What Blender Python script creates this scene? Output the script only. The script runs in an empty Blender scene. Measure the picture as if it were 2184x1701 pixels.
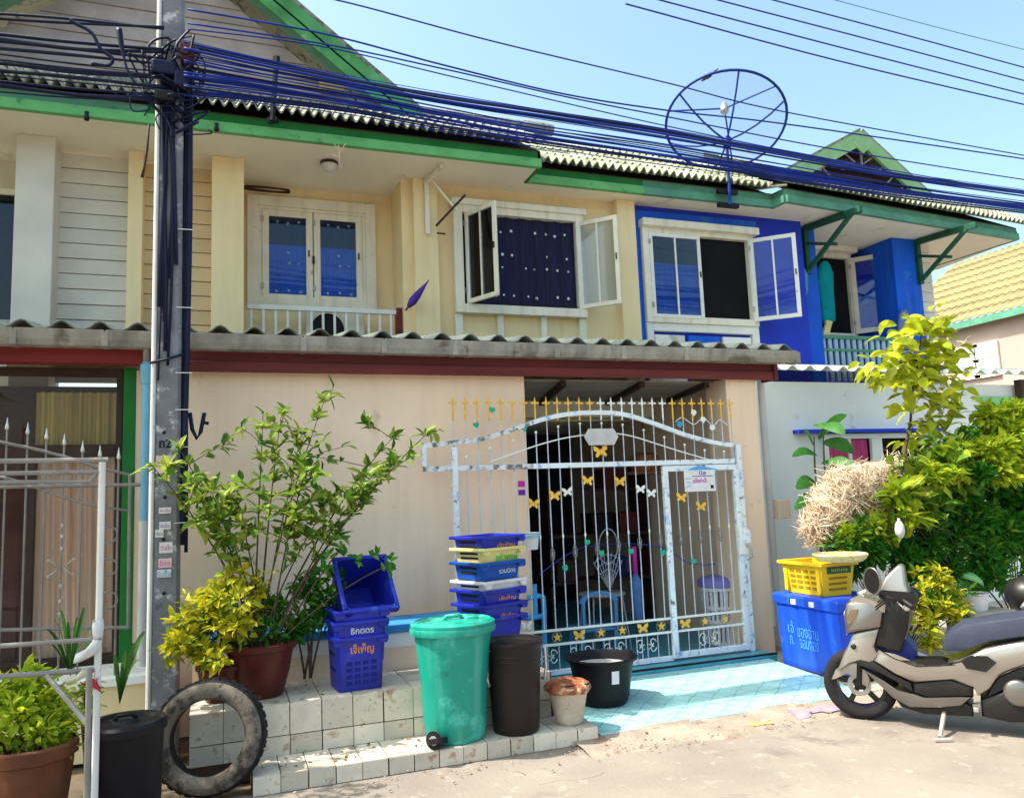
import bpy, math, random
from mathutils import Vector, Matrix
V = Vector
rad = math.radians
random.seed(7)
scene = bpy.context.scene
COL = scene.collection

# ------------------------------------------------------------------ camera
IMW, IMH, FPX = 2184.0, 1701.0, 1703.0        # reading scale of the photograph
YAW, PITCH, ROLL = rad(20.27), rad(6.83), rad(2.268)
CAM = V((0, 0, 1.6))
_f = V((math.sin(YAW)*math.cos(PITCH), math.cos(YAW)*math.cos(PITCH), math.sin(PITCH)))
_r0 = V((math.cos(YAW), -math.sin(YAW), 0)); _u0 = _r0.cross(_f)
_r = _r0*math.cos(ROLL) - _u0*math.sin(ROLL); _u = _u0*math.cos(ROLL) + _r0*math.sin(ROLL)
cam_d = bpy.data.cameras.new('camera'); cam = bpy.data.objects.new('camera', cam_d); COL.objects.link(cam)
cam.matrix_world = Matrix(((_r.x, _u.x, -_f.x, CAM.x), (_r.y, _u.y, -_f.y, CAM.y), (_r.z, _u.z, -_f.z, CAM.z), (0, 0, 0, 1)))
cam_d.sensor_width = 36; cam_d.lens = FPX/IMW*36; cam_d.clip_start = .05; cam_d.clip_end = 1500
scene.camera = cam

# ------------------------------------------------------------------ sky, sun, exposure
LIGHT = V((.66, -.09, -1)).normalized()           # the way the sunlight travels: from the left, a little from behind the houses
world = bpy.data.worlds.new('World'); scene.world = world; world.use_nodes = True
nt = world.node_tree; bgn = nt.nodes['Background']
sky = nt.nodes.new('ShaderNodeTexSky'); sky.sky_type = 'NISHITA'; sky.sun_disc = False
sky.sun_elevation = math.asin(-LIGHT.z); sky.sun_rotation = math.atan2(-LIGHT.x, -LIGHT.y)
sky.air_density = 1.0; sky.dust_density = 4.0; sky.ozone_density = .4; sky.altitude = 0
tn = nt.nodes.new('ShaderNodeMix'); tn.data_type = 'RGBA'; tn.blend_type = 'MULTIPLY'; tn.inputs['Factor'].default_value = 1; tn.inputs['B'].default_value = (.92, 1.05, .92, 1)
nt.links.new(sky.outputs[0], tn.inputs['A']); nt.links.new(tn.outputs['Result'], bgn.inputs[0]); bgn.inputs[1].default_value = 0.132
sl = bpy.data.lights.new('sun', 'SUN'); sl.energy = 2.75; sl.angle = rad(.55); sl.color = (1, .95, .86)
so = bpy.data.objects.new('sun', sl); COL.objects.link(so)
so.rotation_euler = LIGHT.to_track_quat('-Z', 'Y').to_euler(); so.location = (-6, 8, 14)
vs = scene.view_settings; vs.view_transform = 'Standard'; vs.look = 'None'; vs.gamma = 1; vs.use_curve_mapping = False
vs.exposure = 1.58

# ------------------------------------------------------------------ reading points off known planes
def ray(x, y): return _f*FPX + _r*(x-IMW/2) - _u*(y-IMH/2)
def P(x, y, Y):
    d = ray(x, y); return CAM + d*((Y-CAM.y)/d.y)
def PX(x, y, X):
    d = ray(x, y); return CAM + d*((X-CAM.x)/d.x)
def PZ(x, y, Z):
    d = ray(x, y); return CAM + d*((Z-CAM.z)/d.z)

# ------------------------------------------------------------------ mesh builder
class MB:
    def __init__(s): s.v = []; s.f = []
    def add(s, vs, fs):
        b = len(s.v); s.v += [tuple(p) for p in vs]; s.f += [tuple(i+b for i in f) for f in fs]; return s
    def box(s, x0, x1, y0, y1, z0, z1):
        return s.obox(V((x0, y0, z0)), V((x1-x0, 0, 0)), V((0, y1-y0, 0)), V((0, 0, z1-z0)))
    def obox(s, o, a, b, c):
        o = V(o); a = V(a); b = V(b); c = V(c)
        p = [o, o+a, o+a+b, o+b, o+c, o+a+c, o+a+b+c, o+b+c]
        f = [(3, 2, 1, 0), (4, 5, 6, 7), (0, 1, 5, 4), (1, 2, 6, 5), (2, 3, 7, 6), (3, 0, 4, 7)]
        if a.cross(b).dot(c) < 0: f = [tuple(reversed(q)) for q in f]
        return s.add(p, f)
    def bar(s, p, q, w, h, up=(0, 0, 1)):
        p = V(p); q = V(q); d = (q-p); n = d.normalized(); sd = n.cross(V(up))
        if sd.length < 1e-4: sd = n.cross(V((0, 1, 0)))
        sd.normalize(); u = sd.cross(n)
        return s.obox(p - sd*w/2 - u*h/2, d, sd*w, u*h)
    def tube(s, pts, r, n=8, cap=True, closed=False):
        pts = [V(p) for p in pts]; k = len(pts); b = len(s.v)
        rr = r if isinstance(r, (list, tuple)) else [r]*k
        t0 = (pts[1]-pts[0]).normalized(); a = t0.orthogonal().normalized()
        for i, p in enumerate(pts):
            if closed: t = (pts[(i+1) % k]-pts[i-1])
            else: t = pts[min(i+1, k-1)]-pts[max(i-1, 0)]
            if t.length < 1e-9: t = t0
            t.normalize(); a = a - t*a.dot(t)
            if a.length < 1e-6: a = t.orthogonal()
            a.normalize(); c = t.cross(a)
            for j in range(n):
                g = 2*math.pi*j/n; s.v.append(tuple(p + (a*math.cos(g)+c*math.sin(g))*rr[i]))
        for i in range(k if closed else k-1):
            i2 = (i+1) % k
            for j in range(n):
                j2 = (j+1) % n; s.f.append((b+i*n+j, b+i*n+j2, b+i2*n+j2, b+i2*n+j))
        if cap and not closed:
            s.f.append(tuple(b+j for j in reversed(range(n)))); s.f.append(tuple(b+(k-1)*n+j for j in range(n)))
        return s
    def lathe(s, prof, c=(0, 0, 0), n=24, sx=1, sy=1, wave=0, wn=8, m=None, cap=False):
        c = V(c); b = len(s.v)
        for i, (r, z) in enumerate(prof):
            for j in range(n):
                g = 2*math.pi*j/n; w = 1 + wave*math.cos(wn*g)*(1 if i > len(prof)*.35 else 0)
                p = V((r*w*math.cos(g)*sx, r*w*math.sin(g)*sy, z))
                if m is not None: p = m @ p
                s.v.append(tuple(c+p))
        for i in range(len(prof)-1):
            for j in range(n):
                j2 = (j+1) % n; s.f.append((b+i*n+j, b+i*n+j2, b+(i+1)*n+j2, b+(i+1)*n+j))
        if cap and prof[0][0] > 1e-5: s.f.append(tuple(b+j for j in reversed(range(n))))
        if cap and prof[-1][0] > 1e-5: s.f.append(tuple(b+(len(prof)-1)*n+j for j in range(n)))
        return s
    def prism(s, pts, ext):
        pts = [V(p) for p in pts]; e = V(ext); k = len(pts); nrm = V((0, 0, 0))
        for i in range(k): nrm += (pts[i]-pts[0]).cross(pts[(i+1) % k]-pts[0])
        if nrm.dot(e) > 0: pts.reverse()
        f = [tuple(range(k)), tuple(2*k-1-i for i in range(k))] + [(i, i+k, (i+1) % k + k, (i+1) % k) for i in range(k)]
        f = [f[0], f[1]] + [tuple(reversed(q)) for q in f[2:]]
        return s.add(pts + [p+e for p in pts], [tuple(q) for q in f])
    def grid(s, fn, nu, nv):
        b = len(s.v)
        for i in range(nu+1):
            for j in range(nv+1): s.v.append(tuple(fn(i/nu, j/nv)))
        for i in range(nu):
            for j in range(nv):
                a = b+i*(nv+1)+j; s.f.append((a, a+nv+1, a+nv+2, a+1))
        return s
    def quad(s, a, b, c, d): return s.add([a, b, c, d], [(0, 1, 2, 3)])
    def loft(s, rings, cap=True):
        b = len(s.v); n = len(rings[0])
        for rg in rings: s.v += [tuple(p) for p in rg]
        for i in range(len(rings)-1):
            for j in range(n):
                j2 = (j+1) % n; s.f.append((b+i*n+j, b+i*n+j2, b+(i+1)*n+j2, b+(i+1)*n+j))
        if cap: s.f.append(tuple(b+j for j in reversed(range(n)))); s.f.append(tuple(b+(len(rings)-1)*n+j for j in range(n)))
        return s
    def ball(s, c, r, nu=8, nv=6, sc=(1, 1, 1), m=None):
        prof = [(max(1e-6, r*math.sin(math.pi*i/nv)), -r*math.cos(math.pi*i/nv)) for i in range(nv+1)]
        M = Matrix.Diagonal(V(sc)); M = (m @ M) if m is not None else M
        return s.lathe(prof, c, nu, m=M)
    def leaf(s, p, d, n, L, w, fold=.25, curl=.15):
        d = V(d).normalized(); sd = d.cross(V(n))
        if sd.length < 1e-4: sd = d.orthogonal()
        sd.normalize(); up = sd.cross(d); p = V(p)
        m1 = p+d*L*.3+up*L*.05; m2 = p+d*L*.68-up*L*curl*.3; t = p+d*L-up*L*curl
        e = up*w*fold; a = sd*w*.46; b = sd*w*.42
        return s.add([p, m1+a+e, m2+b+e, t, m2-b+e, m1-a+e, m1, m2], [(0, 6, 1), (1, 6, 7, 2), (2, 7, 3), (0, 5, 6), (5, 4, 7, 6), (4, 3, 7)])

WP = {}
def link(o, parent=None):
    COL.objects.link(o)
    if parent is not None:
        o.parent = parent; wp = WP.get(parent.name)
        if wp is not None: o.matrix_parent_inverse = Matrix.Translation(-wp); WP[o.name] = V((0, 0, 0))
    return o
def tag(o, label=None, cat=None, group=None, kind=None):
    if label: o['label'] = label
    if cat: o['category'] = cat
    if group: o['group'] = group
    if kind: o['kind'] = kind
    return o
def thing(name, label, cat, loc=(0, 0, 0), group=None, local=False, rz=0):
    o = bpy.data.objects.new(name, None); o.empty_display_size = .1; COL.objects.link(o); o.location = loc
    o.rotation_euler = (0, 0, rz)
    if not local: WP[o.name] = V(loc)
    return tag(o, label, cat, group)
def mesh(name, mb, m, smooth=False):
    me = bpy.data.meshes.new(name); me.from_pydata(mb.v, [], mb.f); me.materials.append(m)
    if smooth:
        me.shade_smooth()
        if smooth is not True: me.set_sharp_from_angle(angle=rad(smooth))
    me.update(); return me
def part(name, mb, m, parent=None, bevel=0, smooth=False, label=None, kind=None, solid=0):
    me = mb if isinstance(mb, bpy.types.Mesh) else mesh(name, mb, m, smooth)
    o = link(bpy.data.objects.new(name, me), parent)
    if solid:
        md = o.modifiers.new('thick', 'SOLIDIFY'); md.thickness = solid; md.offset = 0
    if bevel:
        md = o.modifiers.new('edge', 'BEVEL'); md.width = bevel; md.segments = 2; md.limit_method = 'ANGLE'; md.angle_limit = rad(40)
    if label: o['label'] = label
    if kind: o['kind'] = kind
    return o
def solo(name, mb, m, label, cat, group=None, bevel=0, smooth=False, kind=None, solid=0):
    return tag(part(name, mb, m, None, bevel, smooth, None, None, solid), label, cat, group, kind)
def struct(name, mb, m, bevel=0, smooth=False): return tag(part(name, mb, m, None, bevel, smooth), kind='structure')
def copy_tree(o, parent=None):
    c = o.copy(); COL.objects.link(c); c.parent = parent
    for ch in list(o.children): copy_tree(ch, c)
    return c

# ------------------------------------------------------------------ materials
def mat(name, c, rough=.6, var=.12, scale=6, bump=.08, bscale=60, metal=0, dirt=None, rand=0, spec=.22, stretch=None, island=None, transl=0, coat=0, alpha=None, streak=None):
    m = bpy.data.materials.new(name); m.use_nodes = True; t = m.node_tree; N = t.nodes; L = t.links
    b = N['Principled BSDF']; b.inputs['Roughness'].default_value = rough; b.inputs['Metallic'].default_value = metal
    b.inputs['Specular IOR Level'].default_value = spec
    if coat: b.inputs['Coat Weight'].default_value = coat; b.inputs['Coat Roughness'].default_value = .15
    g = N.new('ShaderNodeNewGeometry'); vec = g.outputs['Position']
    if stretch:
        mp = N.new('ShaderNodeVectorMath'); mp.operation = 'MULTIPLY'; mp.inputs[1].default_value = stretch
        L.new(vec, mp.inputs[0]); vec = mp.outputs[0]
    nz = N.new('ShaderNodeTexNoise'); nz.inputs['Scale'].default_value = scale; nz.inputs['Detail'].default_value = 6; L.new(vec, nz.inputs['Vector'])
    rp = N.new('ShaderNodeValToRGB'); L.new(nz.outputs['Fac'], rp.inputs[0])
    rp.color_ramp.elements[0].position = .3; rp.color_ramp.elements[1].position = .7
    lo = [max(0, x*(1-var)) for x in c[:3]]; hi = [min(1, x*(1+var)) for x in c[:3]]
    rp.color_ramp.elements[0].color = (*lo, 1); rp.color_ramp.elements[1].color = (*hi, 1)
    out = rp.outputs[0]
    def mix(fac, a, col, typ='MIX'):
        x = N.new('ShaderNodeMix'); x.data_type = 'RGBA'; x.blend_type = typ
        if isinstance(fac, (int, float)): x.inputs['Factor'].default_value = fac
        else: L.new(fac, x.inputs['Factor'])
        L.new(a, x.inputs['A'])
        if isinstance(col, tuple): x.inputs['B'].default_value = (*col[:3], 1)
        else: L.new(col, x.inputs['B'])
        return x.outputs['Result']
    if island:                                   # colours spread over loose pieces (leaves, straws)
        ir = N.new('ShaderNodeValToRGB'); L.new(g.outputs['Random Per Island'], ir.inputs[0]); e = ir.color_ramp.elements
        for i, cc in enumerate(island):
            p = i/(len(island)-1)
            if i == 0: el = e[0]
            elif i == len(island)-1: el = e[-1]
            else: el = e.new(p)
            el.position = p; el.color = (*cc, 1)
        out = mix(.75, out, ir.outputs[0])
    if dirt:
        for (dc, amt, ds) in (dirt if isinstance(dirt, list) else [dirt]):
            n2 = N.new('ShaderNodeTexNoise'); n2.inputs['Scale'].default_value = ds; n2.inputs['Detail'].default_value = 8; n2.inputs['Roughness'].default_value = .65
            L.new(vec, n2.inputs['Vector'])
            r2 = N.new('ShaderNodeValToRGB'); L.new(n2.outputs['Fac'], r2.inputs[0])
            r2.color_ramp.elements[0].position = .68-amt*.4; r2.color_ramp.elements[1].position = .74-amt*.3
            r2.color_ramp.elements[0].color = (0, 0, 0, 1); r2.color_ramp.elements[1].color = (.85, .85, .85, 1)
            out = mix(r2.outputs[0], out, dc)
    if streak:
        sv = N.new('ShaderNodeVectorMath'); sv.operation = 'MULTIPLY'; sv.inputs[1].default_value = (7, 7, .55); L.new(g.outputs['Position'], sv.inputs[0])
        n4 = N.new('ShaderNodeTexNoise'); n4.inputs['Scale'].default_value = 1.6; n4.inputs['Detail'].default_value = 7; L.new(sv.outputs[0], n4.inputs['Vector'])
        r4 = N.new('ShaderNodeValToRGB'); L.new(n4.outputs['Fac'], r4.inputs[0]); r4.color_ramp.elements[0].position = .5; r4.color_ramp.elements[1].position = .82
        r4.color_ramp.elements[0].color = (0, 0, 0, 1); r4.color_ramp.elements[1].color = (streak[1],)*3+(1,)
        out = mix(r4.outputs[0], out, streak[0])
    if rand:
        oi = N.new('ShaderNodeObjectInfo'); mr = N.new('ShaderNodeMapRange'); L.new(oi.outputs['Random'], mr.inputs[0])
        mr.inputs[3].default_value = 1-rand; mr.inputs[4].default_value = 1+rand*.4
        cb = N.new('ShaderNodeCombineColor')
        for i in range(3): L.new(mr.outputs[0], cb.inputs[i])
        out = mix(1.0, out, cb.outputs[0], 'MULTIPLY')
    L.new(out, b.inputs['Base Color'])
    if bump:
        n3 = N.new('ShaderNodeTexNoise'); n3.inputs['Scale'].default_value = bscale; n3.inputs['Detail'].default_value = 5; L.new(vec, n3.inputs['Vector'])
        bp = N.new('ShaderNodeBump'); bp.inputs['Strength'].default_value = min(1, bump*3); bp.inputs['Distance'].default_value = .01
        L.new(n3.outputs['Fac'], bp.inputs['Height']); L.new(bp.outputs[0], b.inputs['Normal'])
    sh = b.outputs[0]; om = N['Material Output']
    if transl:
        tr = N.new('ShaderNodeBsdfTranslucent'); L.new(out, tr.inputs[0]); mx = N.new('ShaderNodeMixShader'); mx.inputs[0].default_value = transl
        L.new(sh, mx.inputs[1]); L.new(tr.outputs[0], mx.inputs[2]); sh = mx.outputs[0]
    if alpha is not None:
        tp = N.new('ShaderNodeBsdfTransparent'); mx = N.new('ShaderNodeMixShader'); mx.inputs[0].default_value = alpha
        L.new(tp.outputs[0], mx.inputs[1]); L.new(sh, mx.inputs[2]); sh = mx.outputs[0]
    L.new(sh, om.inputs[0]); return m

def pane_mat(name, tint, see=.5, ior=1.5):
    m = bpy.data.materials.new(name); m.use_nodes = True; t = m.node_tree; N = t.nodes; L = t.links; N.remove(N['Principled BSDF'])
    gl = N.new('ShaderNodeBsdfGlossy'); gl.inputs[1].default_value = .04; gl.inputs[0].default_value = (.9, .95, 1, 1)
    tr = N.new('ShaderNodeBsdfTransparent'); tr.inputs[0].default_value = (*tint, 1)
    fr = N.new('ShaderNodeFresnel'); fr.inputs[0].default_value = ior
    ad = N.new('ShaderNodeMath'); ad.operation = 'ADD'; ad.use_clamp = True; L.new(fr.outputs[0], ad.inputs[0]); ad.inputs[1].default_value = see
    nz = N.new('ShaderNodeTexNoise'); nz.inputs['Scale'].default_value = 3
    mx = N.new('ShaderNodeMixShader'); L.new(ad.outputs[0], mx.inputs[0]); L.new(tr.outputs[0], mx.inputs[1]); L.new(gl.outputs[0], mx.inputs[2])
    L.new(mx.outputs[0], N['Material Output'].inputs[0]); return m

M = {}
M['concrete'] = mat('road_concrete', (.245, .205, .175), .85, .14, 1.6, .14, 45, dirt=[((.17, .135, .12), .26, 1.3), ((.32, .28, .24), .25, 7), ((.15, .12, .10), .1, 22)])
def add_cracks(m, sc, width, col):
    t = m.node_tree; N = t.nodes; L = t.links; b = N['Principled BSDF']; src = b.inputs['Base Color'].links[0].from_socket
    g = N.new('ShaderNodeNewGeometry'); nz = N.new('ShaderNodeTexNoise'); nz.inputs['Scale'].default_value = 2.5; nz.inputs['Detail'].default_value = 6; L.new(g.outputs['Position'], nz.inputs['Vector'])
    ma = N.new('ShaderNodeVectorMath'); ma.operation = 'MULTIPLY_ADD'; L.new(nz.outputs['Color'], ma.inputs[0]); ma.inputs[1].default_value = (.5, .5, .5); L.new(g.outputs['Position'], ma.inputs[2])
    vo = N.new('ShaderNodeTexVoronoi'); vo.feature = 'DISTANCE_TO_EDGE'; vo.inputs['Scale'].default_value = sc; L.new(ma.outputs[0], vo.inputs['Vector'])
    lt = N.new('ShaderNodeMath'); lt.operation = 'LESS_THAN'; lt.inputs[1].default_value = width; L.new(vo.outputs['Distance'], lt.inputs[0])
    n2 = N.new('ShaderNodeTexNoise'); n2.inputs['Scale'].default_value = .9; L.new(g.outputs['Position'], n2.inputs['Vector'])
    gt = N.new('ShaderNodeMath'); gt.operation = 'GREATER_THAN'; gt.inputs[1].default_value = .56; L.new(n2.outputs['Fac'], gt.inputs[0])
    mu = N.new('ShaderNodeMath'); mu.operation = 'MULTIPLY'; L.new(lt.outputs[0], mu.inputs[0]); L.new(gt.outputs[0], mu.inputs[1])
    mx = N.new('ShaderNodeMix'); mx.data_type = 'RGBA'; L.new(mu.outputs[0], mx.inputs['Factor']); L.new(src, mx.inputs['A']); mx.inputs['B'].default_value = (*col, 1)
    L.new(mx.outputs['Result'], b.inputs['Base Color'])
add_cracks(M['concrete'], .6, .0028, (.15, .12, .10))
M['slab'] = mat('slab_concrete', (.36, .33, .29), .85, .2, 3, .15, 40, dirt=((.2, .14, .1), .35, 3))
M['kerb'] = mat('kerb_concrete', (.30, .24, .19), .9, .2, 6, .3, 30, dirt=[((.2, .11, .075), .28, 5), ((.36, .31, .26), .25, 7)])
M['earth'] = mat('earth', (.12, .09, .06), .95, .3, 5, .3, 20)
M['tile'] = mat('white_tile', (.66, .575, .48), .35, .1, 9, .02, 30, dirt=[((.40, .24, .15), .26, 9), ((.25, .13, .08), .12, 4), ((.4, .3, .22), .2, 30)], rand=.28)
M['grout'] = mat('grout', (.10, .05, .032), .9, .3, 8)
M['peach'] = mat('peach_wall', (.92, .665, .49), .8, .06, 1.2, .06, 70, dirt=((.68, .48, .35), .12, 2), streak=((.5, .34, .24), .22))
M['cream'] = mat('cream_wall', (.89, .70, .41), .8, .06, 1.5, .05, 60, streak=((.42, .28, .14), .2))
M['creamw'] = mat('cream_frame_paint', (.84, .77, .64), .55, .07, 5, .03, 50, dirt=((.45, .33, .2), .1, 8), streak=((.4, .3, .2), .45))
M['soffit'] = mat('soffit_board', (.88, .80, .66), .8, .06, 1.2, .03, dirt=((.6, .47, .32), .14, 1.5))
M['plank'] = mat('pale_siding', (.74, .68, .61), .7, .08, 3, .05, 40, rand=.08)
M['plankc'] = mat('cream_siding', (.80, .60, .36), .7, .08, 3, .05, 40, rand=.08)
M['gap'] = mat('shadow_gap', (.06, .04, .03), .9)
M['white'] = mat('white_paint', (.8, .78, .74), .5, .06, 5, .03, 60, dirt=((.35, .28, .2), .05, 12))
M['peel'] = mat('peeling_white_paint', (.76, .79, .84), .5, .05, 6, .06, 40, dirt=[((.15, .34, .66), .30, 9), ((.06, .05, .07), .26, 17)])
M['bars'] = mat('worn_white_bar_paint', (.52, .54, .62), .5, .12, 9, .04, 40, dirt=((.25, .2, .2), .14, 20))
M['rust'] = mat('rusty_white_paint', (.72, .72, .74), .6, .1, 8, .1, 40, dirt=((.07, .05, .05), .5, 9))
M['gold'] = mat('gold_paint', (.82, .46, .07), .45, .15, 20, .02)
M['steel'] = mat('grey_steel', (.42, .38, .35), .45, .15, 12, .04, metal=.3)
M['greyw'] = mat('grey_white_steel', (.24, .215, .205), .5, .15, 10, .03, metal=.1, dirt=((.2, .13, .09), .12, 16))
M['maroon'] = mat('maroon_beam_paint', (.115, .022, .022), .6, .25, 3, .06, 30, stretch=(.3, 1, 3))
M['redbeam2'] = mat('dull_red_board_paint', (.15, .028, .026), .6, .25, 3, .06, 30, stretch=(.3, 1, 3))
M['redbeam'] = mat('red_beam_paint', (.22, .024, .024), .55, .2, 3, .05, 30, stretch=(.3, 1, 3))
M['gutter'] = mat('fibre_cement_gutter', (.32, .29, .25), .8, .25, 5, .1, 40, dirt=((.12, .09, .07), .25, 3), streak=((.08, .06, .05), .7))
M['corr'] = mat('corrugated_sheet', (.13, .15, .135), .7, .25, 5, .1, 40, dirt=((.07, .08, .06), .35, 4))
M['corrw'] = mat('pale_corrugated_sheet', (.68, .7, .62), .6, .15, 5, .06, 40, dirt=((.15, .2, .15), .15, 4))
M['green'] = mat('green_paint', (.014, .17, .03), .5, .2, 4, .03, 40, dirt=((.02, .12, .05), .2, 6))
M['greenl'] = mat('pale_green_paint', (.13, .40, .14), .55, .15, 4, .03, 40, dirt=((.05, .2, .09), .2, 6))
M['greent'] = mat('faded_teal_green_paint', (.10, .28, .19), .55, .18, 4, .03, 40, dirt=((.05, .16, .12), .2, 6))
M['dgreen'] = mat('dark_green_paint', (.015, .09, .05), .5, .2, 8)
M['rooft'] = mat('cream_roof_tile', (.33, .34, .25), .8, .25, 6, .1, 30, dirt=[((.07, .09, .05), .34, 6), ((.2, .26, .16), .2, 3)], rand=.4)
M['roofw'] = mat('weathered_roof_tile', (.36, .37, .31), .8, .25, 6, .1, 30, dirt=((.05, .05, .045), .42, 6), rand=.45)
M['gablew'] = mat('weathered_gable_board', (.42, .34, .33), .85, .2, 3, .08, 30, rand=.1)
M['blue'] = mat('blue_wall_paint', (.006, .10, .66), .6, .18, 2, .05, 50, dirt=((.03, .17, .6), .2, 2.5), streak=((.05, .2, .5), .5))
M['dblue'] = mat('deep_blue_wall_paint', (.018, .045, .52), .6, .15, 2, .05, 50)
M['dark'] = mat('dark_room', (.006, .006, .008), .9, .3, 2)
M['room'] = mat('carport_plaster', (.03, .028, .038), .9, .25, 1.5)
M['brown'] = mat('dark_brown_wood', (.055, .03, .022), .6, .25, 6, .06, 40)
M['wood'] = mat('grey_ceiling_board', (.36, .3, .25), .75, .25, 4, .08, 30, stretch=(.3, 3, 3), rand=.2)
M['glassb'] = pane_mat('window_glass', (.80, .86, .95), .0, 1.38)
M['glassd'] = pane_mat('tinted_glass', (.97, .95, .93), .0, 1.25)
M['curtb'] = mat('blue_curtain_with_sky', (.03, .14, .6), .8, .12, 4, .02, dirt=((.02, .06, .35), .2, 3), stretch=(6, 6, .6))  # blue raised so the cloth also paints in sky reflected by the panes
M['curtk'] = mat('dark_navy_curtain', (.018, .018, .055), .85, .3, 5, .02, stretch=(8, 8, .5))
M['print'] = mat('pale_print', (.72, .76, .8), .8)
M['curt'] = mat('striped_brown_curtain', (.84, .64, .52), .8, .15, 3, .02, dirt=[((.55, .27, .12), .3, 2.2), ((.34, .07, .05), .14, 2.6)], stretch=(7, 7, .15))
M['curty'] = mat('yellow_curtain', (.45, .34, .12), .8, .25, 3, .02, stretch=(7, 7, .2))
M['pink'] = mat('pink_curtain', (.55, .06, .2), .8, .25, 5, .02, stretch=(5, 5, .7))
M['terra'] = mat('terracotta', (.12, .04, .018), .7, .25, 6, .08, 40, dirt=((.13, .04, .02), .25, 5))
M['terrad'] = mat('dark_glazed_clay', (.085, .016, .012), .35, .3, 6, .05, 30, dirt=((.2, .1, .07), .1, 8))
M['soil'] = mat('soil', (.035, .022, .015), .95, .4, 20, .4, 40)
M['black'] = mat('black_plastic', (.009, .007, .010), .5, .3, 6, .03, 40)
M['brblack'] = mat('brown_black_plastic', (.013, .008, .009), .5, .25, 4, .03, 40, spec=.3)
M['wire'] = mat('black_cable', (.007, .008, .035), .5, .4, 3)
M['wireb'] = mat('blue_black_cable', (.005, .025, .26), .5, .4, 3)
M['teal'] = mat('green_bin_plastic', (.004, .27, .20), .42, .16, 3, .04, 30, dirt=[((.06, .44, .38), .22, 3.2), ((.008, .13, .09), .2, 5), ((.12, .12, .09), .1, 14)], streak=((.16, .5, .44), .55), spec=.4)
M['crb'] = mat('blue_crate_plastic', (.010, .020, .36), .42, .25, 5, .04, 30, rand=.25, spec=.4, dirt=[((.03, .09, .5), .2, 4), ((.05, .05, .12), .14, 11)])
M['crb2'] = mat('bright_blue_plastic', (.008, .07, .36), .42, .2, 5, .03, 30)
M['cry'] = mat('pale_yellow_plastic', (.72, .60, .24), .45, .12, 5, .03, 30)
M['crw'] = mat('white_crate_plastic', (.66, .62, .64), .45, .1, 5, .03, 30, dirt=((.3, .25, .28), .12, 10))
M['yel'] = mat('yellow_crate_plastic', (.78, .48, .02), .45, .12, 5, .03, 30)
M['weave'] = mat('cream_basketry', (.78, .66, .34), .7, .2, 40, .2, 80)
M['cool'] = mat('blue_cooler_plastic', (.008, .065, .62), .4, .12, 3, .03, 25, spec=.4, dirt=((.03, .12, .45), .16, 6), streak=((.06, .16, .55), .4))
M['inkc'] = mat('pale_cyan_marker', (.10, .42, .72), .7)
M['inko'] = mat('orange_print', (.8, .26, .04), .6)
M['inkw'] = mat('worn_white_print', (.6, .58, .62), .7)
M['inkg'] = mat('green_print', (.01, .42, .03), .6)
M['inkdg'] = mat('dark_green_print', (.02, .1, .05), .6)
M['inkk'] = mat('black_ink', (.012, .012, .014), .6)
M['inkp'] = mat('magenta_print', (.62, .03, .36), .6)
M['inkv'] = mat('violet_print', (.16, .02, .4), .6)
M['inkb'] = mat('blue_print', (.03, .32, .62), .6)
M['paper'] = mat('sticker_paper', (.74, .70, .72), .6, .08, 20)
M['pinkp'] = mat('faded_pink_paper', (.75, .5, .52), .6, .1, 20)
M['rubber'] = mat('black_rubber', (.016, .014, .016), .8, .3, 10, .15, 60)
M['dusty'] = mat('dusty_tyre_sidewall', (.17, .135, .108), .9, .25, 5, .2, 40, dirt=[((.32, .26, .2), .3, 7), ((.015, .013, .014), .4, 5), ((.03, .025, .025), .25, 16)])
M['pvcb'] = mat('blue_pvc', (.2, .46, .66), .4, .12, 3, .02)
M['pvcw'] = mat('white_pvc', (.66, .64, .63), .45, .1, 4, .02, dirt=((.35, .3, .28), .12, 9))
M['pole'] = mat('pole_concrete', (.21, .205, .23), .85, .22, 6, .2, 40, dirt=[((.12, .11, .13), .2, 4), ((.62, .6, .63), .3, 9)])
M['cement'] = mat('cement_stained_plastic', (.50, .42, .34), .8, .2, 8, .15, 40, dirt=((.3, .12, .07), .25, 7))
M['rag'] = mat('rust_orange_rag', (.30, .09, .04), .9, .35, 9, .1, 50, dirt=((.65, .45, .3), .35, 8))
M['silver'] = mat('warm_silver_scooter_paint', (.38, .34, .31), .3, .03, 2, .0, metal=.75, coat=.6)
M['silverd'] = mat('dark_silver_scooter_paint', (.22, .20, .19), .3, .05, 2, .0, metal=.8, coat=.6)
M['blkp'] = mat('matt_black_scooter_plastic', (.010, .008, .008), .4, .2, 8, .03, 80, spec=.4)
M['seatm'] = mat('grey_seat_vinyl', (.035, .04, .065), .6, .15, 8, .08, 120)
M['bluef'] = mat('navy_floor_panel', (.012, .02, .14), .45, .2, 6)
M['chrome'] = mat('bright_metal', (.6, .58, .56), .3, .1, 8, 0, metal=.8)
M['bark'] = mat('bark', (.09, .06, .045), .9, .3, 12, .2, 40)
M['barkr'] = mat('reddish_bark', (.14, .07, .05), .9, .3, 12, .2, 40)
M['leaf'] = mat('shrub_leaf', (.10, .15, .02), .5, .2, 8, 0, island=[(.03, .12, .012), (.12, .27, .02), (.34, .44, .05), (.46, .5, .08), (.06, .19, .02)], transl=.42)
M['leafy'] = mat('golden_leaf', (.34, .30, .02), .5, .2, 8, 0, island=[(.12, .26, .015), (.52, .50, .02), (.68, .54, .02), (.26, .38, .02)], transl=.42)
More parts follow.
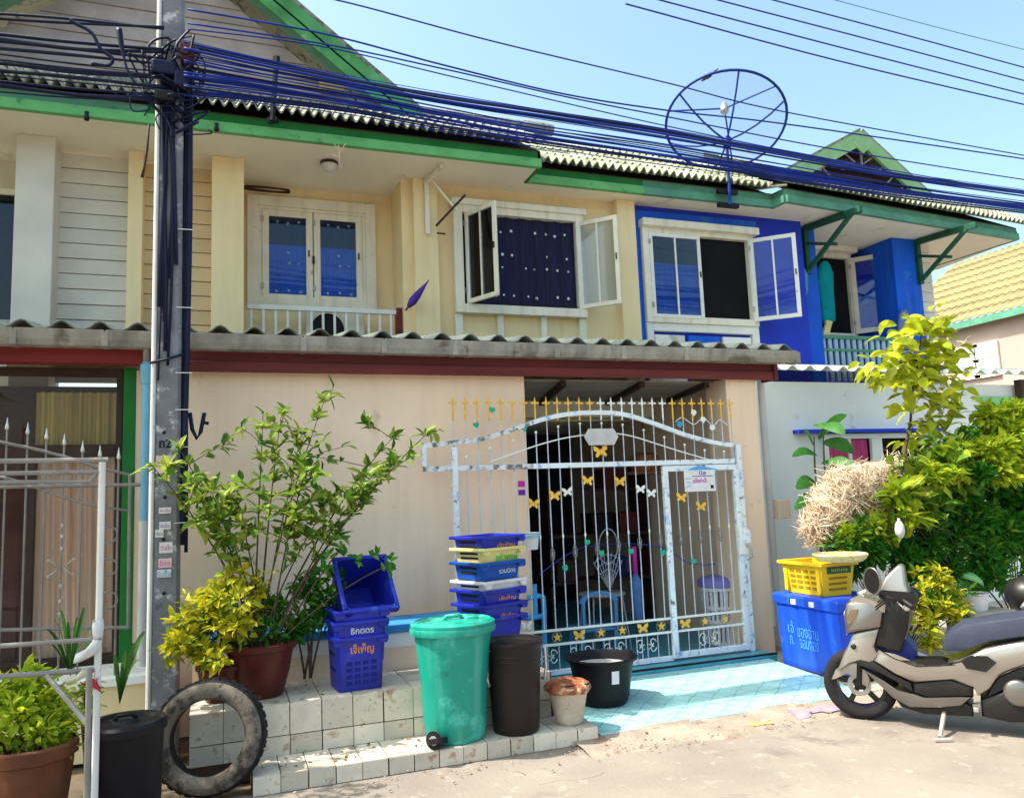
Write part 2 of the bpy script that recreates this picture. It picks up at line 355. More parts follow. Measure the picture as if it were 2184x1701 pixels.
M['leafg'] = mat('green_leaf', (.03, .16, .02), .5, .2, 8, 0, island=[(.02, .14, .014), (.07, .29, .02), (.025, .2, .03), (.28, .44, .03)], transl=.45)
M['leafl'] = mat('lime_leaf', (.16, .26, .03), .5, .2, 8, 0, island=[(.10, .24, .02), (.26, .36, .03), (.06, .2, .02), (.4, .4, .04)], transl=.35)
M['leafgold'] = mat('yellow_hedge_leaf', (.4, .5, .03), .5, .2, 8, 0, island=[(.16, .36, .02), (.46, .56, .03), (.62, .62, .04), (.3, .46, .03)], transl=.45)
M['bigl'] = mat('big_yellow_green_leaf', (.56, .60, .04), .45, .25, 14, .03, 30, rand=.45, transl=.45)
M['strap'] = mat('strap_leaf', (.05, .15, .025), .5, .35, 12, .04, 40, stretch=(3, 3, .5), transl=.3, rand=.4)
M['banana'] = mat('broad_green_leaf', (.05, .20, .03), .45, .2, 6, .04, 40, stretch=(3, 3, .5), transl=.35, rand=.2)
M['straw'] = mat('dry_straw', (.66, .5, .32), .85, .4, 5, 0, island=[(.86, .68, .52), (.95, .86, .68), (.66, .42, .34), (.94, .82, .58)], transl=.22)
M['bag'] = mat('white_plastic_bag', (.75, .75, .76), .4, .1, 8, .1, 30, transl=.3)
M['tealc'] = mat('turquoise_cloth', (.0, .36, .42), .8, .15, 6, .06, 30, transl=.15)
M['violet'] = mat('violet_cloth', (.10, .04, .36), .8, .25, 12, .05)
M['orangeb'] = mat('brown_basketry', (.32, .12, .05), .8, .3, 20, .15, 60)
M['lampg'] = mat('lamp_glass', (.62, .6, .55), .3, .1, 8)
M['meshd'] = mat('dish_mesh', (.16, .2, .46), .6, .1, 8, 0, alpha=.16)
M['dishm'] = mat('dish_frame', (.006, .035, .24), .5, .2, 5)
M['roofy'] = mat('yellow_far_roof', (.25, .205, .10), .8, .14, 2, .08, 20, rand=.12)
M['farpink'] = mat('pale_pink_wall', (.42, .32, .285), .8, .06, 1)
M['pale'] = mat('pale_wall', (.86, .84, .82), .8, .07, 1.2, .05, 40, dirt=((.5, .47, .44), .12, 2))
M['mint'] = mat('mint_panel', (.28, .55, .25), .7, .08, 2)
M['floort'] = mat('teal_floor_tile', (.06, .30, .40), .3, .15, 6, .02)
M['water'] = mat('milky_water', (.50, .48, .47), .08, .1, 5, .02, 15)
M['dimw'] = mat('dull_white_wire', (.34, .35, .4), .6)
# ================================================================== SETTING
def drive_tile_mat():
    m = mat('pale_aqua_tile', (.34, .62, .64), .3, .08, 5, .015, 30, spec=.4, dirt=((.24, .42, .42), .2, 4), rand=.12)
    t = m.node_tree; N = t.nodes; L = t.links; b = N['Principled BSDF']; src = b.inputs['Base Color'].links[0].from_socket
    g = N.new('ShaderNodeTexCoord'); sp = N.new('ShaderNodeSeparateXYZ'); L.new(g.outputs['Object'], sp.inputs[0])
    def mth(op, a, b2=None):
        n = N.new('ShaderNodeMath'); n.operation = op
        for i, q in enumerate((a, b2)):
            if q is None: continue
            if isinstance(q, (int, float)): n.inputs[i].default_value = q
            else: L.new(q, n.inputs[i])
        return n.outputs[0]
    d = mth('ADD', mth('ABSOLUTE', sp.outputs[0]), mth('ABSOLUTE', sp.outputs[1]))
    a1 = mth('LESS_THAN', mth('ABSOLUTE', mth('SUBTRACT', d, .094)), .006)
    mx = N.new('ShaderNodeMix'); mx.data_type = 'RGBA'; L.new(a1, mx.inputs['Factor']); L.new(src, mx.inputs['A']); mx.inputs['B'].default_value = (.17, .34, .37, 1)
    L.new(mx.outputs['Result'], b.inputs['Base Color']); return m
M['dtile'] = drive_tile_mat()

struct('ground', MB().box(-120, 160, -60, 220, -.4, -.03), M['earth'])
def roadz(x, y): return .012*math.sin(x*1.7+y) * .5 + .004*math.sin(5*x+3*y)
struct('road', MB().grid(lambda u, v: V((-6+u*20, -6+v*10.93, roadz(-6+u*20, -6+v*10.93)*(1 if v < .95 else 0))), 80, 44), M['concrete'], smooth=True)
# kerb strip between road and drive: broken, uneven pieces
kerb = struct('kerb', MB().grid(lambda u, v: V((2.12+u*9, 4.52+v*.42+.03*math.sin(u*40)*(1-v)+.02*math.sin(u*97)*(1-v), -.014+.052*v**.7+.010*math.sin(u*60+v*4)*v*(1-v)*4)), 120, 8), M['kerb'], smooth=True)
struct('pavement', MB().box(4.50, 14, 4.90, 9.0, -.05, .045), M['slab'], bevel=.008)
# drive: tiles on a gently rising bed
DX0, DX1, DY0, DY1 = 2.32, 4.48, 4.90, 6.02
def dz(y): return .035 + (y-DY0)/(DY1-DY0)*.055
drive = struct('driveway', MB().prism([(DX0, DY0, -.02), (DX1+.02, DY0, -.02), (DX1+.02, DY1, -.02), (DX0, DY1, -.02)], (0, 0, .03)), M['grout'])
bed = part('bed', MB().add([(DX0, DY0, .0), (DX1+.02, DY0, .0), (DX1+.02, DY1, .0), (DX0, DY1, .0), (DX0, DY0, dz(DY0)-.004), (DX1+.02, DY0, dz(DY0)-.004), (DX1+.02, DY1, dz(DY1)-.004), (DX0, DY1, dz(DY1)-.004)],
    [(4, 5, 6, 7), (0, 1, 5, 4), (1, 2, 6, 5), (3, 0, 4, 7)]), M['grout'], drive)
ts = .2; tm = mesh('tile', MB().box(-ts/2+.002, ts/2-.002, -ts/2+.002, ts/2-.002, -.006, 0), M['dtile'])
sl_a = math.atan2(.055, DY1-DY0)
nx = int((DX1-DX0)/ts)+1; ny = 6
for i in range(11):
    for j in range(6):
        x = DX0+.01+ts*(i+.5)
        if x+ts/2 > DX1+.06: continue
        o = part('tile', tm, None, drive); y = DY0-.005+ts*(j+.5)*.94
        o.location = (x, y, dz(y)+random.uniform(0, .0015)); o.scale = (1, .94, 1)
        o.rotation_euler = (sl_a+random.uniform(-.006, .006), random.uniform(-.006, .006), 0)
struct('gate_sill', MB().box(2.30, 4.62, 6.03, 6.5, -.02, .118), M['floort'], bevel=.006)
part('gate_track', MB().box(2.0, 4.62, 6.03, 6.06, .1185, .13), M['black'], bpy.data.objects['gate_sill'])
struct('carport_floor', MB().box(-.3, 4.8, 6.5, 10.5, -.02, .11), M['floort'])

# ---- tiled step and ledge (each tile its own piece)
def tiled(name, x0, x1, y0, y1, z0, z1, rows, tw, tops, seed=1, gap=.006):
    rnd = random.Random(seed)
    core = struct(name, MB().box(x0, x1, y0+.008, y1, z0, z1-.008), M['grout'])
    zz = z1
    fr = {}
    for h in rows:
        zt = zz-.0; zb = zz-h; x = x0
        while x < x1-.02:
            w = min(tw, x1-x)
            key = (round(w, 3), round(h, 3))
            if key not in fr: fr[key] = mesh('tile', MB().box(gap/2, w-gap/2, 0, .012, gap/2, h-gap/2), M['tile'])
            if rnd.random() > .03:
                o = part('tile', fr[key], None, core); o.location = (x+rnd.uniform(-.002, .002), y0+rnd.uniform(-.002, .002), zb); o.rotation_euler = (rnd.uniform(-.008, .008), 0, rnd.uniform(-.006, .006))
            x += tw
        zz = zb
    x = x0
    while x < x1-.02:
        w = min(tw, x1-x); y = y0
        for d in tops:
            d = min(d, y1-y)
            if d < .02: continue
            key = (round(w, 3), round(d, 3), 't')
            if key not in fr: fr[key] = mesh('tile', MB().box(gap/2, w-gap/2, gap/2, d-gap/2, -.01, 0), M['tile'])
            o = part('tile', fr[key], None, core); o.location = (x, y+.001, z1+rnd.uniform(0, .002)); o.rotation_euler = (rnd.uniform(-.006, .006), rnd.uniform(-.006, .006), 0)
            y += d
        x += tw
    return core
tiled('step', .18, 2.30, 4.87, 5.215, -.02, .10, [.10], .152, [.17, .175], 3)
tiled('ledge', -.16, 2.13, 5.21, 5.80, -.02, .40, [.185, .115], .19, [.2, .2, .19], 5)
pl = struct('planter_wall', MB().box(-.16, 2.10, 5.80, 6.2, 0, .66), M['peach'])
part('blue_coping', MB().box(-.16, 2.13, 5.77, 6.2, .661, .72), mat('coping_blue_paint', (.04, .24, .58), .6, .2, 4), pl, bevel=.008)
part('white_band', MB().box(-.16, 2.105, 5.79, 5.80, .56, .655), M['pale'], pl)
# grit, chips and dead leaves lying on step, ledge and kerb
mb = MB(); rnd = random.Random(4)
for k in range(130):
    q = rnd.random()
    if q < .32: p = V((rnd.uniform(.2, 1.3), rnd.uniform(4.95, 5.19), .103))
    elif q < .5: p = V((rnd.uniform(0.1, .8), rnd.uniform(5.24, 5.75), .403))
    elif q < .8: p = V((rnd.uniform(2.2, 4.4), rnd.uniform(4.5, 4.85), .03))
    else: p = V((rnd.uniform(-.3, 2.2), rnd.uniform(4.65, 4.86), .01))
    a = rnd.uniform(0, 6.3); mb.leaf(p, (math.cos(a), math.sin(a), .1), (0, 0, 1), rnd.uniform(.012, .045), rnd.uniform(.006, .02), .1, .05)
tag(part('leaf_litter', mb, mat('dead_leaf', (.2, .1, .05), .9, .3, 9, 0, island=[(.25, .11, .04), (.1, .05, .03), (.4, .2, .08), (.06, .04, .03)])), 'brown dead leaves scattered on the tiled step and kerb', 'leaf litter', kind='stuff')
mb = MB()
for k in range(260):
    x = rnd.uniform(2.1, 6.0) if k % 3 else rnd.uniform(-.4, 2.4); y = rnd.gauss(4.62, .09) if k % 3 else rnd.gauss(4.72, .1)
    mb.ball((x, y, .012+.004), rnd.uniform(.003, .008), 6, 4, (1.3, 1, .7))
tag(part('gravel', mb, mat('grit_stone', (.35, .28, .22), .9, .3, 20)), 'loose grit and crumbs of concrete along the kerb', 'gravel', kind='stuff')
# paint marks on the kerb edge
def kz(x, y):
    u = (x-2.12)/9; v = max(0, min(1, (y-4.52)/.42)); return -.014+.052*v**.7+.010*math.sin(u*60+v*4)*v*(1-v)*4
def kmark(x0, x1, y0, y1, seed):
    rn = random.Random(seed); w = [rn.uniform(.4, 1) for _ in range(9)]
    return MB().grid(lambda u, v: V((x0+(x1-x0)*u, (y0+y1)/2+(y1-y0)*(v-.5)*w[int(u*8)], kz(x0+(x1-x0)*u, (y0+y1)/2+(y1-y0)*(v-.5)*w[int(u*8)])+.003)), 16, 3)
struct('yellow_paint_mark', kmark(3.33, 3.52, 4.66, 4.74, 1), mat('yellow_paint', (.42, .29, .10), .9, .3, 30, dirt=((.3, .24, .19), .5, 25)))
struct('violet_paint_mark', kmark(3.72, 4.2, 4.66, 4.8, 2), mat('violet_paint', (.30, .22, .31), .9, .3, 15, dirt=((.3, .24, .19), .5, 20)))

# ================================================================== HOUSES
SZ = 5.04
tile_w, tile_l = .2, .36
def tile_mesh(m):
    mb = MB(); n = 16; top = []; th = .02
    for j, y in enumerate((0, tile_l)):
        for k in (0, 1):
            for i in range(n+1):
                x = i/n*tile_w; z = .03*math.cos(i/n*4*math.pi)
                mb.v.append((x, y, z - k*th + .016*(1-j)))
    W = n+1
    for i in range(n):
        mb.f.append((i, i+1, 2*W+i+1, 2*W+i)); mb.f.append((W+i+1, W+i, 3*W+i, 3*W+i+1))
        mb.f.append((W+i, W+i+1, i+1, i))
    return mesh('roof_tile', mb, m, 50)
TM = {'w': tile_mesh(M['roofw']), 'c': tile_mesh(M['rooft'])}
def roof_rows(parent, o, ncol, nrow, pitch, rz, key, skip=None):
    o = V(o); ax = V((math.cos(rz), math.sin(rz), 0)); dp = V((-math.sin(rz), math.cos(rz), 0))
    sl = dp*math.cos(pitch)+V((0, 0, math.sin(pitch))); nn = ax.cross(sl)
    for j in range(nrow):
        for i in range(ncol):
            p = o+ax*i*tile_w+sl*j*.30+nn*.004*(j % 2)
            if skip and skip(p): continue
            t = part('roof_tile', TM[key], None, parent); t.location = p; t.rotation_euler = (pitch-.02+random.uniform(-.012, .012), random.uniform(-.01, .01), rz+random.uniform(-.008, .008))
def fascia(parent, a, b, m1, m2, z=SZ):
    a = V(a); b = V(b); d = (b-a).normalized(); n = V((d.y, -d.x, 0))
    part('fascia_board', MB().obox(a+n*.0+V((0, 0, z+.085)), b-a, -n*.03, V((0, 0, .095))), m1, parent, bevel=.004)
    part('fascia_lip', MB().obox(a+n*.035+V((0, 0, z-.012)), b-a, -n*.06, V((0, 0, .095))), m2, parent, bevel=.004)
PITCH_R = rad(32)

# ---------------------------------------------------------------- house with cream upper floor (middle)
hm = thing('terraced_house', 'cream terraced house behind the gate with a maroon beam and open upstairs window', 'house', (1.9, 8, 0))
part('wall', MB().box(-.28, 2.48, 6.40, 6.52, -.02, 2.64), M['peach'], hm, label='plain peach street wall')
part('wall', MB().box(.20, 1.86, 8.72, 8.85, 2.4, SZ), M['cream'], hm)
part('wall', MB().box(1.84, 1.96, 8.2, 8.84, 2.4, SZ), M['cream'], hm)
part('wall', MB().box(2.20, 4.44, 8.24, 8.4, 2.4, SZ), M['cream'], hm)
part('column', MB().box(-.08, .22, 8.05, 8.75, 2.4, SZ-.002), M['cream'], hm, bevel=.006)
part('column', MB().box(1.95, 2.215, 8.10, 8.5, 2.4, SZ-.002), M['cream'], hm, bevel=.006)
part('column', MB().box(4.42, 4.66, 8.12, 8.5, 2.4, SZ-.002), M['cream'], hm, bevel=.006)
part('column', MB().box(4.52, 4.86, 6.36, 6.70, 0, 2.62), M['peach'], hm, bevel=.008, label='peach carport pillar right of the gate')
part('side_wall', MB().box(4.70, 4.84, 6.70, 10.5, 0, 2.62), M['peach'], hm)
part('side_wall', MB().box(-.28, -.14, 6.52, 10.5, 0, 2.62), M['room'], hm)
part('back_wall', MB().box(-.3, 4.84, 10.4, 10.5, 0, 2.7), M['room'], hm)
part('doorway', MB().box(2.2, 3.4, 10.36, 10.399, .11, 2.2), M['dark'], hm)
part('upper_floor_slab', MB().box(-.78, 4.66, 8.0, 12, 2.42, 2.6), M['soffit'], hm)
def planks(parent, x0, x1, y, z0, z1, h, m):
    w = part('siding_backing', MB().box(x0, x1, y+.025, y+.06, z0, z1), M['gap'], parent)
    pm = mesh('plank', MB().add([(x0, y, .006), (x1, y, .006), (x1, y+.02, .006), (x0, y+.02, .006), (x0, y+.012, h), (x1, y+.012, h), (x1, y+.03, h), (x0, y+.03, h)],
        [(3, 2, 1, 0), (4, 5, 6, 7), (0, 1, 5, 4), (1, 2, 6, 5), (2, 3, 7, 6), (3, 0, 4, 7)]), m)
    z = z0
    while z < z1-.02:
        o = part('plank', pm, None, parent); l = o.location.copy(); o.location = (l.x, l.y+random.uniform(0, .003), l.z+z); z += h
planks(hm, -.71, -.075, 8.36, 2.8, SZ-.05, .148, M['plankc'])
part('column', MB().box(-.83, -.70, 8.12, 8.5, 2.4, SZ-.002), M['cream'], hm, bevel=.005)
# soffit, fascia, roof
part('soffit', MB().box(-.62, 3.2, 7.53, 8.9, SZ, SZ+.03), M['soffit'], hm)
part('soffit', MB().box(3.2, 4.66, 7.93, 8.9, SZ, SZ+.03), M['soffit'], hm)
fascia(hm, (-.62, 7.5, 0), (3.2, 7.5, 0), M['green'], M['greenl'])  # upper board darker: shadow band above the lip put into its green
part('fascia_return', MB().box(3.17, 3.2, 7.5, 7.93, SZ-.01, SZ+.18), M['green'], hm)
fascia(hm, (3.2, 7.9, 0), (4.66, 7.9, 0), M['green'], M['greenl'])  # same painted-in shadow band on the upper board
gable_skip = lambda p: p.x < 2.0 and p.y > 8.32
roof_rows(hm, (-.62, 7.36, SZ+.215), 19, 4, PITCH_R, 0, 'w', gable_skip)
roof_rows(hm, (3.2, 7.76, SZ+.215), 7, 6, PITCH_R, 0, 'c')
part('roof_deck', MB().add([(-.6, 7.5, SZ+.17), (3.2, 7.5, SZ+.17), (3.2, 8.4, SZ+.17+.9*.625), (-.6, 8.4, SZ+.17+.9*.625)], [(0, 1, 2, 3)]), M['gap'], hm, solid=.02)
part('roof_deck', MB().add([(3.2, 7.9, SZ+.17), (4.66, 7.9, SZ+.17), (4.66, 9.3, SZ+.17+1.4*.625), (3.2, 9.3, SZ+.17+1.4*.625)], [(0, 1, 2, 3)]), M['gap'], hm, solid=.02)
rc = mesh('ridge_tile', MB().lathe([(.075, 0), (.085, .02), (.07, .33), (.07, .36)], n=10, m=Matrix(((0, 0, 1), (1, 0, 0), (0, 1, 0)))), M['roofw'], True)
for k in range(7):
    o = part('ridge_tile', rc, None, hm); o.location = (1.4+.33*k, 8.36, SZ+.215+1.0*.625+.04); o.rotation_euler = (0, random.uniform(-.02, .02), random.uniform(-.02, .02))
# big gable over the party wall
GY = 8.4; g0, gz0, gs, gx = 1.80, 5.60, .77, -.52
zap = gz0+gs*(g0-gx)
z = 5.3
while z < zap-.05:
    zt = min(z+.17, zap-.01); f = lambda q: min(g0, gx+(zap-q)/gs)
    xr0, xr1 = f(z), f(zt); xl0, xl1 = 2*gx-xr0, 2*gx-xr1
    part('gable_board', MB().prism([(xl0, GY+.0, z+.006), (xr0, GY, z+.006), (xr1, GY+.012, zt), (xl1, GY+.012, zt)], (0, .03, 0)), M['gablew'], hm); z += .17
part('gable_backing', MB().prism([(2*gx-g0, GY+.05, 5.3), (g0, GY+.05, 5.3), (g0, GY+.05, gz0), (gx, GY+.05, zap), (2*gx-g0, GY+.05, gz0)], (0, .05, 0)), M['gap'], hm)
for s in (1, -1):
    a = V((gx+s*(g0-gx+.16), 8.05, gz0-.06)); b = V((gx, 8.05, zap+.06)); n = V((s*gs, 0, 1)).normalized()
    part('bargeboard', MB().prism([a, b, b+n*.24, a+n*.24], (0, .03, 0)), mat('mid_green_barge_paint', (.07, .27, .09), .6, .3, 4, .03, 40, dirt=((.2, .4, .2), .3, 3)), hm, bevel=.004)
    part('gable_soffit', MB().prism([a+n*.10, b+n*.10, b+n*.12, a+n*.12], (0, .38, 0)), M['greent'], hm)
    part('gable_roof', MB().prism([a+n*.245, b+n*.245, b+n*.29, a+n*.29], (0, 3.2, 0)), M['roofw'], hm)
part('roof_lamp_box', MB().box(1.0, 1.28, 8.30, 8.39, 6.02, 6.14), mat('yellow_plate', (.6, .42, .05), .6), hm, bevel=.01)

# carport roof: ceiling boards, beam, gutter, corrugated edge
for k in range(7):
    part('ceiling_board', MB().box(2.49, 4.69, 6.55+k*.56, 6.55+k*.56+.54, 2.60, 2.615), M['wood'], hm)
for x in (2.9, 3.7, 4.4): part('rafter', MB().bar((x, 6.5, 2.575), (x+.55, 8.6, 2.575), .05, .05), M['brown'], hm)
part('beam', MB().box(-.24, 5.06, 6.32, 6.46, 2.645, 2.80), M['maroon'], hm, bevel=.004)
part('beam_board', MB().box(-.235, 5.03, 6.30, 6.318, 2.60, 2.68), M['redbeam2'], hm, bevel=.003)
part('beam_end', MB().box(5.03, 5.07, 6.28, 6.50, 2.60, 2.80), M['maroon'], hm, bevel=.003)
def gutter(parent, xs, y, z0, z1):
    for a, b in zip(xs[:-1], xs[1:]):
        part('gutter_section', MB().loft([[(x, y+.02, z0), (x, y, z0+.04), (x, y-.012, z1), (x, y+.003, z1), (x, y+.03, z0+.03), (x, y+.13, z0+.02), (x, y+.13, z0)] for x in (a+.004, b-.004)]), M['gutter'], parent, bevel=.002)
        part('gutter_joint', MB().box(b-.022, b+.022, y-.012, y+.12, z0-.006, z1-.012), M['gutter'], parent, bevel=.003)
gutter(hm, [-.24, .6, 1.22, 1.80, 1.93, 2.70, 3.34, 3.98, 4.68, 5.22], 6.16, 2.752, 2.862)
def corrugated(parent, x0, x1, y0, y1, z0, rise, wl, amp, m, sheet=.95, name='corrugated_sheet'):
    x = x0
    while x < x1-.05:
        w = min(sheet, x1-x); n = max(4, int(w/wl*8))
        def fn(u, v, x=x, w=w):
            xx = x+u*w; ph = (xx-x0)/wl*2*math.pi
            return V((xx, y0+(y1-y0)*v, z0+rise*v+amp*(max(-.35, math.cos(ph)))))
        part(name, MB().grid(fn, n, 2), m, parent, smooth=True, solid=.012); x += sheet
corrugated(hm, -.24, 5.22, 6.20, 8.24, 2.89, .32, .243, .042, M['corr'])

# ---- windows
def sash(parent, o, d, w, z0, z1, fw, m, mull=0, bars=0, glass='glassb', th=.03, name='window_sash'):
    """a glazed leaf: o = foot of the hinge edge, d = unit direction of the leaf, w = width"""
    o = V(o); d = V(d).normalized(); n = V((-d.y, d.x, 0)); h = z1-z0; mb = MB(); up = V((0, 0, 1)); o = V((o.x, o.y, z0))
    mb.obox(o, d*fw, n*th, up*h); mb.obox(o+d*(w-fw), d*fw, n*th, up*h)
    mb.obox(o+d*fw, d*(w-2*fw), n*th, up*fw); mb.obox(o+d*fw+up*(h-fw), d*(w-2*fw), n*th, up*fw)
    s = part(name, mb, m, parent, bevel=.004)
    iw = (w-2*fw)
    for k in range(mull): part('mullion', MB().obox(o+d*(fw+iw*(k+1)/(mull+1)-.011)+up*fw+n*.003, d*.022, n*(th-.006), up*(h-2*fw)), m, s)
    for k in range(mull+1):
        a = fw+iw*k/(mull+1)+(.011 if k else 0); b = fw+iw*(k+1)/(mull+1)-(.011 if k < mull else 0)
        part('pane', MB().obox(o+d*a+up*fw+n*(th*.4), d*(b-a), n*.004, up*(h-2*fw)), M[glass], s)
    for q in (.12, .86): part('hinge', MB().obox(o-d*.012+up*(h*q)-n*.006, d*.03, n*(th+.012), up*.06), M['steel'], s)
    part('latch', MB().obox(o+d*(w-fw*.7)+up*(h*.5)-n*.012, d*.014, n*.012, up*.07), M['brown'], s)
    return s
def frame_ring(x0, x1, z0, z1, y0, y1, fw, mb=None):
    mb = mb or MB()
    mb.box(x0, x0+fw, y0, y1, z0, z1); mb.box(x1-fw, x1, y0, y1, z0, z1)
    mb.box(x0+fw, x1-fw, y0, y1, z1-fw, z1); mb.box(x0+fw, x1-fw, y0, y1, z0, z0+fw); return mb
def stars(parent, xs, zs, y, r, m, seed=0):
    mb = MB(); rn = random.Random(seed)
    for x in xs:
        for z in zs:
            if rn.random() < .12: continue
            q = r*rn.uniform(.7, 1.15); a0 = rn.uniform(0, 1); jx, jz = rn.gauss(0, .006), rn.gauss(0, .006)
            pts = []
            for k in range(10):
                a = a0+k*math.pi/5; rr = q if k % 2 == 0 else q*.5; pts.append((x+jx+rr*math.cos(a), y, z+jz+rr*math.sin(a)))
            mb.prism(pts, (0, -.001, 0))
    return part('curtain_print', mb, m, parent, kind='stuff')
def curtain(name, parent, x0, x1, z0, z1, y, m, folds=6, amp=.02):
    n = folds*8
    return part(name, MB().grid(lambda u, v: V((x0+(x1-x0)*u, y+amp*math.sin(u*folds*2*math.pi+.4*math.sin(v*3)), z0+(z1-z0)*v)), n, 4), m, parent, smooth=True)

# window 1: closed pair, on the recessed wall
wa = P(527, 415, 8.7); wb = P(803, 655, 8.7)
x0, x1, z1, z0 = wa.x, wb.x, wa.z, P(700, 650, 8.7).z
part('window_frame', frame_ring(x0, x1, z0-.05, z1, 8.66, 8.72, .115), M['creamw'], hm, bevel=.006)
w1 = part('window', frame_ring(x0+.115, x1-.115, z0+.0, z1-.115, 8.675, 8.72, .035), M['creamw'], hm, bevel=.004)
xm = (x0+x1)/2; zl = z0+.02; zh = z1-.155
for (a, b) in ((x0+.152, xm-.006), (xm+.006, x1-.152)):
    s = sash(hm, (a, 8.665, 0), (1, 0, 0), b-a, zl, zh, .07, M['creamw'])
    mid = zl+(zh-zl)*.62
    part('curtain', MB().grid(lambda u, v: V((a+.06+(b-a-.12)*u, 8.698+.004*math.sin(u*20), zl+.05+(mid-zl-.05)*v)), 20, 2), M['curtb'], s, smooth=True)
    part('curtain', MB().box(a+.06, b-.06, 8.706, 8.71, mid, zh-.05), M['curtk'], s)
    ww = b-a-.16
    stars(s, [a+.08+ww*q for q in (.2, .52, .84)], [zl+.11, mid-.08, mid-.2, zh-.12], 8.692, .022, M['print'], 3)
part('handle', MB().box(xm-.012, xm+.012, 8.64, 8.665, zl+.42, zl+.5), M['brown'], hm)
# balcony rail under window 1
rl = P(527, 652, 8.3); rr = P(870, 668, 8.3)
rail = part('balcony_rail', MB().box(rl.x, rr.x, 8.285, 8.325, rl.z-.03, rl.z+.02), M['white'], hm, bevel=.004)
bm = mesh('baluster', MB().box(-.012, .012, -.01, .01, 2.9, rl.z-.03), M['white'])
for k in range(14):
    o = part('baluster', bm, None, rail); o.location = (rl.x+.04+k*(rr.x-rl.x-.05)/13.5, 8.305, 0)
part('rail_post', MB().box(rr.x-.13, rr.x+.02, 8.26, 8.36, 2.8, rl.z+.04), M['redbeam2'], rail, bevel=.004)
# window 2: open pair, flower print curtain
f0 = P(962, 435, 8.2); f1 = P(1250, 680, 8.2)
x0, x1 = P(968, 600, 8.2).x, P(1245, 600, 8.2).x; zt = P(1100, 448, 8.2).z; zb = P(1100, 655, 8.2).z
mb = frame_ring(x0, x1, zb-.10, zt, 8.13, 8.25, .10)
part('window_frame', mb, M['creamw'], hm, bevel=.006)
part('window_hood', MB().box(x0-.03, x1+.03, 8.10, 8.24, zt-.02, zt+.05), M['creamw'], hm, bevel=.006)
zq = 2.75
for xa in (x0, x1-.085): part('apron_stile', MB().box(xa, xa+.085, 8.18, 8.24, zq, zb-.1), M['creamw'], hm, bevel=.005)
for q in (1/3, 2/3):
    xx = x0+(x1-x0)*q; part('apron_stile', MB().box(xx-.035, xx+.035, 8.19, 8.24, zq, zb-.1), M['creamw'], hm, bevel=.005)
part('window_opening', MB().box(x0+.1, x1-.1, 8.225, 8.232, zb, zt-.1), M['dark'], hm)
c = curtain('curtain', hm, x0+.1, x1-.1, zb, zt-.1, 8.205, M['curtk'], 7, .012)
gw = x1-x0-.2
stars(c, [x0+.1+gw*q for q in (.27, .34, .43, .55, .63, .74, .82, .92)], [zb+(zt-.1-zb)*q for q in (.12, .43, .58, .84)], 8.186, .021, M['print'], 5)
grl = part('window_grille', MB().box(x0+.1, x1-.1, 8.168, 8.175, zb+.02, zb+.03), M['black'], hm)
for k in range(9): part('grille_bar', MB().tube([(x0+.12+k*(gw-.04)/8, 8.172, zb), (x0+.12+k*(gw-.04)/8, 8.172, zt-.1)], .004, 5), M['black'], grl)
hx = P(993, 560, 8.16).x
tip = P(1052, 520, 7.75)
sash(hm, (hx, 8.16, 0), V((tip.x-hx, 7.75-8.16, 0)), .49, zb+.0, zt-.1, .05, M['creamw'], mull=1)
hx = x1-.085
sash(hm, (hx, 8.16, 0), V((.62, -.66, 0)), .50, zb+.0, zt-.1, .05, M['creamw'], mull=1)
# ceiling lamp
cl = thing('ceiling_lamp', 'round ribbed glass lamp on the cream soffit above the closed window', 'lamp', P(702, 352, 8.05))
p = PZ(702, 345, SZ); part('lamp_base', MB().lathe([(.085, -.005), (.09, -.02), (.085, -.035)], (p.x, p.y, SZ), 20), M['brown'], cl, smooth=40)
part('lamp_shade', MB().lathe([(.001, -.11), (.045, -.10), (.072, -.075), (.082, -.035)], (p.x, p.y, SZ), 32, wave=.02, wn=16), M['lampg'], cl, smooth=True)
# clothes bracket on the column
cb = thing('wall_bracket', 'white folding clothes bracket with brown struts fixed to the cream column', 'bracket', P(915, 450, 8.1))
A = PZ(935, 345, SZ-.02); B = P(912, 500, 8.08); C = P(918, 375, 8.08); yb = 8.07
part('mounting_board', MB().bar((B.x, yb, B.z), (B.x, yb, C.z+.1), .05, .03), M['creamw'], cb, bevel=.004)
part('arm', MB().bar((B.x, yb, SZ-.05), (B.x+.05, 7.62, SZ-.05), .04, .05), M['creamw'], cb, bevel=.004)
part('strut', MB().bar(P(902, 362, 8.0), P(975, 450, 7.98), .022, .022), M['creamw'], cb)
part('strut', MB().bar(P(930, 482, 8.02), P(992, 416, 7.95), .022, .022), M['brown'], cb)
part('pin', MB().bar(P(932, 497, 8.05), P(950, 499, 8.0), .015, .015), M['brown'], cb)
# coil lying on the window hood
cpts = [];
for k in range(60):
    a = k/60*4*math.pi; cpts.append(V((P(568, 402, 8.6).x+.24*math.cos(a), 8.60+.045*math.sin(a), P(568, 406, 8.6).z+.012*math.sin(a*.5)+.012*(k/30))))
solo('cable_coil', MB().tube(cpts, .011, 6), M['brown'], 'brown coiled cable lying on top of the closed window frame', 'cable', smooth=True)
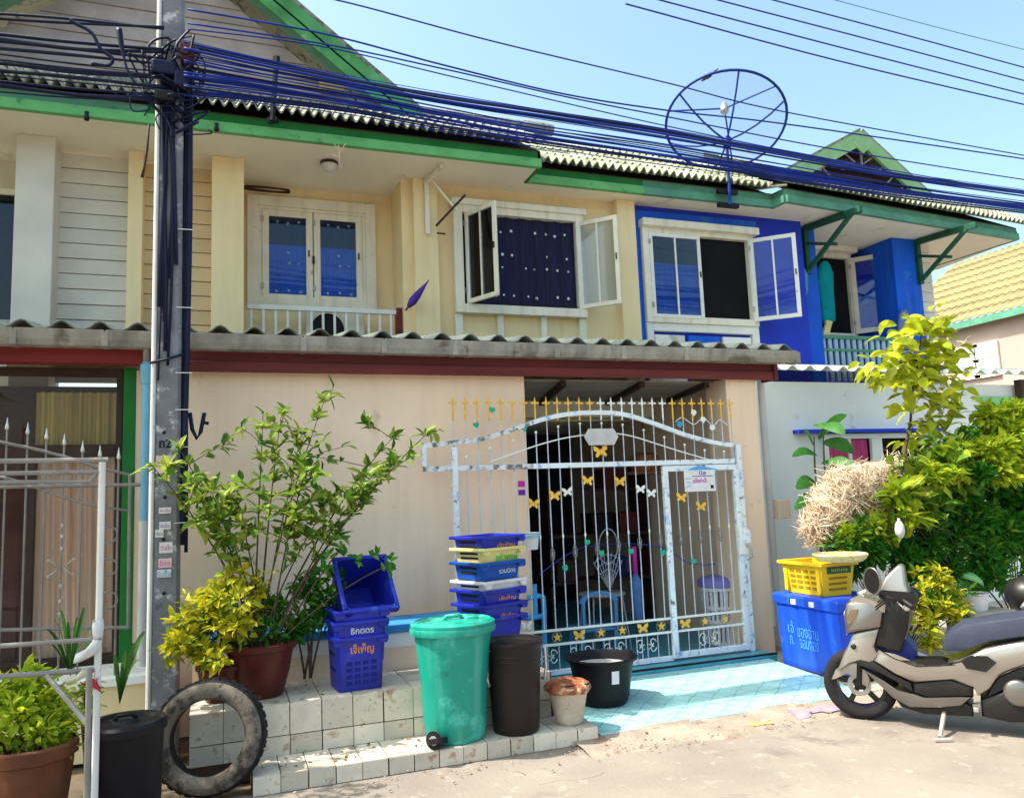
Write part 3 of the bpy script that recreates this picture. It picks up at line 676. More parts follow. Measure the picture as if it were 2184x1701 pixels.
# air conditioner behind the balusters
a0 = P(655, 665, 8.5); a1 = P(752, 722, 8.5)
ac = thing('air_conditioner', 'pale air conditioner unit half hidden behind the balcony railing', 'air conditioner', (a0.x, 8.5, a0.z-.5))
part('casing', MB().box(a0.x-.02, a1.x+.12, 8.42, 8.64, a0.z-.5, a0.z), M['creamw'], ac, bevel=.012)
part('fan_grille', MB().lathe([(.001, 0), (.16, 0), (.17, .01), (.17, -.015), (.001, -.015)], (a0.x+.2, 8.41, a0.z-.2), 24, m=Matrix.Rotation(rad(90), 3, 'X')), M['black'], ac, smooth=40)
# feather duster sticking up from the rail post
d0 = P(865, 662, 8.06); d1 = P(915, 597, 7.9)
fd = thing('feather_duster', 'violet and red feather duster leaning up from the balcony rail post', 'duster', d0)
pts = [d0.lerp(d1, q) for q in (0, .12, .3, .5, .7, .85, 1)]
part('feathers', MB().tube(pts[1:], [.02, .045, .04, .025, .012, .004], 8), M['violet'], fd, smooth=True)
part('handle', MB().tube([d0, pts[2]], .01, 6), M['maroon'], fd)
# ---------------------------------------------------------------- left neighbour
hl = thing('terraced_house', 'pale grey terraced house at the left edge with a red beam and green post', 'house', (-1.8, 8, 0))
part('column', MB().box(-1.74, -1.43, 8.0, 8.5, 2.4, SZ-.002), M['plank'], hm if False else hl, bevel=.006)
planks(hl, -1.44, -.83, 8.30, 2.8, SZ-.05, .148, M['plank'])
part('wall', MB().box(-4.2, -1.74, 8.7, 8.85, 2.4, SZ), M['plank'], hl)
part('soffit', MB().box(-5, -.62, 7.53, 8.9, SZ, SZ+.03), M['soffit'], hl)
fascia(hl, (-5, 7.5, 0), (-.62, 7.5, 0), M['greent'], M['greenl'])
roof_rows(hl, (-4.02, 7.36, SZ+.215), 17, 4, PITCH_R, 0, 'w', lambda p: p.y > 8.32)
part('roof_deck', MB().add([(-5, 7.5, SZ+.17), (-.62, 7.5, SZ+.17), (-.62, 8.6, SZ+.17+1.1*.625), (-5, 8.6, SZ+.17+1.1*.625)], [(0, 1, 2, 3)]), M['gap'], hl, solid=.02)
w = part('window', frame_ring(-2.6, -1.76, 3.35, 4.75, 8.66, 8.72, .06), M['creamw'], hl, bevel=.004)
part('pane', MB().box(-2.54, -1.82, 8.69, 8.694, 3.41, 4.69), M['glassb'], w)
part('curtain', MB().box(-2.54, -1.82, 8.70, 8.704, 3.41, 4.69), M['curtk'], w)
rail = part('balcony_rail', MB().box(-2.6, -1.72, 8.2, 8.24, 3.30, 3.35), M['steel'], hl)
for k in range(8): part('baluster', MB().box(-2.5+k*.1, -2.485+k*.1, 8.21, 8.225, 2.85, 3.3), M['steel'], rail)
part('beam', MB().box(-4.2, -.43, 6.32, 6.46, 2.655, 2.81), M['redbeam'], hl, bevel=.004)
gutter(hl, [-4.2, -3.2, -2.2, -1.32, -.76, -.36], 6.16, 2.752, 2.862)
corrugated(hl, -4.2, -.36, 6.2, 8.24, 2.89, .32, .243, .042, M['corr'])
part('post', MB().box(-.675, -.59, 6.55, 6.72, 0, 2.66), M['green'], hl, bevel=.005, label='bright green door post')
part('wall', MB().box(-.589, -.30, 6.56, 6.75, 0, 2.64), M['peach'], hl)
part('door_frame', MB().box(-.725, -.68, 6.58, 6.66, .5, 2.66).box(-4, -.726, 6.585, 6.655, 2.0, 2.09).box(-4, -.726, 6.585, 6.655, 2.60, 2.66).box(-1.29, -1.24, 6.588, 6.652, .5, 2.0), M['brown'], hl, bevel=.004)
gd = part('glass_door', MB().box(-4, -.726, 6.59, 6.65, .50, .58), M['brown'], hl)
for a, b in ((-4, -1.292), (-1.238, -.727)): part('pane', MB().box(a, b, 6.618, 6.622, .58, 2.0), M['glassd'], gd)
part('pane', MB().box(-4, -.727, 6.618, 6.622, 2.09, 2.60), M['glassd'], gd)
part('curtain', MB().grid(lambda u, v: V((-1.27+.55*u+.03*(1-v)*math.sin(3*u), 6.70+.028*math.sin(u*7*2*math.pi+math.sin(v*2)*.5), .5+1.5*v)), 70, 6), M['curt'], hl, smooth=True)
part('curtain', MB().grid(lambda u, v: V((-1.27+.55*u, 6.70+.02*math.sin(u*9*2*math.pi), 2.09+.4*v)), 70, 2), M['curty'], hl, smooth=True)
part('room', MB().box(-4.2, -.3, 7.6, 7.65, 0, 2.66).box(-4.2, -.3, 6.76, 7.6, .0, .1), mat('dim_room', (.12, .055, .05), .9, .3, 2), hl)
part('low_wall', MB().box(-4.2, -.42, 6.0, 6.5, 0, .46), M['cream'], hl)
part('white_coping', MB().box(-4.2, -.42, 5.97, 6.52, .461, .52), M['pale'], hl, bevel=.006)
# blue / white downpipe beside the pole
dp = thing('downpipe', 'blue plastic downpipe with a white lower half beside the pole', 'pipe', (-.5, 6.3, 0))
pt = P(306, 740, 6.3); pm_ = P(310, 1110, 6.3)
part('upper_pipe', MB().tube([(-.5, 6.28, pm_.z), (-.5, 6.28, 2.66)], .028, 12), M['pvcb'], dp, smooth=40)
part('socket', MB().lathe([(.033, 0), (.038, .01), (.038, .09), (.042, .1), (.042, .14), (.03, .15)], (-.5, 6.28, 2.5), 14), M['pvcb'], dp, smooth=40)
part('lower_pipe', MB().tube([(-.5, 6.28, .0), (-.5, 6.28, pm_.z)], .034, 12), M['pvcw'], dp, smooth=40)
part('outlet', MB().tube([(-.5, 6.28, 2.66), (-.5, 6.26, 2.75), (-.5, 6.22, 2.82)], .022, 10), M['gutter'], dp, smooth=True)

# ---- steel grille gate of the left house
gl = thing('grille_gate', 'grey steel grille gate with spear points in front of the curtained door', 'gate', (-1.2, 6.0, .5))
gy = 6.05
def gp(x, y, dy=0): return P(x, y, gy+dy)
part('arch_rail', MB().tube([gp(-120, 915), gp(0, 942), gp(75, 957), gp(145, 975), gp(210, 997), gp(285, 1014)], .011, 8), M['greyw'], gl, smooth=True)
part('curved_rail', MB().tube([gp(-60, 1005), gp(20, 1020), gp(95, 1046), gp(150, 1064), gp(185, 1075), gp(275, 1089)], .009, 8), M['greyw'], gl, smooth=True)
part('rail', MB().tube([gp(-120, 1040), gp(300, 1033)], .013, 8), M['greyw'], gl)
part('rail', MB().tube([gp(-120, 1345), gp(275, 1337)], .012, 8), M['greyw'], gl)
part('end_post', MB().tube([gp(277, 1014), gp(273, 1337)], .011, 8), M['greyw'], gl)
sp = mesh('spear', MB().lathe([(.001, .085), (.006, .05), (.014, .015), (.011, .004), (.006, 0)], n=8), M['chrome'], True)
for x, y in ((-35, 890), (15, 917), (59, 927), (99, 938), (137, 950), (176, 965), (213, 975), (253, 980)):
    t = gp(x, y)
    b = part('bar', MB().tube([(t.x, gy, .5), (t.x, gy, t.z)], .007, 6), M['greyw'], gl)
    o = part('spear_point', sp, None, b); o.location = (t.x, gy, t.z)
for y in (1140, 1209, 1279):
    c = gp(231, y); ring = [c+V((.055*math.cos(k*math.pi/8), 0, .055*math.sin(k*math.pi/8))) for k in range(16)]
    part('ring', MB().tube(ring, .006, 6, closed=True), M['greyw'], gl, smooth=True)
cx = gp(131, 1210)
for sx in (-1, 1):
    for sz in (-1, 1):
        part('scroll', MB().tube([cx+V((sx*(.01+.08*math.sin(q*1.5)), -.004, sz*(.0+.05*q+.02*math.sin(q*3)))) for q in (0, .3, .6, .9, 1.2, 1.5)]+[cx+V((sx*.06, -.004, sz*.06))], .005, 6), M['steel'], gl, smooth=True)
for q in (-.3, -.22, -.12, .12, .2, .27): part('bead', MB().ball(cx+V((0, 0, q)), .014, 8, 6, (1, 1, 1.4)), M['steel'], gl, smooth=True)

# ---------------------------------------------------------------- blue house
hb = thing('terraced_house', 'blue terraced house with white windows and a balcony on the right', 'house', (7, 8.4, 0))
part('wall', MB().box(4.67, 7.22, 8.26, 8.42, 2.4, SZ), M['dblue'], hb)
part('column', MB().box(7.2, 7.58, 8.42, 9.3, 2.4, SZ-.002), M['blue'], hb, bevel=.006)
part('column', MB().box(9.02, 9.50, 8.5, 9.3, 2.4, SZ-.002), M['blue'], hb, bevel=.006)
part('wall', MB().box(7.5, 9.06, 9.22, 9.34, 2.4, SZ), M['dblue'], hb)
planks(hb, 9.50, 9.86, 8.62, 2.8, SZ-.03, .15, M['plank'])
part('end_wall', MB().box(9.80, 9.86, 8.68, 13, 2.4, SZ+.0), M['plank'], hb)
pA = PZ(1676, 430, SZ); pB = PZ(2170, 511, SZ); eB = PZ(2000, 575, SZ); eF = pB
part('soffit', MB().prism([(4.66, 7.93, SZ), (6.46, 7.93, SZ), (pA.x+.02, pA.y+.03, SZ), (pB.x, pB.y+.03, SZ), (eB.x, eB.y, SZ), (9.5, 11, SZ), (4.66, 11, SZ)], (0, 0, .03)), M['soffit'], hb)
part('soffit_edge', MB().bar(V((pB.x, pB.y, SZ+.06)), V((eB.x-.3, eB.y+1, SZ+.06)), .03, .14), M['greent'], hb)
fascia(hb, (4.66, 7.9, 0), (6.50, 7.9, 0), M['greent'], M['greent'])
fascia(hb, (6.50, 7.93, 0), (pA.x, pA.y, 0), M['greent'], M['greent'])
fascia(hb, (pA.x, pA.y, 0), (pB.x, pB.y, 0), M['greent'], M['greent'])
roof_rows(hb, (4.6, 7.76, SZ+.215), 9, 6, PITCH_R, 0, 'c')
rzB = math.atan2(pB.y-pA.y, pB.x-pA.x)
roof_rows(hb, (pA.x, pA.y-.14, SZ+.215), 27, 6, PITCH_R, rzB, 'c')
q = lambda t, up: V((pA.x+(pB.x-pA.x)*t-math.sin(rzB)*up, pA.y+(pB.y-pA.y)*t+math.cos(rzB)*up, SZ+.165+up*.625))
part('roof_deck', MB().quad(q(0, 0), q(1, 0), q(1, 1.9), q(0, 1.9)), M['gap'], hb, solid=.02)
part('roof_deck', MB().add([(4.66, 7.9, SZ+.17), (6.4, 7.9, SZ+.17), (6.4, 9.3, SZ+.17+1.4*.625), (4.66, 9.3, SZ+.17+1.4*.625)], [(0, 1, 2, 3)]), M['gap'], hb, solid=.02)
# small gable with openwork boards
gY = 8.75
ga, gl_, gr_ = P(1838, 292, gY), P(1668, 385, gY), P(1985, 418, gY)
gr_ = V((gr_.x, gY, gl_.z-.04)); 
part('gable_wall', MB().prism([gl_+V((.2, .22, -.2)), gr_+V((-.1, .22, -.2)), ga+V((0, .22, -.05))], (0, .05, 0)), mat('dark_gable_board', (.05, .03, .05), .8, .3, 6), hb)
for s, e in ((gl_, -1), (gr_, 1)):
    d = (s-ga).normalized(); n = V((-d.z*e*-1, 0, d.x*e*-1)); n = V((d.z, 0, -d.x))
    if n.z < 0: n = -n
    part('bargeboard', MB().prism([ga-d*.02-n*.10, s-n*.10, s+n*.09, ga-d*.02+n*.09], (0, .04, 0)), mat('pale_lime_barge_paint', (.26, .46, .22), .6, .15, 5), hb, bevel=.004)
    part('gable_roof', MB().prism([ga-d*.05+n*.095, s+n*.095, s+n*.13, ga-d*.05+n*.13], (0, 1.8, 0)), M['rooft'], hb)
    for k in range(5):
        st = ga.lerp(s, .22+.15*k)-n*.11
        part('fretwork_bar', MB().bar(st+V((0, .06, 0)), st+V((-e*.16, .06, -.10-.02*k)), .018, .02), M['greyw'], hb)
for k in range(5):
    f = .3+k*.15; l = ga.lerp(gl_, f); r = ga.lerp(gr_, f)
    part('gable_slat', MB().bar(l+V((.12, .16, -.07)), r+V((-.12, .16, -.07)), .02, .05), M['gablew'] if k == 4 else M['brown'], hb)
part('apex_board', MB().prism([ga+V((-.16, -.006, -.13)), ga+V((0, -.006, -.26)), ga+V((.16, -.006, -.13)), ga+V((0, -.006, .10))], (0, .03, 0)), mat('pale_lime_apex_paint', (.26, .46, .22), .6, .15, 5), hb)
part('valley_flashing', MB().quad(V((6.25, 7.86, SZ+.19)), V((pA.x, pA.y-.05, SZ+.19)), V((pA.x+1.2, 9.4, SZ+1.15)), V((6.25, 9.3, SZ+1.06))), M['rooft'], hb, solid=.02)
part('fretwork_post', MB().bar(ga+V((0, .05, -.1)), ga+V((0, .05, -.42)), .025, .025), M['greyw'], hb)
# window 3: white surround, one leaf shut, one open
Yb = 8.22
x0, x1 = P(1372, 600, Yb).x, P(1608, 600, Yb).x; zt = P(1480, 492, Yb).z; zb = P(1480, 682, Yb).z
part('blue_surround', MB().box(x0-.13, x0-.005, 8.225, 8.27, 2.75, zt+.20).box(x0-.005, x1+.1, 8.225, 8.27, zt+.075, zt+.20), M['blue'], hb)
part('window_frame', frame_ring(x0, x1, zb-.06, zt, 8.17, 8.25, .085), M['creamw'], hb, bevel=.006)
part('window_hood', MB().box(x0-.02, x1+.05, 8.10, 8.24, zt-.02, zt+.07), M['creamw'], hb, bevel=.006)
part('apron_stile', MB().box(x0, x0+.09, 8.19, 8.26, 2.75, zb-.06), M['white'], hb, bevel=.005); part('apron_stile', MB().box(x1-.1, x1, 8.19, 8.26, 2.75, zb-.06), M['white'], hb, bevel=.005)
part('window_apron', MB().box(x0+.09, x1-.1, 8.19, 8.26, zb-.16, zb-.061), M['white'], hb, bevel=.005)
for k, (a, b) in enumerate(((.09, .42), (.42, .70), (.70, 1.2))):
    wd = x1-x0
    if k != 1: part('apron_panel', MB().box(x0+.09+(wd-.19)*(0 if k == 0 else .68)+.02, x0+.09+(wd-.19)*(.32 if k == 0 else 1)-.02, 8.21, 8.255, 2.75, zb-.2), M['pale'], hb)
    else: part('apron_panel', MB().box(x0+.09+(wd-.19)*.34, x0+.09+(wd-.19)*.66, 8.20, 8.255, 2.75, zb-.2), M['blue'], hb)
part('window_opening', MB().box(x0+.085, x1-.085, 8.245, 8.255, zb, zt-.085), M['dark'], hb)
hw = (x1-x0-.17)/2
s = sash(hb, (x0+.085, 8.165, 0), (1, 0, 0), hw, zb, zt-.085, .045, M['white'], mull=1)
mz = zb+(zt-zb)*.58
part('curtain', MB().grid(lambda u, v: V((x0+.1+(hw-.03)*u, 8.225+.006*math.sin(u*25), zb+.03+(mz-zb)*v)), 30, 2), M['curtb'], s, smooth=True)
sash(hb, (x1-.08, 8.16, 0), V((.70, -.62, 0)), .56, zb, zt-.07, .05, M['white'], mull=1)
part('curtain', MB().box(x1+.2, x1+.21, 8.2, 8.21, zb, zb+.01), M['curtb'], hb)
# balcony of the blue house
rl = P(1735, 716, 8.5); rr = P(1895, 722, 8.5)
rail = part('balcony_rail', MB().box(rl.x, 9.05, 8.48, 8.54, rl.z-.03, rl.z+.02), M['greent'], hb, bevel=.004)
slm = mesh('baluster', MB().box(-.028, .028, -.012, .012, 2.95, rl.z-.03), mat('grey_teal_paint', (.38, .52, .54), .6, .15, 5))
for k in range(14):
    o = part('baluster', slm, None, rail); o.location = (rl.x+.06+k*.104, 8.51, 0)
part('lower_rail', MB().box(rl.x, 9.05, 8.49, 8.53, rl.z-.2, rl.z-.165), M['greent'], rail)
wx0, wx1 = P(1722, 600, 9.2).x, P(1800, 600, 9.2).x; wz1 = P(1760, 548, 9.2).z; wz0 = P(1760, 712, 9.2).z
part('window_frame', frame_ring(wx0-.05, wx1+.12, wz0-.06, wz1+.05, 9.14, 9.22, .07), M['creamw'], hb, bevel=.005)
part('window_hood', MB().box(wx0-.05, wx1+.14, 9.02, 9.2, wz1+.05, wz1+.13), M['creamw'], hb, bevel=.005)
part('window_opening', MB().box(wx0, wx1+.05, 9.2, 9.215, wz0, wz1), M['dark'], hb)
hx = wx1+.06; td = P(1895, 640, 8.75); dv = V((td.x-hx, 8.75-9.12, 0))
s = sash(hb, (hx, 9.12, 0), dv, dv.length, wz0, wz1-.02, .07, M['creamw'])
dn = dv.normalized(); nn = V((-dn.y, dn.x, 0)); o0 = V((hx, 9.12, wz0))+nn*.022
part('curtain', MB().quad(o0+dn*.07+V((0, 0, .07)), o0+dn*(dv.length-.07)+V((0, 0, .07)), o0+dn*(dv.length-.07)+V((0, 0, wz1-wz0-.09)), o0+dn*.07+V((0, 0, wz1-wz0-.09))), M['dblue'], s, solid=.004)
o1 = o0-nn*.006
part('curtain', MB().prism([o1+dn*.07+V((0, 0, .42)), o1+dn*.07+V((0, 0, .52)), o1+dn*(dv.length-.07)+V((0, 0, .62)), o1+dn*(dv.length-.07)+V((0, 0, .09)), o1+dn*.30+V((0, 0, .09)), o1+dn*.31+V((0, 0, .3)), o1+dn*.22+V((0, 0, .43))], nn*.003), mat('pale_blue_curtain', (.16, .3, .75), .8), s)
# green timber brackets under the soffit
for nm, (ax, ay, Yc, lab) in enumerate(((1712, 487, 8.4, 'dark green timber eaves bracket on the left balcony column'), (1952, 515, 8.5, 'dark green timber eaves bracket on the right balcony column'))):
    a = PZ(ax, ay, SZ-.03); a = V((a.x, Yc-.02, SZ-.05)); b = V((a.x+.18, Yc-.85, SZ-.05))
    k = thing('eaves_bracket', lab, 'bracket', a, group='green eaves brackets')
    part('arm', MB().bar(a, b, .06, .08), M['dgreen'], k, bevel=.004)
    part('wall_piece', MB().bar(a, a+V((0, 0, -.62)), .07, .07), M['dgreen'], k, bevel=.004)
    part('strut', MB().bar(a+V((0, 0, -.58)), b+V((-.03, .1, 0)), .045, .05), M['dgreen'], k)
    part('strut', MB().bar(a+V((0, 0, -.2)), a+V((.06, -.5, -.36)), .035, .04), M['dgreen'], k)
# ground floor of the blue house: pale wall, window, corrugated edge
part('wall', MB().box(4.9, 12, 7.55, 7.7, 0, 2.78), M['pale'], hb, label='pale ground floor wall')
part('corner_pipe', MB().tube([(5.12, 6.62, 0), (5.12, 6.62, 2.7)], .035, 10), M['pvcw'], hb, smooth=40)
part('party_wall', MB().box(4.88, 5.04, 6.64, 7.56, 0, 2.78), M['pale'], hb)
corrugated(hb, 5.9, 11.2, 7.35, 8.45, 2.90, .22, .243, .04, M['corrw'])
g0 = P(1757, 925, 7.5); g1 = P(1992, 1040, 7.5)
part('window_frame', frame_ring(g0.x, g1.x, 1.55, g0.z, 7.50, 7.56, .06).box((g0.x+g1.x)/2-.10, (g0.x+g1.x)/2+.06, 7.50, 7.56, 1.61, g0.z-.06), M['white'], hb, bevel=.004)
part('lintel', MB().box(g0.x-.4, g1.x+.2, 7.44, 7.56, g0.z+.01, g0.z+.05), M['dblue'], hb)
wd = part('window', MB().box(g0.x+.36, g0.x+.40, 7.51, 7.55, 1.61, g0.z-.06), M['white'], hb)
part('window_opening', MB().box(g0.x+.06, g1.x-.06, 7.545, 7.549, 1.6, g0.z-.05), M['dark'], hb)
curtain('curtain', hb, g0.x+.07, g0.x+.36, 1.72, g0.z-.07, 7.535, M['pink'], 4, .008)
curtain('curtain', hb, g0.x+.40, g0.x+.66, 1.72, g0.z-.07, 7.535, M['pink'], 4, .008)
part('mint_panel', MB().box(P(2098, 870, 7.5).x, 12, 7.50, 7.549, P(2098, 905, 7.5).z-.4, P(2098, 845, 7.5).z), M['mint'], hb, bevel=.004)
part('brown_post', MB().box(P(2176, 870, 7.45).x, P(2176, 870, 7.45).x+.1, 7.40, 7.5, 1, P(2176, 810, 7.45).z), M['brown'], hb)
part('meter_box', MB().box(P(1650, 1070, 6.62).x, P(1672, 1070, 6.62).x+.02, 6.55, 6.63, P(1660, 1105, 6.62).z, P(1660, 1065, 6.62).z), M['peach'], hb, bevel=.006)
# teal dress on a hanger, towel, bags on the blue house
sh = thing('hanging_dress', 'turquoise dress on a hanger in front of the blue balcony window', 'dress', P(1757, 560, 8.9))
def prof(rows, Y, th, mbm):
    rings = []
    for (y, xl, xr) in rows:
        a = P(xl, y, Y); b = P(xr, y, Y); c = (a+b)/2; hwid = (b.x-a.x)/2; ring = []
        for k in range(12):
            g = 2*math.pi*k/12; ring.append((c.x+hwid*math.cos(g)*(1+.06*math.cos(3*g)), Y+th*math.sin(g), c.z))
        rings.append(ring)
    mbm.loft(rings); return mbm
part('cloth', prof([(558, 1753, 1763), (566, 1747, 1770), (580, 1742, 1776), (600, 1741, 1777), (618, 1744, 1777), (640, 1748, 1779), (665, 1749, 1781), (683, 1752, 1781), (690, 1756, 1772)], 8.9, .045, MB()), M['tealc'], sh, smooth=True)
hp = P(1754, 540, 8.9); part('hanger', MB().tube([hp+V((0, 0, .08)), hp+V((.02, 0, .04)), hp+V((0, 0, -.02)), P(1757, 560, 8.9)], .006, 6), M['brown'], sh)
solo('towel', MB().prism([P(1765, 683, 8.6), P(1775, 686, 8.6), P(1768, 714, 8.55), P(1757, 712, 8.55)], (0, .03, 0)), M['cry'], 'narrow pale yellow towel hung over the balcony rail', 'towel', bevel=.006)
def crumple_bag(name, rows, Y, th, m, label, seed):
    rn = random.Random(seed); rings = []
    for (y, xl, xr) in rows:
        a = P(xl, y, Y); b = P(xr, y, Y); c = (a+b)/2; hwid = (b.x-a.x)/2
        rings.append([(c.x+hwid*math.cos(2*math.pi*k/10)*rn.uniform(.8, 1.1), Y+th*math.sin(2*math.pi*k/10)*rn.uniform(.6, 1.2), c.z+rn.uniform(-.01, .01)) for k in range(10)])
    return solo(name, MB().loft(rings), m, label, 'plastic bag', smooth=True)
mbl = mat('pale_blue_bag', (.08, .32, .55), .4, .2, 8, .1, 30, transl=.2)
crumple_bag('plastic_bag', [(573, 1707, 1716), (585, 1703, 1724), (605, 1702, 1725), (625, 1706, 1722), (640, 1709, 1716)], 8.38, .04, mbl, 'pale blue plastic bag hung on the left balcony column', 1)
crumple_bag('plastic_bag', [(660, 1925, 1930), (672, 1917, 1938), (700, 1914, 1937), (730, 1918, 1931), (748, 1921, 1926)], 8.46, .04, mat('grey_blue_bag', (.2, .28, .5), .4, .2, 8, .1, 30, transl=.2), 'grey blue plastic bag hung on the right balcony column', 2)

# ---------------------------------------------------------------- far building at the right
FB = 16
fb = thing('far_house', 'far pink house with a yellow tiled roof at the right edge', 'house', (21, FB, 0))
e0 = P(2008, 708, FB); e1 = P(2200, 666, FB); t0 = P(2004, 640, FB); t1 = P(2200, 560, FB)
el = e0.z+.15; ex0 = e0.x
# its eaves run towards the viewer: roof slope faces left
part('wall', MB().box(ex0+.25, ex0+9, 12.2, 20, 0, el+.05), M['farpink'], fb)
def froof(u, v): return V((ex0+3.2*v*1.0, 17.5-6.8*u, el+2.0*v+0))
E0 = PZ(2008, 708, e0.z); 
yA, yB = 18.5, 11.5
rows = 9
for j in range(rows):
    part('tile_course', MB().grid(lambda u, v, j=j: V((ex0+.42*(j+v*1.05), yA+(yB-yA)*u, el+.30*(j+v*1.05)+.03*math.cos(u*60*math.pi)+(.03*(1-v)))), 120, 1), M['roofy'], fb, smooth=True, solid=.02)
part('fascia', MB().box(ex0-.04, ex0+.04, yB, yA, el-.18, el-.02), M['greent'], fb)
part('soffit', MB().box(ex0, ex0+.3, yB, yA, el-.05, el-.03), M['farpink'], fb)
def fwin(cx, cy):
    for k, (px_, py_) in enumerate(((cx, cy),)):
        c = PX(px_, py_, ex0+.24); w = part('window', MB().box(ex0+.17, ex0+.24, c.y-.36, c.y+.36, c.z-.45, c.z+.45), M['creamw'], fb)
        for dy in (-.165, .165):
            for dzz in (-.2, .2): part('pane', MB().box(ex0+.15, ex0+.165, c.y+dy-.13, c.y+dy+.13, c.z+dzz-.16, c.z+dzz+.16), M['inkw'], w)
fwin(2066, 774); fwin(2106, 767)
def sm(l, k=5):
    o = []
    for i in range(len(l)-1):
        a, b, c, d = l[max(i-1, 0)], l[i], l[i+1], l[min(i+2, len(l)-1)]
        o += [.5*((2*b)+(c-a)*t+(2*a-5*b+4*c-d)*t*t+(3*b-a-3*c+d)*t**3) for t in [j/k for j in range(k)]]
    return o+[l[-1]]
# ---------------------------------------------------------------- utility pole
PY = 5.85
pl_x0, pl_x1 = P(327, 1000, PY-.08).x, P(384, 1000, PY-.08).x
pole = thing('utility_pole', 'grey concrete utility pole with cables and stickers in front of the houses', 'pole', ((pl_x0+pl_x1)/2, PY, 0))
pc = (pl_x0+pl_x1)/2; hw0 = (pl_x1-pl_x0)/2
rings = []
for z, k in ((0, 1.08), (1.5, 1.02), (3, 1.0), (5, .97), (9.2, .82)):
    h = hw0*k; c = .02
    rings.append([(pc-h+c, PY-h, z), (pc+h-c, PY-h, z), (pc+h, PY-h+c, z), (pc+h, PY+h-c, z), (pc+h-c, PY+h, z), (pc-h+c, PY+h, z), (pc-h, PY+h-c, z), (pc-h, PY-h+c, z)])
part('shaft', MB().loft(rings), M['pole'], pole)
fY = PY-hw0*1.02-.004
part('conduit', MB().tube([(pc-hw0-.012, fY+.01, .0), (pc-hw0-.004, fY+.01, 4.0), (pc-hw0+.004, fY+.012, 9)], .016, 8), M['pvcw'], pole, smooth=40)
rnp = random.Random(11)
xr = P(394, 600, PY-.04).x
for k in range(7):
    ox = rnp.uniform(-.025, .03); oy = rnp.uniform(-.05, .05)
    zb_ = 1.25+rnp.uniform(0, .35)
    part('drop_cable', MB().tube([(xr+ox+.012*math.sin(z*1.3+k), PY-.03+oy, z) for z in (zb_, 1.6, 2.2, 2.9, 3.6, 4.3, 4.75)], .012+.006*(k % 2), 7), M['wire'], pole, smooth=True)
for k in range(9):
    x = pc+rnp.uniform(-.04, .04); part('drop_cable', MB().tube([(x+.02*math.sin(z*2+k), fY-.012, z) for z in (2.45+.1*k, 2.9+.1*k, 3.4+.06*k, 3.9, 4.3, 4.7)], .006+.003*(k%3), 6), M['wire'], pole, smooth=True)
for z in (1.5, 1.75, 2.0, 2.25, 2.5, 2.95, 3.5): part('cable_tie', MB().box(xr-.05, xr+.055, PY-.1, PY-.095, z, z+.006), M['pvcw'], pole)
part('strap', MB().tube([(pc-hw0-.03, fY-.01, P(350, 775, fY).z), (pc, fY-.02, P(350, 772, fY).z+.02), (pc+hw0+.02, fY-.01, P(385, 755, fY).z)], .009, 6), M['wire'], pole, smooth=True)
# junction boxes where the cables meet the pole
for (x, y, w, h, m) in ((352, 210, .13, .08, 'black'), (400, 118, .09, .12, 'maroon'), (350, 150, .16, .10, 'wire'), (388, 175, .10, .12, 'wire')):
    c = P(x, y, PY-.12); part('cable_clamp', MB().box(c.x-w/2, c.x+w/2, PY-.18, PY-.06, c.z-h/2, c.z+h/2), M[m], pole, bevel=.015)
mb = MB()
for k in range(34):
    c = P(rnp.uniform(312, 420), rnp.uniform(90, 265), PY-.14); pts = [c+V((rnp.uniform(-.14, .14), rnp.uniform(-.06, .06), rnp.uniform(-.12, .12))) for _ in range(4)]
    mb.tube(sm(pts, 5), rnp.choice((.005, .007, .009)), 5)
part('cable_tangle', mb, M['wire'], pole, smooth=True, kind='stuff')
mb = MB()
for (x, y) in ((350, 922), (349, 1150), (350, 1265), (352, 1060)):
    c = P(x, y, fY); mb.lathe([(.001, 0), (.012, 0)], (c.x, fY-.002, c.z), 12, m=Matrix.Rotation(rad(90), 3, 'X'))
part('bolt_hole', mb, M['inkk'], pole)
hk = [P(405, 880, PY), P(410, 915, PY), P(420, 935, PY), P(428, 920, PY), P(432, 900, PY), P(436, 880, PY)]
part('cable_hook', MB().tube(hk, .014, 7).tube([hk[4], hk[4]+V((.04, 0, -.01))], .012, 7), M['wire'], pole, smooth=True)

# text helper: flat lettering standing 1 mm off its surface
def text(s, name, m, parent, c, right, up, w, h, th=.0012, bold=0):
    cu = bpy.data.curves.new('lettering', 'FONT'); cu.body = s; cu.size = 1; cu.extrude = 0; cu.offset = bold; cu.resolution_u = 3
    ob = bpy.data.objects.new('lettering', cu); COL.objects.link(ob)
    dg = bpy.context.evaluated_depsgraph_get(); me = bpy.data.meshes.new_from_object(ob.evaluated_get(dg)); bpy.data.objects.remove(ob)
    if not me.vertices: return None
    xs = [v.co.x for v in me.vertices]; ys = [v.co.y for v in me.vertices]; x0, x1, y0, y1 = min(xs), max(xs), min(ys), max(ys)
    right = V(right).normalized(); up = V(up).normalized(); c = V(c)
    for v in me.vertices:
        v.co = c+right*((v.co.x-(x0+x1)/2)/(x1-x0)*w)+up*((v.co.y-(y0+y1)/2)/(y1-y0)*h)
    me.materials.clear(); me.materials.append(m); me.name = name
    return part(name, me, None, parent)
RX, UZ = (1, 0, 0), (0, 0, 1)
def sticker(x, y, w, h, m, txt=None, tm_='inkk', tw=.8, th=.5):
    c = P(x, y, fY); o = part('sticker', MB().box(c.x-w/2, c.x+w/2, fY-.004, fY-.002, c.z-h/2, c.z+h/2), M[m], pole)
    if txt: text(txt, 'lettering', M[tm_], pole, (c.x, fY-.0055, c.z), RX, UZ, w*tw, h*th)
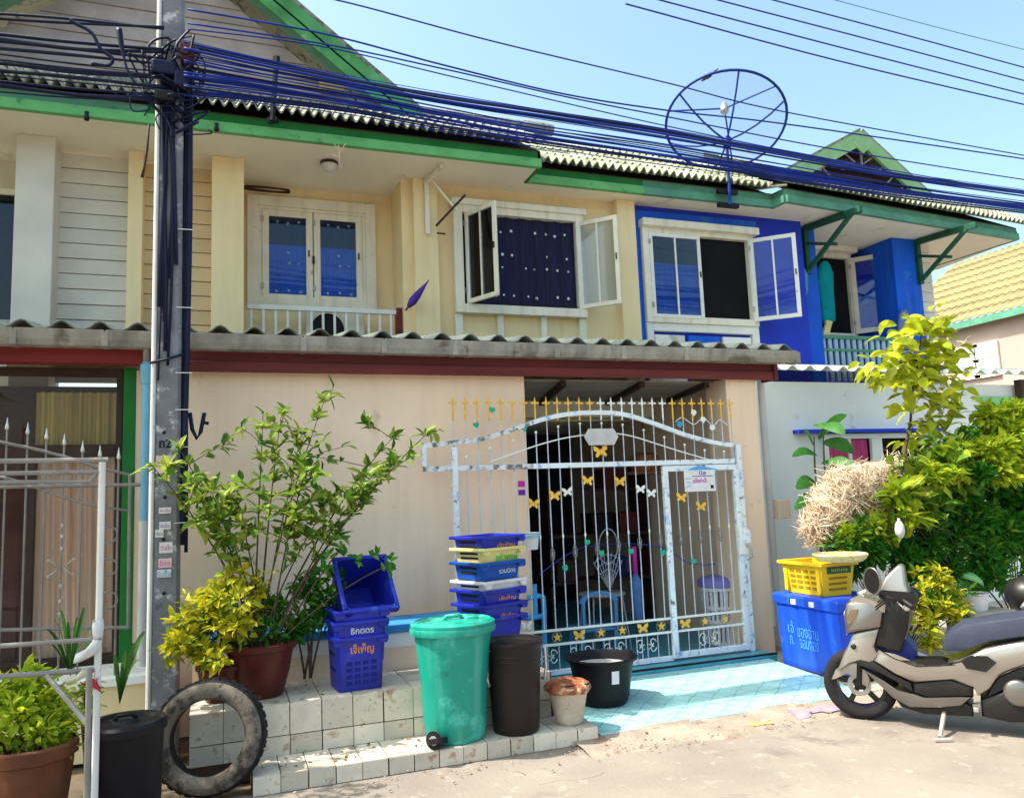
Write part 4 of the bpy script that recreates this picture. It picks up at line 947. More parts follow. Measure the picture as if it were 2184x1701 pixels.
c = P(352, 945, fY); text('ถ2', 'pole_number', M['inkk'], pole, (c.x, fY-.003, c.z), RX, UZ, .075, .06, bold=.02)
sticker(350, 990, .10, .12, 'pinkp')
sticker(352, 1088, .075, .04, 'paper', 'รับเงิน', 'inkp')
sticker(352, 1120, .07, .05, 'paper', 'เงินด่วน', 'inkv'); sticker(340, 1137, .05, .05, 'paper', 'ซ่อม', 'inkk')
sticker(354, 1167, .08, .07, 'paper', 'ติดตั้ง', 'inkp'); sticker(352, 1200, .08, .06, 'pinkp', 'โทร', 'inkp'); sticker(350, 1222, .085, .05, 'paper', 'รับซื้อ', 'inkb', .95, .85)

# ---------------------------------------------------------------- overhead cables (each its own object)
def cable(name, pts, r, m, label, group):
    """pts: (x, y, depth) readings; a smooth sagging run through them"""
    q = [P(*p) for p in pts]; out = []
    for i in range(len(q)-1):
        p0 = q[max(i-1, 0)]; p1 = q[i]; p2 = q[i+1]; p3 = q[min(i+2, len(q)-1)]
        for k in range(8):
            t = k/8; out.append(.5*((2*p1)+(p2-p0)*t+(2*p0-5*p1+4*p2-p3)*t*t+(3*p1-p0-3*p2+p3)*t**3))
    out.append(q[-1])
    return solo(name, MB().tube(out, r, 6), M[m], label, 'cable', group, smooth=True)
rc_ = random.Random(21)
GB = 'telephone cables in the thick bundle right of the pole'
# envelope of the bundle: (x, top y, bottom y)
env = [(392, 85, 205), (560, 125, 220), (760, 165, 245), (950, 200, 280), (1150, 232, 312), (1400, 270, 348), (1700, 325, 390), (1950, 372, 425), (2260, 415, 462)]
for k in range(30):
    f = (k+rc_.uniform(-.3, .3))/29; f = min(1, max(0, f)); f2 = min(1, max(0, f*.6+.45+rc_.uniform(-.18, .1))) if k > 8 else f
    pts = []
    for i, (x, a, b) in enumerate(env):
        t = i/(len(env)-1); g = f*(1-t)+f2*t
        pts.append((x, a+(b-a)*g+rc_.uniform(-2, 2), 5.72+.10*math.sin(k)+.02*i))
    cable('overhead_cable', pts, rc_.choice((.003, .004, .004, .006, .010)), 'wireb' if rc_.random() < .75 else 'wire', 'black telephone cable among the thick bundle running right from the pole', GB)
singles = [([(560, -30, 5.4), (746, 7, 5.4), (1050, 88, 5.5), (1427, 178, 5.6), (1690, 242, 5.7), (2260, 345, 5.8)], .006, 'lone cable running highest above the bundle and behind the dish'),
 ([(400, 20, 5.6), (690, 72, 5.6), (950, 140, 5.6), (1200, 200, 5.6), (1427, 236, 5.7), (1700, 268, 5.7), (2260, 350, 5.8)], .007, 'upper cable just below the lone high cable right of the pole'),
 ([(400, 50, 5.6), (690, 94, 5.6), (950, 148, 5.6), (1200, 205, 5.6), (1427, 250, 5.7), (1800, 322, 5.7), (2260, 395, 5.8)], .006, 'second upper cable sagging towards the bundle right of the pole'),
 ([(400, 62, 5.6), (690, 100, 5.6), (1000, 172, 5.6), (1427, 270, 5.7), (1800, 345, 5.7), (2260, 425, 5.8)], .005, 'third upper cable joining the bundle near the dish')]
for pts, r, lab in singles: cable('overhead_cable', pts, r, 'wireb', lab, 'cables above the bundle')
tops = [([(1340, 10), (1384, 22), (1780, 128), (2184, 223), (2300, 250)], 'lowest'), ([(1300, -28), (1413, 2), (1780, 98), (2184, 201), (2300, 230)], 'second lowest'), ([(1430, -28), (1538, 2), (1860, 86), (2184, 172), (2300, 202)], 'middle'), ([(1540, -28), (1655, 2), (1920, 72), (2184, 144), (2300, 175)], 'second highest'), ([(1690, -22), (1787, 2), (1985, 55), (2184, 106), (2300, 136)], 'highest')]
for i, (pts, w_) in enumerate(tops):
    cable('power_line', [(x, y, 4.6+.1*i) for x, y in pts], .006 if i < 4 else .003, 'wireb', w_+' of the five power lines across the top right sky', 'power lines in the top right sky')
for k in range(16):
    y0 = 75+k*8+rc_.uniform(-5, 5); y1 = y0+30+rc_.uniform(-6, 8)
    cable('overhead_cable', [(-80, y0-6, 5.7), (0, y0, 5.7), (160, y0+16+rc_.uniform(-5, 5), 5.7), (350, min(y1, 215), 5.72)], rc_.choice((.005, .006, .009, .012)), 'wire', 'black cable in the bundle running from the left edge to the pole', 'cables left of the pole')
for k, (y0, y1) in enumerate(((30, 62), (40, 58))):
    cable('overhead_cable', [(-60, y0-4, 5.65), (120, y0+8, 5.65), (350, y1, 5.7)], .009, 'wire', ('upper' if k == 0 else 'lower')+' of two black cables above the left bundle', 'cables above the left bundle')
lp = [P(150, 42, 5.6), P(160, 50, 5.6), P(195, 70, 5.6), P(215, 105, 5.6), P(240, 125, 5.6), P(230, 140, 5.6), P(195, 135, 5.6)]
solo('cable_loop', MB().tube(sm(lp), .012, 6), M['wire'], 'loose black cable loop hanging from the left cables', 'cable', smooth=True)
solo('cable_end', MB().tube(sm([P(254, 62, 5.6), P(257, 85, 5.6), P(264, 120, 5.6), P(272, 150, 5.6), P(290, 180, 5.6)], 3), [.02, .02, .02, .019, .017, .013, .010, .008, .008, .008, .008, .008, .008], 7), M['wire'], 'thick black cable end drooping left of the pole', 'cable', smooth=True)
solo('hanging_cable', MB().tube([P(318, 265, 5.9), P(314, 320, 5.95), P(308, 355, 6.0), P(303, 378, 6.0)], [.008, .008, .008, .012], 6), M['brown'], 'brown cable hanging down left of the pole under the eaves', 'cable', smooth=True)
# bracket pipe on the roof right of the pole
rp = thing('roof_pipe', 'short black upright pipe standing on the eaves right of the pole', 'pipe', P(582, 255, 7.35))
part('pipe', MB().tube([P(580, 258, 7.35), P(590, 125, 7.35)], .025, 8), M['black'], rp); part('cap', MB().tube([P(590, 135, 7.35), P(590, 122, 7.35)], .034, 8), M['black'], rp)
part('foot', MB().bar(P(572, 258, 7.40), P(592, 256, 7.35), .05, .05), M['black'], rp)
# fascia hooks (insulators)
for i, (x, y, lab) in enumerate(((185, 268, 'black cable hook on the green fascia left of the pole'), (462, 292, 'black cable hook on the green fascia right of the pole'))):
    c = P(x, y-22, 7.42); solo('cable_hook', MB().lathe([(.001, -.05), (.02, -.045), (.024, -.02), (.015, 0), (.02, .03), (.001, .04)], c, 10), M['black'], lab, 'hook', smooth=True)
mb = MB(); c = P(726, 330, 7.4)
solo('twig', MB().tube([P(728, 360, 7.4), P(724, 340, 7.38), P(722, 310, 7.38)], .006, 5).tube([P(724, 335, 7.38), P(708, 330, 7.36)], .005, 5).tube([P(724, 328, 7.38), P(738, 305, 7.36)], .005, 5).tube([P(723, 322, 7.38), P(712, 306, 7.36)], .004, 5), M['straw'], 'pale dry twig caught on the green fascia', 'twig')

# ---------------------------------------------------------------- satellite dish
DY = 7.75
hub = P(1550, 300, DY); R_ = 127*(hub-CAM).dot(_f)/FPX
dish = thing('satellite_dish', 'big dark mesh satellite dish on a mast at the eaves', 'satellite dish', P(1556, 430, DY))
vdir = (hub-CAM).normalized()
upv = (V((0, 0, 1))-vdir*vdir.z).normalized()
lean = _u*math.sin(rad(38))+(-vdir)*math.cos(rad(38))*-1     # the dish looks up and away from the street
nrm = (upv*math.sin(rad(39))+vdir*math.cos(rad(39))).normalized()
e1 = nrm.cross(V((0, 0, 1))).normalized(); e2 = e1.cross(nrm); depth = R_*.48
def dp_(r, a): return hub+(e1*math.cos(a)+e2*math.sin(a))*r*R_+nrm*depth*r*r
part('mesh', MB().grid(lambda u, v: dp_(.06+.94*u, v*2*math.pi), 8, 40), M['meshd'], dish, smooth=True)
part('rim', MB().tube([dp_(1, k*math.pi/24) for k in range(48)], .017, 6, closed=True), M['dishm'], dish, smooth=True)
for k in range(6): part('rib', MB().tube([dp_(r, k*math.pi/3+.25) for r in (.05, .25, .5, .75, 1)], .012, 5), M['dishm'], dish)
feed = hub+nrm*R_*.85
for k in range(3): part('feed_strut', MB().tube([dp_(.98, k*2*math.pi/3+.6), feed], .011, 5), M['dishm'], dish)
part('feed_horn', MB().tube([feed-nrm*.06, feed, feed+nrm*.02, feed+nrm*.09], [.05, .06, .045, .035], 12), M['chrome'], dish, smooth=40)
part('hub_mount', MB().tube([hub-nrm*.10, hub+nrm*.02], [.045, .06], 10), M['dishm'], dish)
mf = P(1557, 436, DY); part('mast', MB().tube([mf, hub-nrm*.05], .02, 8), M['dishm'], dish)
part('bracket', MB().bar(mf+V((-.14, .04, .0)), mf+V((.14, .04, .0)), .06, .05), M['black'], dish); part('bracket', MB().bar(mf+V((-.14, .04, .17)), mf+V((.14, .04, .17)), .05, .05), M['black'], dish)
# bird on the rim
tp = P(1510, 168, DY-.0); bd = thing('bird', 'small dark bird with raised tail perched on top of the dish rim', 'bird', tp)
ax = (_r*.75+_u*.55).normalized(); sd = ax.cross(vdir).normalized(); b0 = tp+_u*.03
st = [(-.10, .004), (-.085, .014), (-.06, .02), (-.045, .018), (-.02, .028), (.02, .032), (.05, .022), (.075, .012), (.12, .010), (.16, .004)]
part('body', MB().tube([b0+ax*t+(_u*.0) for t, r in st], [r for t, r in st], 10), M['brown'], bd, smooth=True)
part('leg', MB().tube([b0-_u*.02, tp-_u*.01], .003, 5), M['brown'], bd)
# ================================================================== GATE
GYY = 6.25
def G(x, y, d=0): return P(x, y, GYY+d)
gate = thing('sliding_gate', 'white wrought iron gate with gold spear tips and butterflies across the carport', 'gate', (3.1, GYY, .12))
XL, XR = 1.79, 4.47; NB = 27; dx = (XR-XL)/(NB-1); ZM = 1.83
arch_px = [(903, 951), (965, 944), (1035, 934), (1115, 908), (1160, 893), (1220, 882), (1290, 880), (1340, 886), (1400, 905), (1460, 927), (1520, 943), (1562, 949)]
arch = [G(*p) for p in arch_px]
def interp(line, x):
    for a, b in zip(line[:-1], line[1:]):
        if a.x <= x <= b.x: return a.z+(b.z-a.z)*(x-a.x)/(b.x-a.x)
    return line[0].z if x < line[0].x else line[-1].z
def flatbar(line, w, h, m, name, y=GYY):
    rings = []
    for i, p in enumerate(line):
        t = (line[min(i+1, len(line)-1)]-line[max(i-1, 0)]).normalized(); n = V((-t.z, 0, t.x))
        rings.append([V((p.x, y-w/2, p.z))+n*h/2, V((p.x, y+w/2, p.z))+n*h/2, V((p.x, y+w/2, p.z))-n*h/2, V((p.x, y-w/2, p.z))-n*h/2])
    return part(name, MB().loft(rings), m, gate)
def smooth_line(l, k=4):
    out = []
    for i in range(len(l)-1):
        p0 = l[max(i-1, 0)]; p1 = l[i]; p2 = l[i+1]; p3 = l[min(i+2, len(l)-1)]
        for j in range(k):
            t = j/k; out.append(.5*((2*p1)+(p2-p0)*t+(2*p0-5*p1+4*p2-p3)*t*t+(3*p1-p0-3*p2+p3)*t**3))
    return out+[l[-1]]
arch = smooth_line(arch)
ia = min(range(len(arch)), key=lambda i: abs(arch[i].x-2.47))
flatbar(arch[:ia+1], .034, .036, M['rust'], 'arch_rail'); flatbar(arch[ia:], .034, .038, M['peel'], 'arch_rail')
thin = smooth_line([G(1045, 985), G(1100, 965), G(1160, 945), G(1220, 931), G(1290, 924), G(1340, 928), G(1400, 946), G(1460, 965), G(1530, 985)])
part('thin_arch_rail', MB().tube(thin, .006, 6), M['white'], gate, smooth=True)
flatbar([V((1.53, GYY, ZM)), V((2.47, GYY, ZM))], .034, .04, M['rust'], 'mid_rail'); flatbar([V((2.47, GYY, ZM)), V((4.47, GYY, ZM))], .036, .042, M['peel'], 'mid_rail')
part('end_bracket', MB().box(1.52, 1.555, GYY-.018, GYY+.018, ZM+.02, arch[0].z), M['peel'], gate)
part('end_post', MB().box(XL-.022, XL+.022, GYY-.023, GYY+.023, .12, 2.0), M['peel'], gate, bevel=.003)
ZR1, ZR2 = G(1300, 1331).z, G(1300, 1361).z
for z in (ZR1, ZR2): part('lower_rail', MB().box(XL+.02, 4.47, GYY-.01, GYY+.01, z-.009, z+.009), M['white'], gate)
part('bottom_rail', MB().box(XL+.02, 3.70, GYY-.022, GYY+.022, .125, .165), M['peel'], gate, bevel=.003)
spm = {}
for key, m in (('g', M['gold']), ('w', M['white'])):
    mb = MB().lathe([(.004, -.05), (.010, -.03), (.006, -.012), (.006, .0), (.011, .018), (.013, .03), (.007, .055), (.001, .085)], n=8)
    mb.obox((-.036, -.005, .022), (.072, 0, 0), (0, .010, 0), (0, 0, .014)).tube([(0, 0, -.12), (0, 0, -.03)], .008, 6)
    spm[key] = mesh('spear_tip', mb, m, 40)
tw_mb = MB()
for s in range(4):
    tw_mb.tube([V((.02*math.sin(math.pi*q)*math.cos(q*4+s*1.57), .02*math.sin(math.pi*q)*math.sin(q*4+s*1.57), .13*q-.065)) for q in [i/8 for i in range(9)]], .0035, 5)
twm = mesh('twisted_basket', tw_mb, M['greyw'], True)
ballm = mesh('ball_tip', MB().ball((0, 0, 0), .012, 8, 6), M['white'], True)
nodm = mesh('collar', MB().lathe([(.005, -.02), (.010, 0), (.005, .02)], n=8), M['white'], True)
barmat = [M['white'], M['greyw']]
for i in range(NB):
    x = XL+i*dx; zt = 2.335; za = interp(arch, x); zth = interp(thin, x) if 1.98 < x < 4.35 else ZM
    gold = i < 13 or i >= 20
    full = i % 2 == 0
    if full:
        pts = [(x, GYY, ZR1 if i else .13), (x+.002, GYY, .9), (x-.001, GYY, 1.5), (x, GYY, zt-.06)]
        b = part('bar', MB().tube(pts, .005, 6), M['bars'], gate)
    else:
        ztop = za-.10 if 2.0 < x < 4.3 else ZM+.08
        b = part('bar', MB().tube([(x, GYY, ZR1), (x-.002, GYY, 1.0), (x, GYY, ztop)], .0054, 6), M['bars'], gate)
        o = part('ball_tip', ballm, None, b); o.location = (x, GYY, ztop+.008)
        b2 = part('spear_bar', MB().tube([(x, GYY, za), (x, GYY, zt-.06)], .0055, 6), M['bars'], gate)
    o = part('spear_tip', spm['g' if gold else 'w'], None, b); o.location = (x, GYY, zt)
    if x > 2.45:
        o = part('twisted_basket' if full else 'collar', twm if full else nodm, None, b); o.location = (x, GYY, 1.12+.05*math.sin((x-3.1)*1.2) if full else 1.24)
# lower pickets and scrolls
for i in range(2*NB-2):
    x = XL+.02+i*dx/2
    if x > 4.44 or abs(x-3.72) < .03: continue
    if (i // 3) % 2 == 0 or i % 2 == 0: part('picket', MB().tube([(x, GYY, .15), (x, GYY, ZR2)], .0045, 5), M['bars'], gate)
def scroll(x, z, sx, sz, r=.042):
    return [V((x+sx*r*(1-.16*k/3)*math.cos(k*.55)*(1-k*.055), GYY, z+sz*r*math.sin(k*.55)*(1-k*.055))) for k in range(12)]
sc = MB()
for k, x in enumerate((2.52, 2.83, 3.14, 3.45, 4.08)):
    for sx in (-1, 1):
        sc = MB(); sc.tube(scroll(x+sx*.06, ZR2-.07, sx, 1, .036), .0045, 5); sc.tube(scroll(x+sx*.06, .25, sx, -1, .036), .0045, 5)
        sc.tube([V((x+sx*.02, GYY, ZR2-.08)), V((x+sx*.055, GYY, (ZR2+.16)/2)), V((x+sx*.02, GYY, .24))], .0045, 5)
        part('scroll', sc, M['white'], gate, smooth=True)
# ornaments
def star_mesh(name, r, m, th=.006):
    pts = [(r*(1 if k % 2 == 0 else .42)*math.sin(k*math.pi/5), -th, r*(1 if k % 2 == 0 else .42)*math.cos(k*math.pi/5)) for k in range(10)]
    return mesh(name, MB().prism(pts, (0, th*2, 0)), m)
def fly_mesh(name, r, m, th=.004):
    mb = MB()
    for s in (-1, 1):
        mb.prism([(0, -th, -.1*r), (s*.35*r, -th, .55*r), (s*.95*r, -th, .8*r), (s*1.0*r, -th, .2*r), (s*.55*r, -th, -.05*r), (s*.85*r, -th, -.5*r), (s*.6*r, -th, -.8*r), (s*.2*r, -th, -.4*r)], (0, th*2, 0))
    mb.tube([(0, -th, -.5*r), (0, -th*1.5, .3*r)], .1*r, 6)
    return mesh(name, mb, m)
st_g = star_mesh('star', .040, M['gold']); fl_g = fly_mesh('butterfly', .052, M['gold']); fl_w = fly_mesh('butterfly', .046, M['white']); fl_b = fly_mesh('butterfly', .066, M['gold'])
ringm = mesh('ring', MB().tube([(.043*math.cos(k*math.pi/8), 0, .043*math.sin(k*math.pi/8)) for k in range(16)], .004, 5, closed=True), M['greyw'], True)
def orn(me, x, y, nm, dy=-.012):
    c = G(x, y, dy); o = part(nm, me, None, gate); o.location = c; o.rotation_euler = (0, random.uniform(-.15, .15), 0); return o
for x, y, me in ((1281, 962, fl_b), (1138, 1073, fl_g), (1183, 1056, fl_g), (1210, 1048, fl_w), (1253, 1024, fl_g), (1322, 1026, fl_g), (1366, 1042, fl_w), (1389, 1051, fl_w), (1453, 1060, fl_g), (1495, 1079, fl_g), (1123, 1333, fl_w)): orn(me, x, y, 'butterfly')
zb_ = (ZR1+ZR2)/2
for k, x in enumerate((2.62, 2.82, 3.02, 3.22, 3.42, 3.60, 3.84, 4.04, 4.25)):
    kind = k in (1, 4, 6)
    o = part('butterfly' if kind else 'star', (fl_g if kind else st_g), None, gate); o.location = (x, GYY-.006, zb_)
    o = part('ring', ringm, None, gate); o.location = (x, GYY, zb_)
# vine with leaves
vine = smooth_line([G(1150, 1225), G(1190, 1195), G(1240, 1168), G(1300, 1160), G(1370, 1160), G(1420, 1170), G(1470, 1200), G(1525, 1203)])
part('vine', MB().tube(vine, .004, 5), M['wireb'], gate, smooth=True)
lv = mesh('vine_leaf', MB().prism([(0, 0, -.03), (.026, 0, -.008), (.02, 0, .022), (0, 0, .014), (-.022, 0, .026), (-.026, 0, -.006)], (0, .006, 0)), mat('turquoise_green_paint', (.02, .36, .24), .5))
for x, y in ((1206, 1210), (1253, 1155), (1283, 1178), (1346, 1174), (1414, 1177), (1480, 1195), (1050, 873), (1118, 912), (1016, 905)):
    o = part('vine_leaf', lv, None, gate); o.location = G(x, y, -.014); o.rotation_euler = (0, random.uniform(-.6, .6), 0)
v2 = smooth_line([G(1440, 900), G(1455, 890), G(1480, 905), G(1500, 890), G(1520, 908), G(1535, 895), G(1555, 910)]); part('vine', MB().tube(v2, .004, 5), M['white'], gate, smooth=True)
for x, y, m_ in ((1450, 905, 'inkb'), (1480, 880, 'white'), (1500, 895, 'white'), (1520, 912, 'white')):
    o = part('vine_leaf', MB().prism([(0, 0, -.03), (.03, 0, 0), (.018, 0, .026), (-.02, 0, .03), (-.03, 0, -.006)], (0, .006, 0)), M[m_], gate); o.location = G(x, y, -.012)
# house number plaque (blank hexagon)
c = G(1283, 931, -.03)
part('plaque', MB().prism([(c.x-.16, GYY-.03, c.z), (c.x-.12, GYY-.03, c.z+.068), (c.x+.12, GYY-.03, c.z+.068), (c.x+.16, GYY-.03, c.z), (c.x+.12, GYY-.03, c.z-.068), (c.x-.12, GYY-.03, c.z-.068)], (0, .008, 0)), mat('pale_plaque', (.55, .5, .5), .5, .12, 12), gate, bevel=.003)
# wicket door in the gate
DX = 3.70
door = part('wicket_door', frame_ring(DX, 4.49, .14, 1.80, GYY-.03, GYY+.012, .05), M['peel'], gate, bevel=.003)
part('lock_plate', MB().box(4.44, 4.53, GYY-.05, GYY-.03, .98, 1.22), M['white'], door, bevel=.006)
part('lock_box', MB().box(4.47, 4.54, GYY-.08, GYY-.05, 1.08, 1.2), M['peel'], door, bevel=.008)
part('handle', MB().tube([(4.50, GYY-.06, .93), (4.52, GYY-.10, .96), (4.52, GYY-.10, 1.03), (4.50, GYY-.06, 1.06)], .008, 6), M['steel'], door, smooth=True)
for z in (.2, 1.0, 1.66): part('hinge', MB().tube([(DX-.005, GYY-.035, z-.05), (DX-.005, GYY-.035, z+.05)], .014, 8), M['peel'], door)
part('gate_post', MB().box(4.495, 4.545, GYY-.02, GYY+.05, .12, 1.98), M['peel'], gate, bevel=.003)
tp_ = mat('blue_tape', (.12, .38, .7), .4); part('tape', MB().prism([G(1470, 1000, -.04), G(1490, 992, -.04), G(1530, 1000, -.04), G(1528, 1006, -.04), G(1500, 1004, -.04), G(1475, 1010, -.04)], (0, .006, 0)), tp_, gate)
# notice on the wicket
nt_ = thing('notice_board', 'white notice with violet lettering tied to the wicket door', 'notice', G(1495, 1045, -.05))
c0, c1 = G(1458, 1003, -.045), G(1527, 1046, -.045)
part('card', MB().box(c0.x, c1.x, GYY-.047, GYY-.043, c1.z, c0.z), M['paper'], nt_, bevel=.001)
mx, mz, cw, ch = (c0.x+c1.x)/2, (c0.z+c1.z)/2, c1.x-c0.x, c0.z-c1.z
text('บิล', 'lettering', M['inkv'], nt_, (mx+.03, GYY-.049, mz+ch*.36), RX, UZ, cw*.22, ch*.18, bold=.02)
text('แจ้งค่าน้ำ', 'lettering', M['inkp'], nt_, (mx-.0, GYY-.049, mz+ch*.02), RX, UZ, cw*.46, ch*.24, bold=.02)
part('printed_rule', MB().box(mx-cw*.24, mx+cw*.42, GYY-.0485, GYY-.0475, mz+ch*.2, mz+ch*.23), M['inkk'], nt_)
part('printed_block', MB().box(mx+cw*.33, mx+cw*.43, GYY-.0485, GYY-.0475, mz-ch*.38, mz-ch*.22), M['inkk'], nt_)
for k in range(3): part('printed_line', MB().box(mx-cw*.45, mx-cw*.3, GYY-.0485, GYY-.0475, mz+ch*(.1-.18*k), mz+ch*(.13-.18*k)), M['inkb'], nt_)
# stickers on wall beside the gate
c = P(1113, 1040, 6.39); wstk = thing('wall_sticker', 'small violet sticker on the peach wall edge beside the gate', 'sticker', c)
part('upper_print', MB().box(c.x-.03, c.x+.03, 6.393, 6.3985, c.z+.01, c.z+.06), M['inkp'], wstk); part('lower_print', MB().box(c.x-.03, c.x+.03, 6.393, 6.3985, c.z-.06, c.z-.015), M['inkv'], wstk)
# white pot tied to the gate
c = G(1131, 1155, -.1); cup = thing('plastic_pot', 'small white plastic pot tied to the gate above the crates', 'pot', c)
part('pot', MB().lathe([(.06, 0), (.075, .13), (.08, .135), (.07, .13), (.055, .01)], c-V((0, 0, .06)), 18), M['crw'], cup, smooth=40); part('rim_band', MB().lathe([(.081, .10), (.084, .11), (.081, .12)], c-V((0, 0, .06)), 18), M['pvcb'], cup)
mbt = mat('blue_water_pipe', (.05, .30, .62), .4)
solo('water_pipe', MB().tube([G(1125, 1275, .05), G(1148, 1270, .04), G(1158, 1272, .04), G(1160, 1300, .04), G(1163, 1420, .04)], .022, 10).tube([G(1140, 1245, .04), G(1143, 1320, .04)], .02, 8).tube([G(1120, 1318, .04), G(1162, 1312, .04)], .022, 8), mbt, 'blue water pipe with joints behind the left end of the gate', 'pipe', smooth=40)

# ================================================================== things inside the carport
c = P(1376, 985, 7.6); hb_ = thing('hanging_basket', 'brown woven basket hanging in the dark carport', 'basket', c)
part('bowl', MB().lathe([(.14, 0), (.17, .06), (.15, .16), (.10, .2), (.09, .19), (.13, .15), (.15, .06), (.12, .01)], c-V((0, 0, .1)), 20), M['orangeb'], hb_, smooth=True)
part('brim', MB().lathe([(.16, -.01), (.22, -.03), (.22, -.02), (.16, .01)], c-V((0, 0, .1)), 20), M['orangeb'], hb_, smooth=True)
part('cord', MB().tube([c+V((0, 0, .1)), V((c.x, c.y, 2.6))], .006, 5), M['brown'], hb_)
# fan-shaped white wire chair back
Yc = 6.85; c = P(1298, 1225, Yc); wf = thing('wire_chair', 'white wire chair with curled back behind the gate bars', 'chair', (c.x, Yc, .11))
mb = MB()
for k in range(9):
    a = (k-4)*.17; mb.tube([c+V((math.sin(a)*.24*q, 0, -.14+.34*q*math.cos(a))) for q in (0, .3, .6, .9, 1)], .005, 5)
for q in (.35, .55, .75, .95): mb.tube([c+V((math.sin((k-8)*.085)*.24*q, 0, -.14+.34*q*math.cos((k-8)*.085))) for k in range(17)], .005, 5)
part('backrest', mb, M['dimw'], wf, smooth=True)
loop = [P(1297+20*math.cos(a), 1165+38*math.sin(a), Yc-.05) for a in [k*math.pi/10 for k in range(20)]]; part('head_loop', MB().tube(loop, .006, 5, closed=True), M['dimw'], wf, smooth=True)
sw = c+V((0, 0, -.18)); part('seat', MB().lathe([(.001, 0), (.22, 0), (.23, .012), (.22, .02), (.001, .02)], sw+V((0, .16, -.02)), 20), M['dimw'], wf, smooth=40)
for sx in (-1, 1):
    for sy in (0, 1): part('leg', MB().tube([sw+V((sx*.15, .04+.24*sy, -.02)), V((c.x+sx*.19, Yc-.02+.34*sy, .11))], .008, 6), M['dimw'], wf)
# blue arched basin propped up
c = P(1277, 1262, 6.6); pch = thing('plastic_chair', 'low blue plastic chair with an arched back behind the gate', 'chair', (c.x, 6.6, .11))
cbl = mat('slate_blue_plastic', (.07, .2, .42), .5)
part('backrest', MB().loft([[c+V((.19*math.cos(t)*k, -.0+dy, .10*math.sin(t)*k-.09)) for (k, dy) in ((1, 0), (1, .03), (.72, .03), (.72, 0))] for t in [math.pi*q/12 for q in range(13)]]), cbl, pch, smooth=40)
part('seat', MB().box(c.x-.19, c.x+.19, 6.62, 6.95, .36, .39), cbl, pch, bevel=.012)
for sx in (-.17, .15):
    for sy in (6.63, 6.9): part('leg', MB().box(c.x+sx, c.x+sx+.03, sy, sy+.03, .11, .36), cbl, pch)
    part('back_post', MB().box(c.x+sx, c.x+sx+.03, 6.60, 6.63, .39, c.z-.08), cbl, pch)
# umbrella
u0, u1 = P(1352, 1165, 6.8), P(1362, 1330, 6.8); um = thing('umbrella', 'closed blue umbrella with a pink handle behind the gate', 'umbrella', (u1.x, 6.8, .11))
part('canopy', MB().tube([u0.lerp(u1, q) for q in (.35, .45, .7, .95, 1.05)], [.02, .05, .065, .04, .01], 9), mat('slate_blue_cloth', (.08, .16, .4), .7, .3, 9, .05), um, smooth=True)
part('handle', MB().tube([u0, u0.lerp(u1, .35)], .022, 8), M['inkp'], um, smooth=True)
# laundry basket
c = P(1540, 1385, 6.7); lb = thing('laundry_basket', 'white slatted laundry basket with a lilac lid behind the wicket door', 'basket', (c.x, 6.7, .11))
hb2 = .52; n = 22
for k in range(n):
    a = 2*math.pi*k/n; part('slat', MB().bar((c.x+.13*math.cos(a), 6.7+.13*math.sin(a), .12), (c.x+.17*math.cos(a), 6.7+.17*math.sin(a), .11+hb2), .028, .006, up=(math.cos(a), math.sin(a), 0)), M['crw'], lb)
for z, r in ((.12, .135), (.32, .15), (.45, .16), (.62, .173)): part('hoop', MB().lathe([(r, 0), (r+.008, .0), (r+.008, .03), (r, .03)], (c.x, 6.7, z), 24), M['crw'], lb)
part('base', MB().lathe([(.001, 0), (.13, 0), (.13, .01), (.001, .01)], (c.x, 6.7, .115), 24), M['crw'], lb)
part('lid', MB().lathe([(.185, 0), (.19, .05), (.15, .09), (.001, .10)], (c.x, 6.7, .655), 24), mat('lilac_plastic', (.22, .2, .55), .5), lb, smooth=True)
solo('blue_plank', MB().bar(P(1598, 1145, 6.5), P(1588, 1260, 6.3), .05, .02), M['crb2'], 'narrow blue board leaning beside the gate post', 'board', bevel=.003)
# shelf clutter deeper in
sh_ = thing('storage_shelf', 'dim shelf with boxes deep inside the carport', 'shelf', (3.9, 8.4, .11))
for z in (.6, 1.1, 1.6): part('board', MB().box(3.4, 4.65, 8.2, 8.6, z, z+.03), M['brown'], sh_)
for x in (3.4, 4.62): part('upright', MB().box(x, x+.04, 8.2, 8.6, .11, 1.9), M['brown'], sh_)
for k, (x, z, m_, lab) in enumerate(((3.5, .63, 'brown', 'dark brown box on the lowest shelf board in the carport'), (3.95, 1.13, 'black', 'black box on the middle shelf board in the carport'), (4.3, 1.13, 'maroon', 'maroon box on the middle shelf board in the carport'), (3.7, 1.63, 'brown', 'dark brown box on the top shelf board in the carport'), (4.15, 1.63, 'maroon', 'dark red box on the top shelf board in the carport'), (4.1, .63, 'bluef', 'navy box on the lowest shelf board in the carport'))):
    o = solo('storage_box', MB().box(x, x+.26, 8.25, 8.55, z, z+.22).box(x-.008, x+.268, 8.242, 8.558, z+.19, z+.225), M[m_], lab, 'box', 'boxes in the carport', bevel=.008)

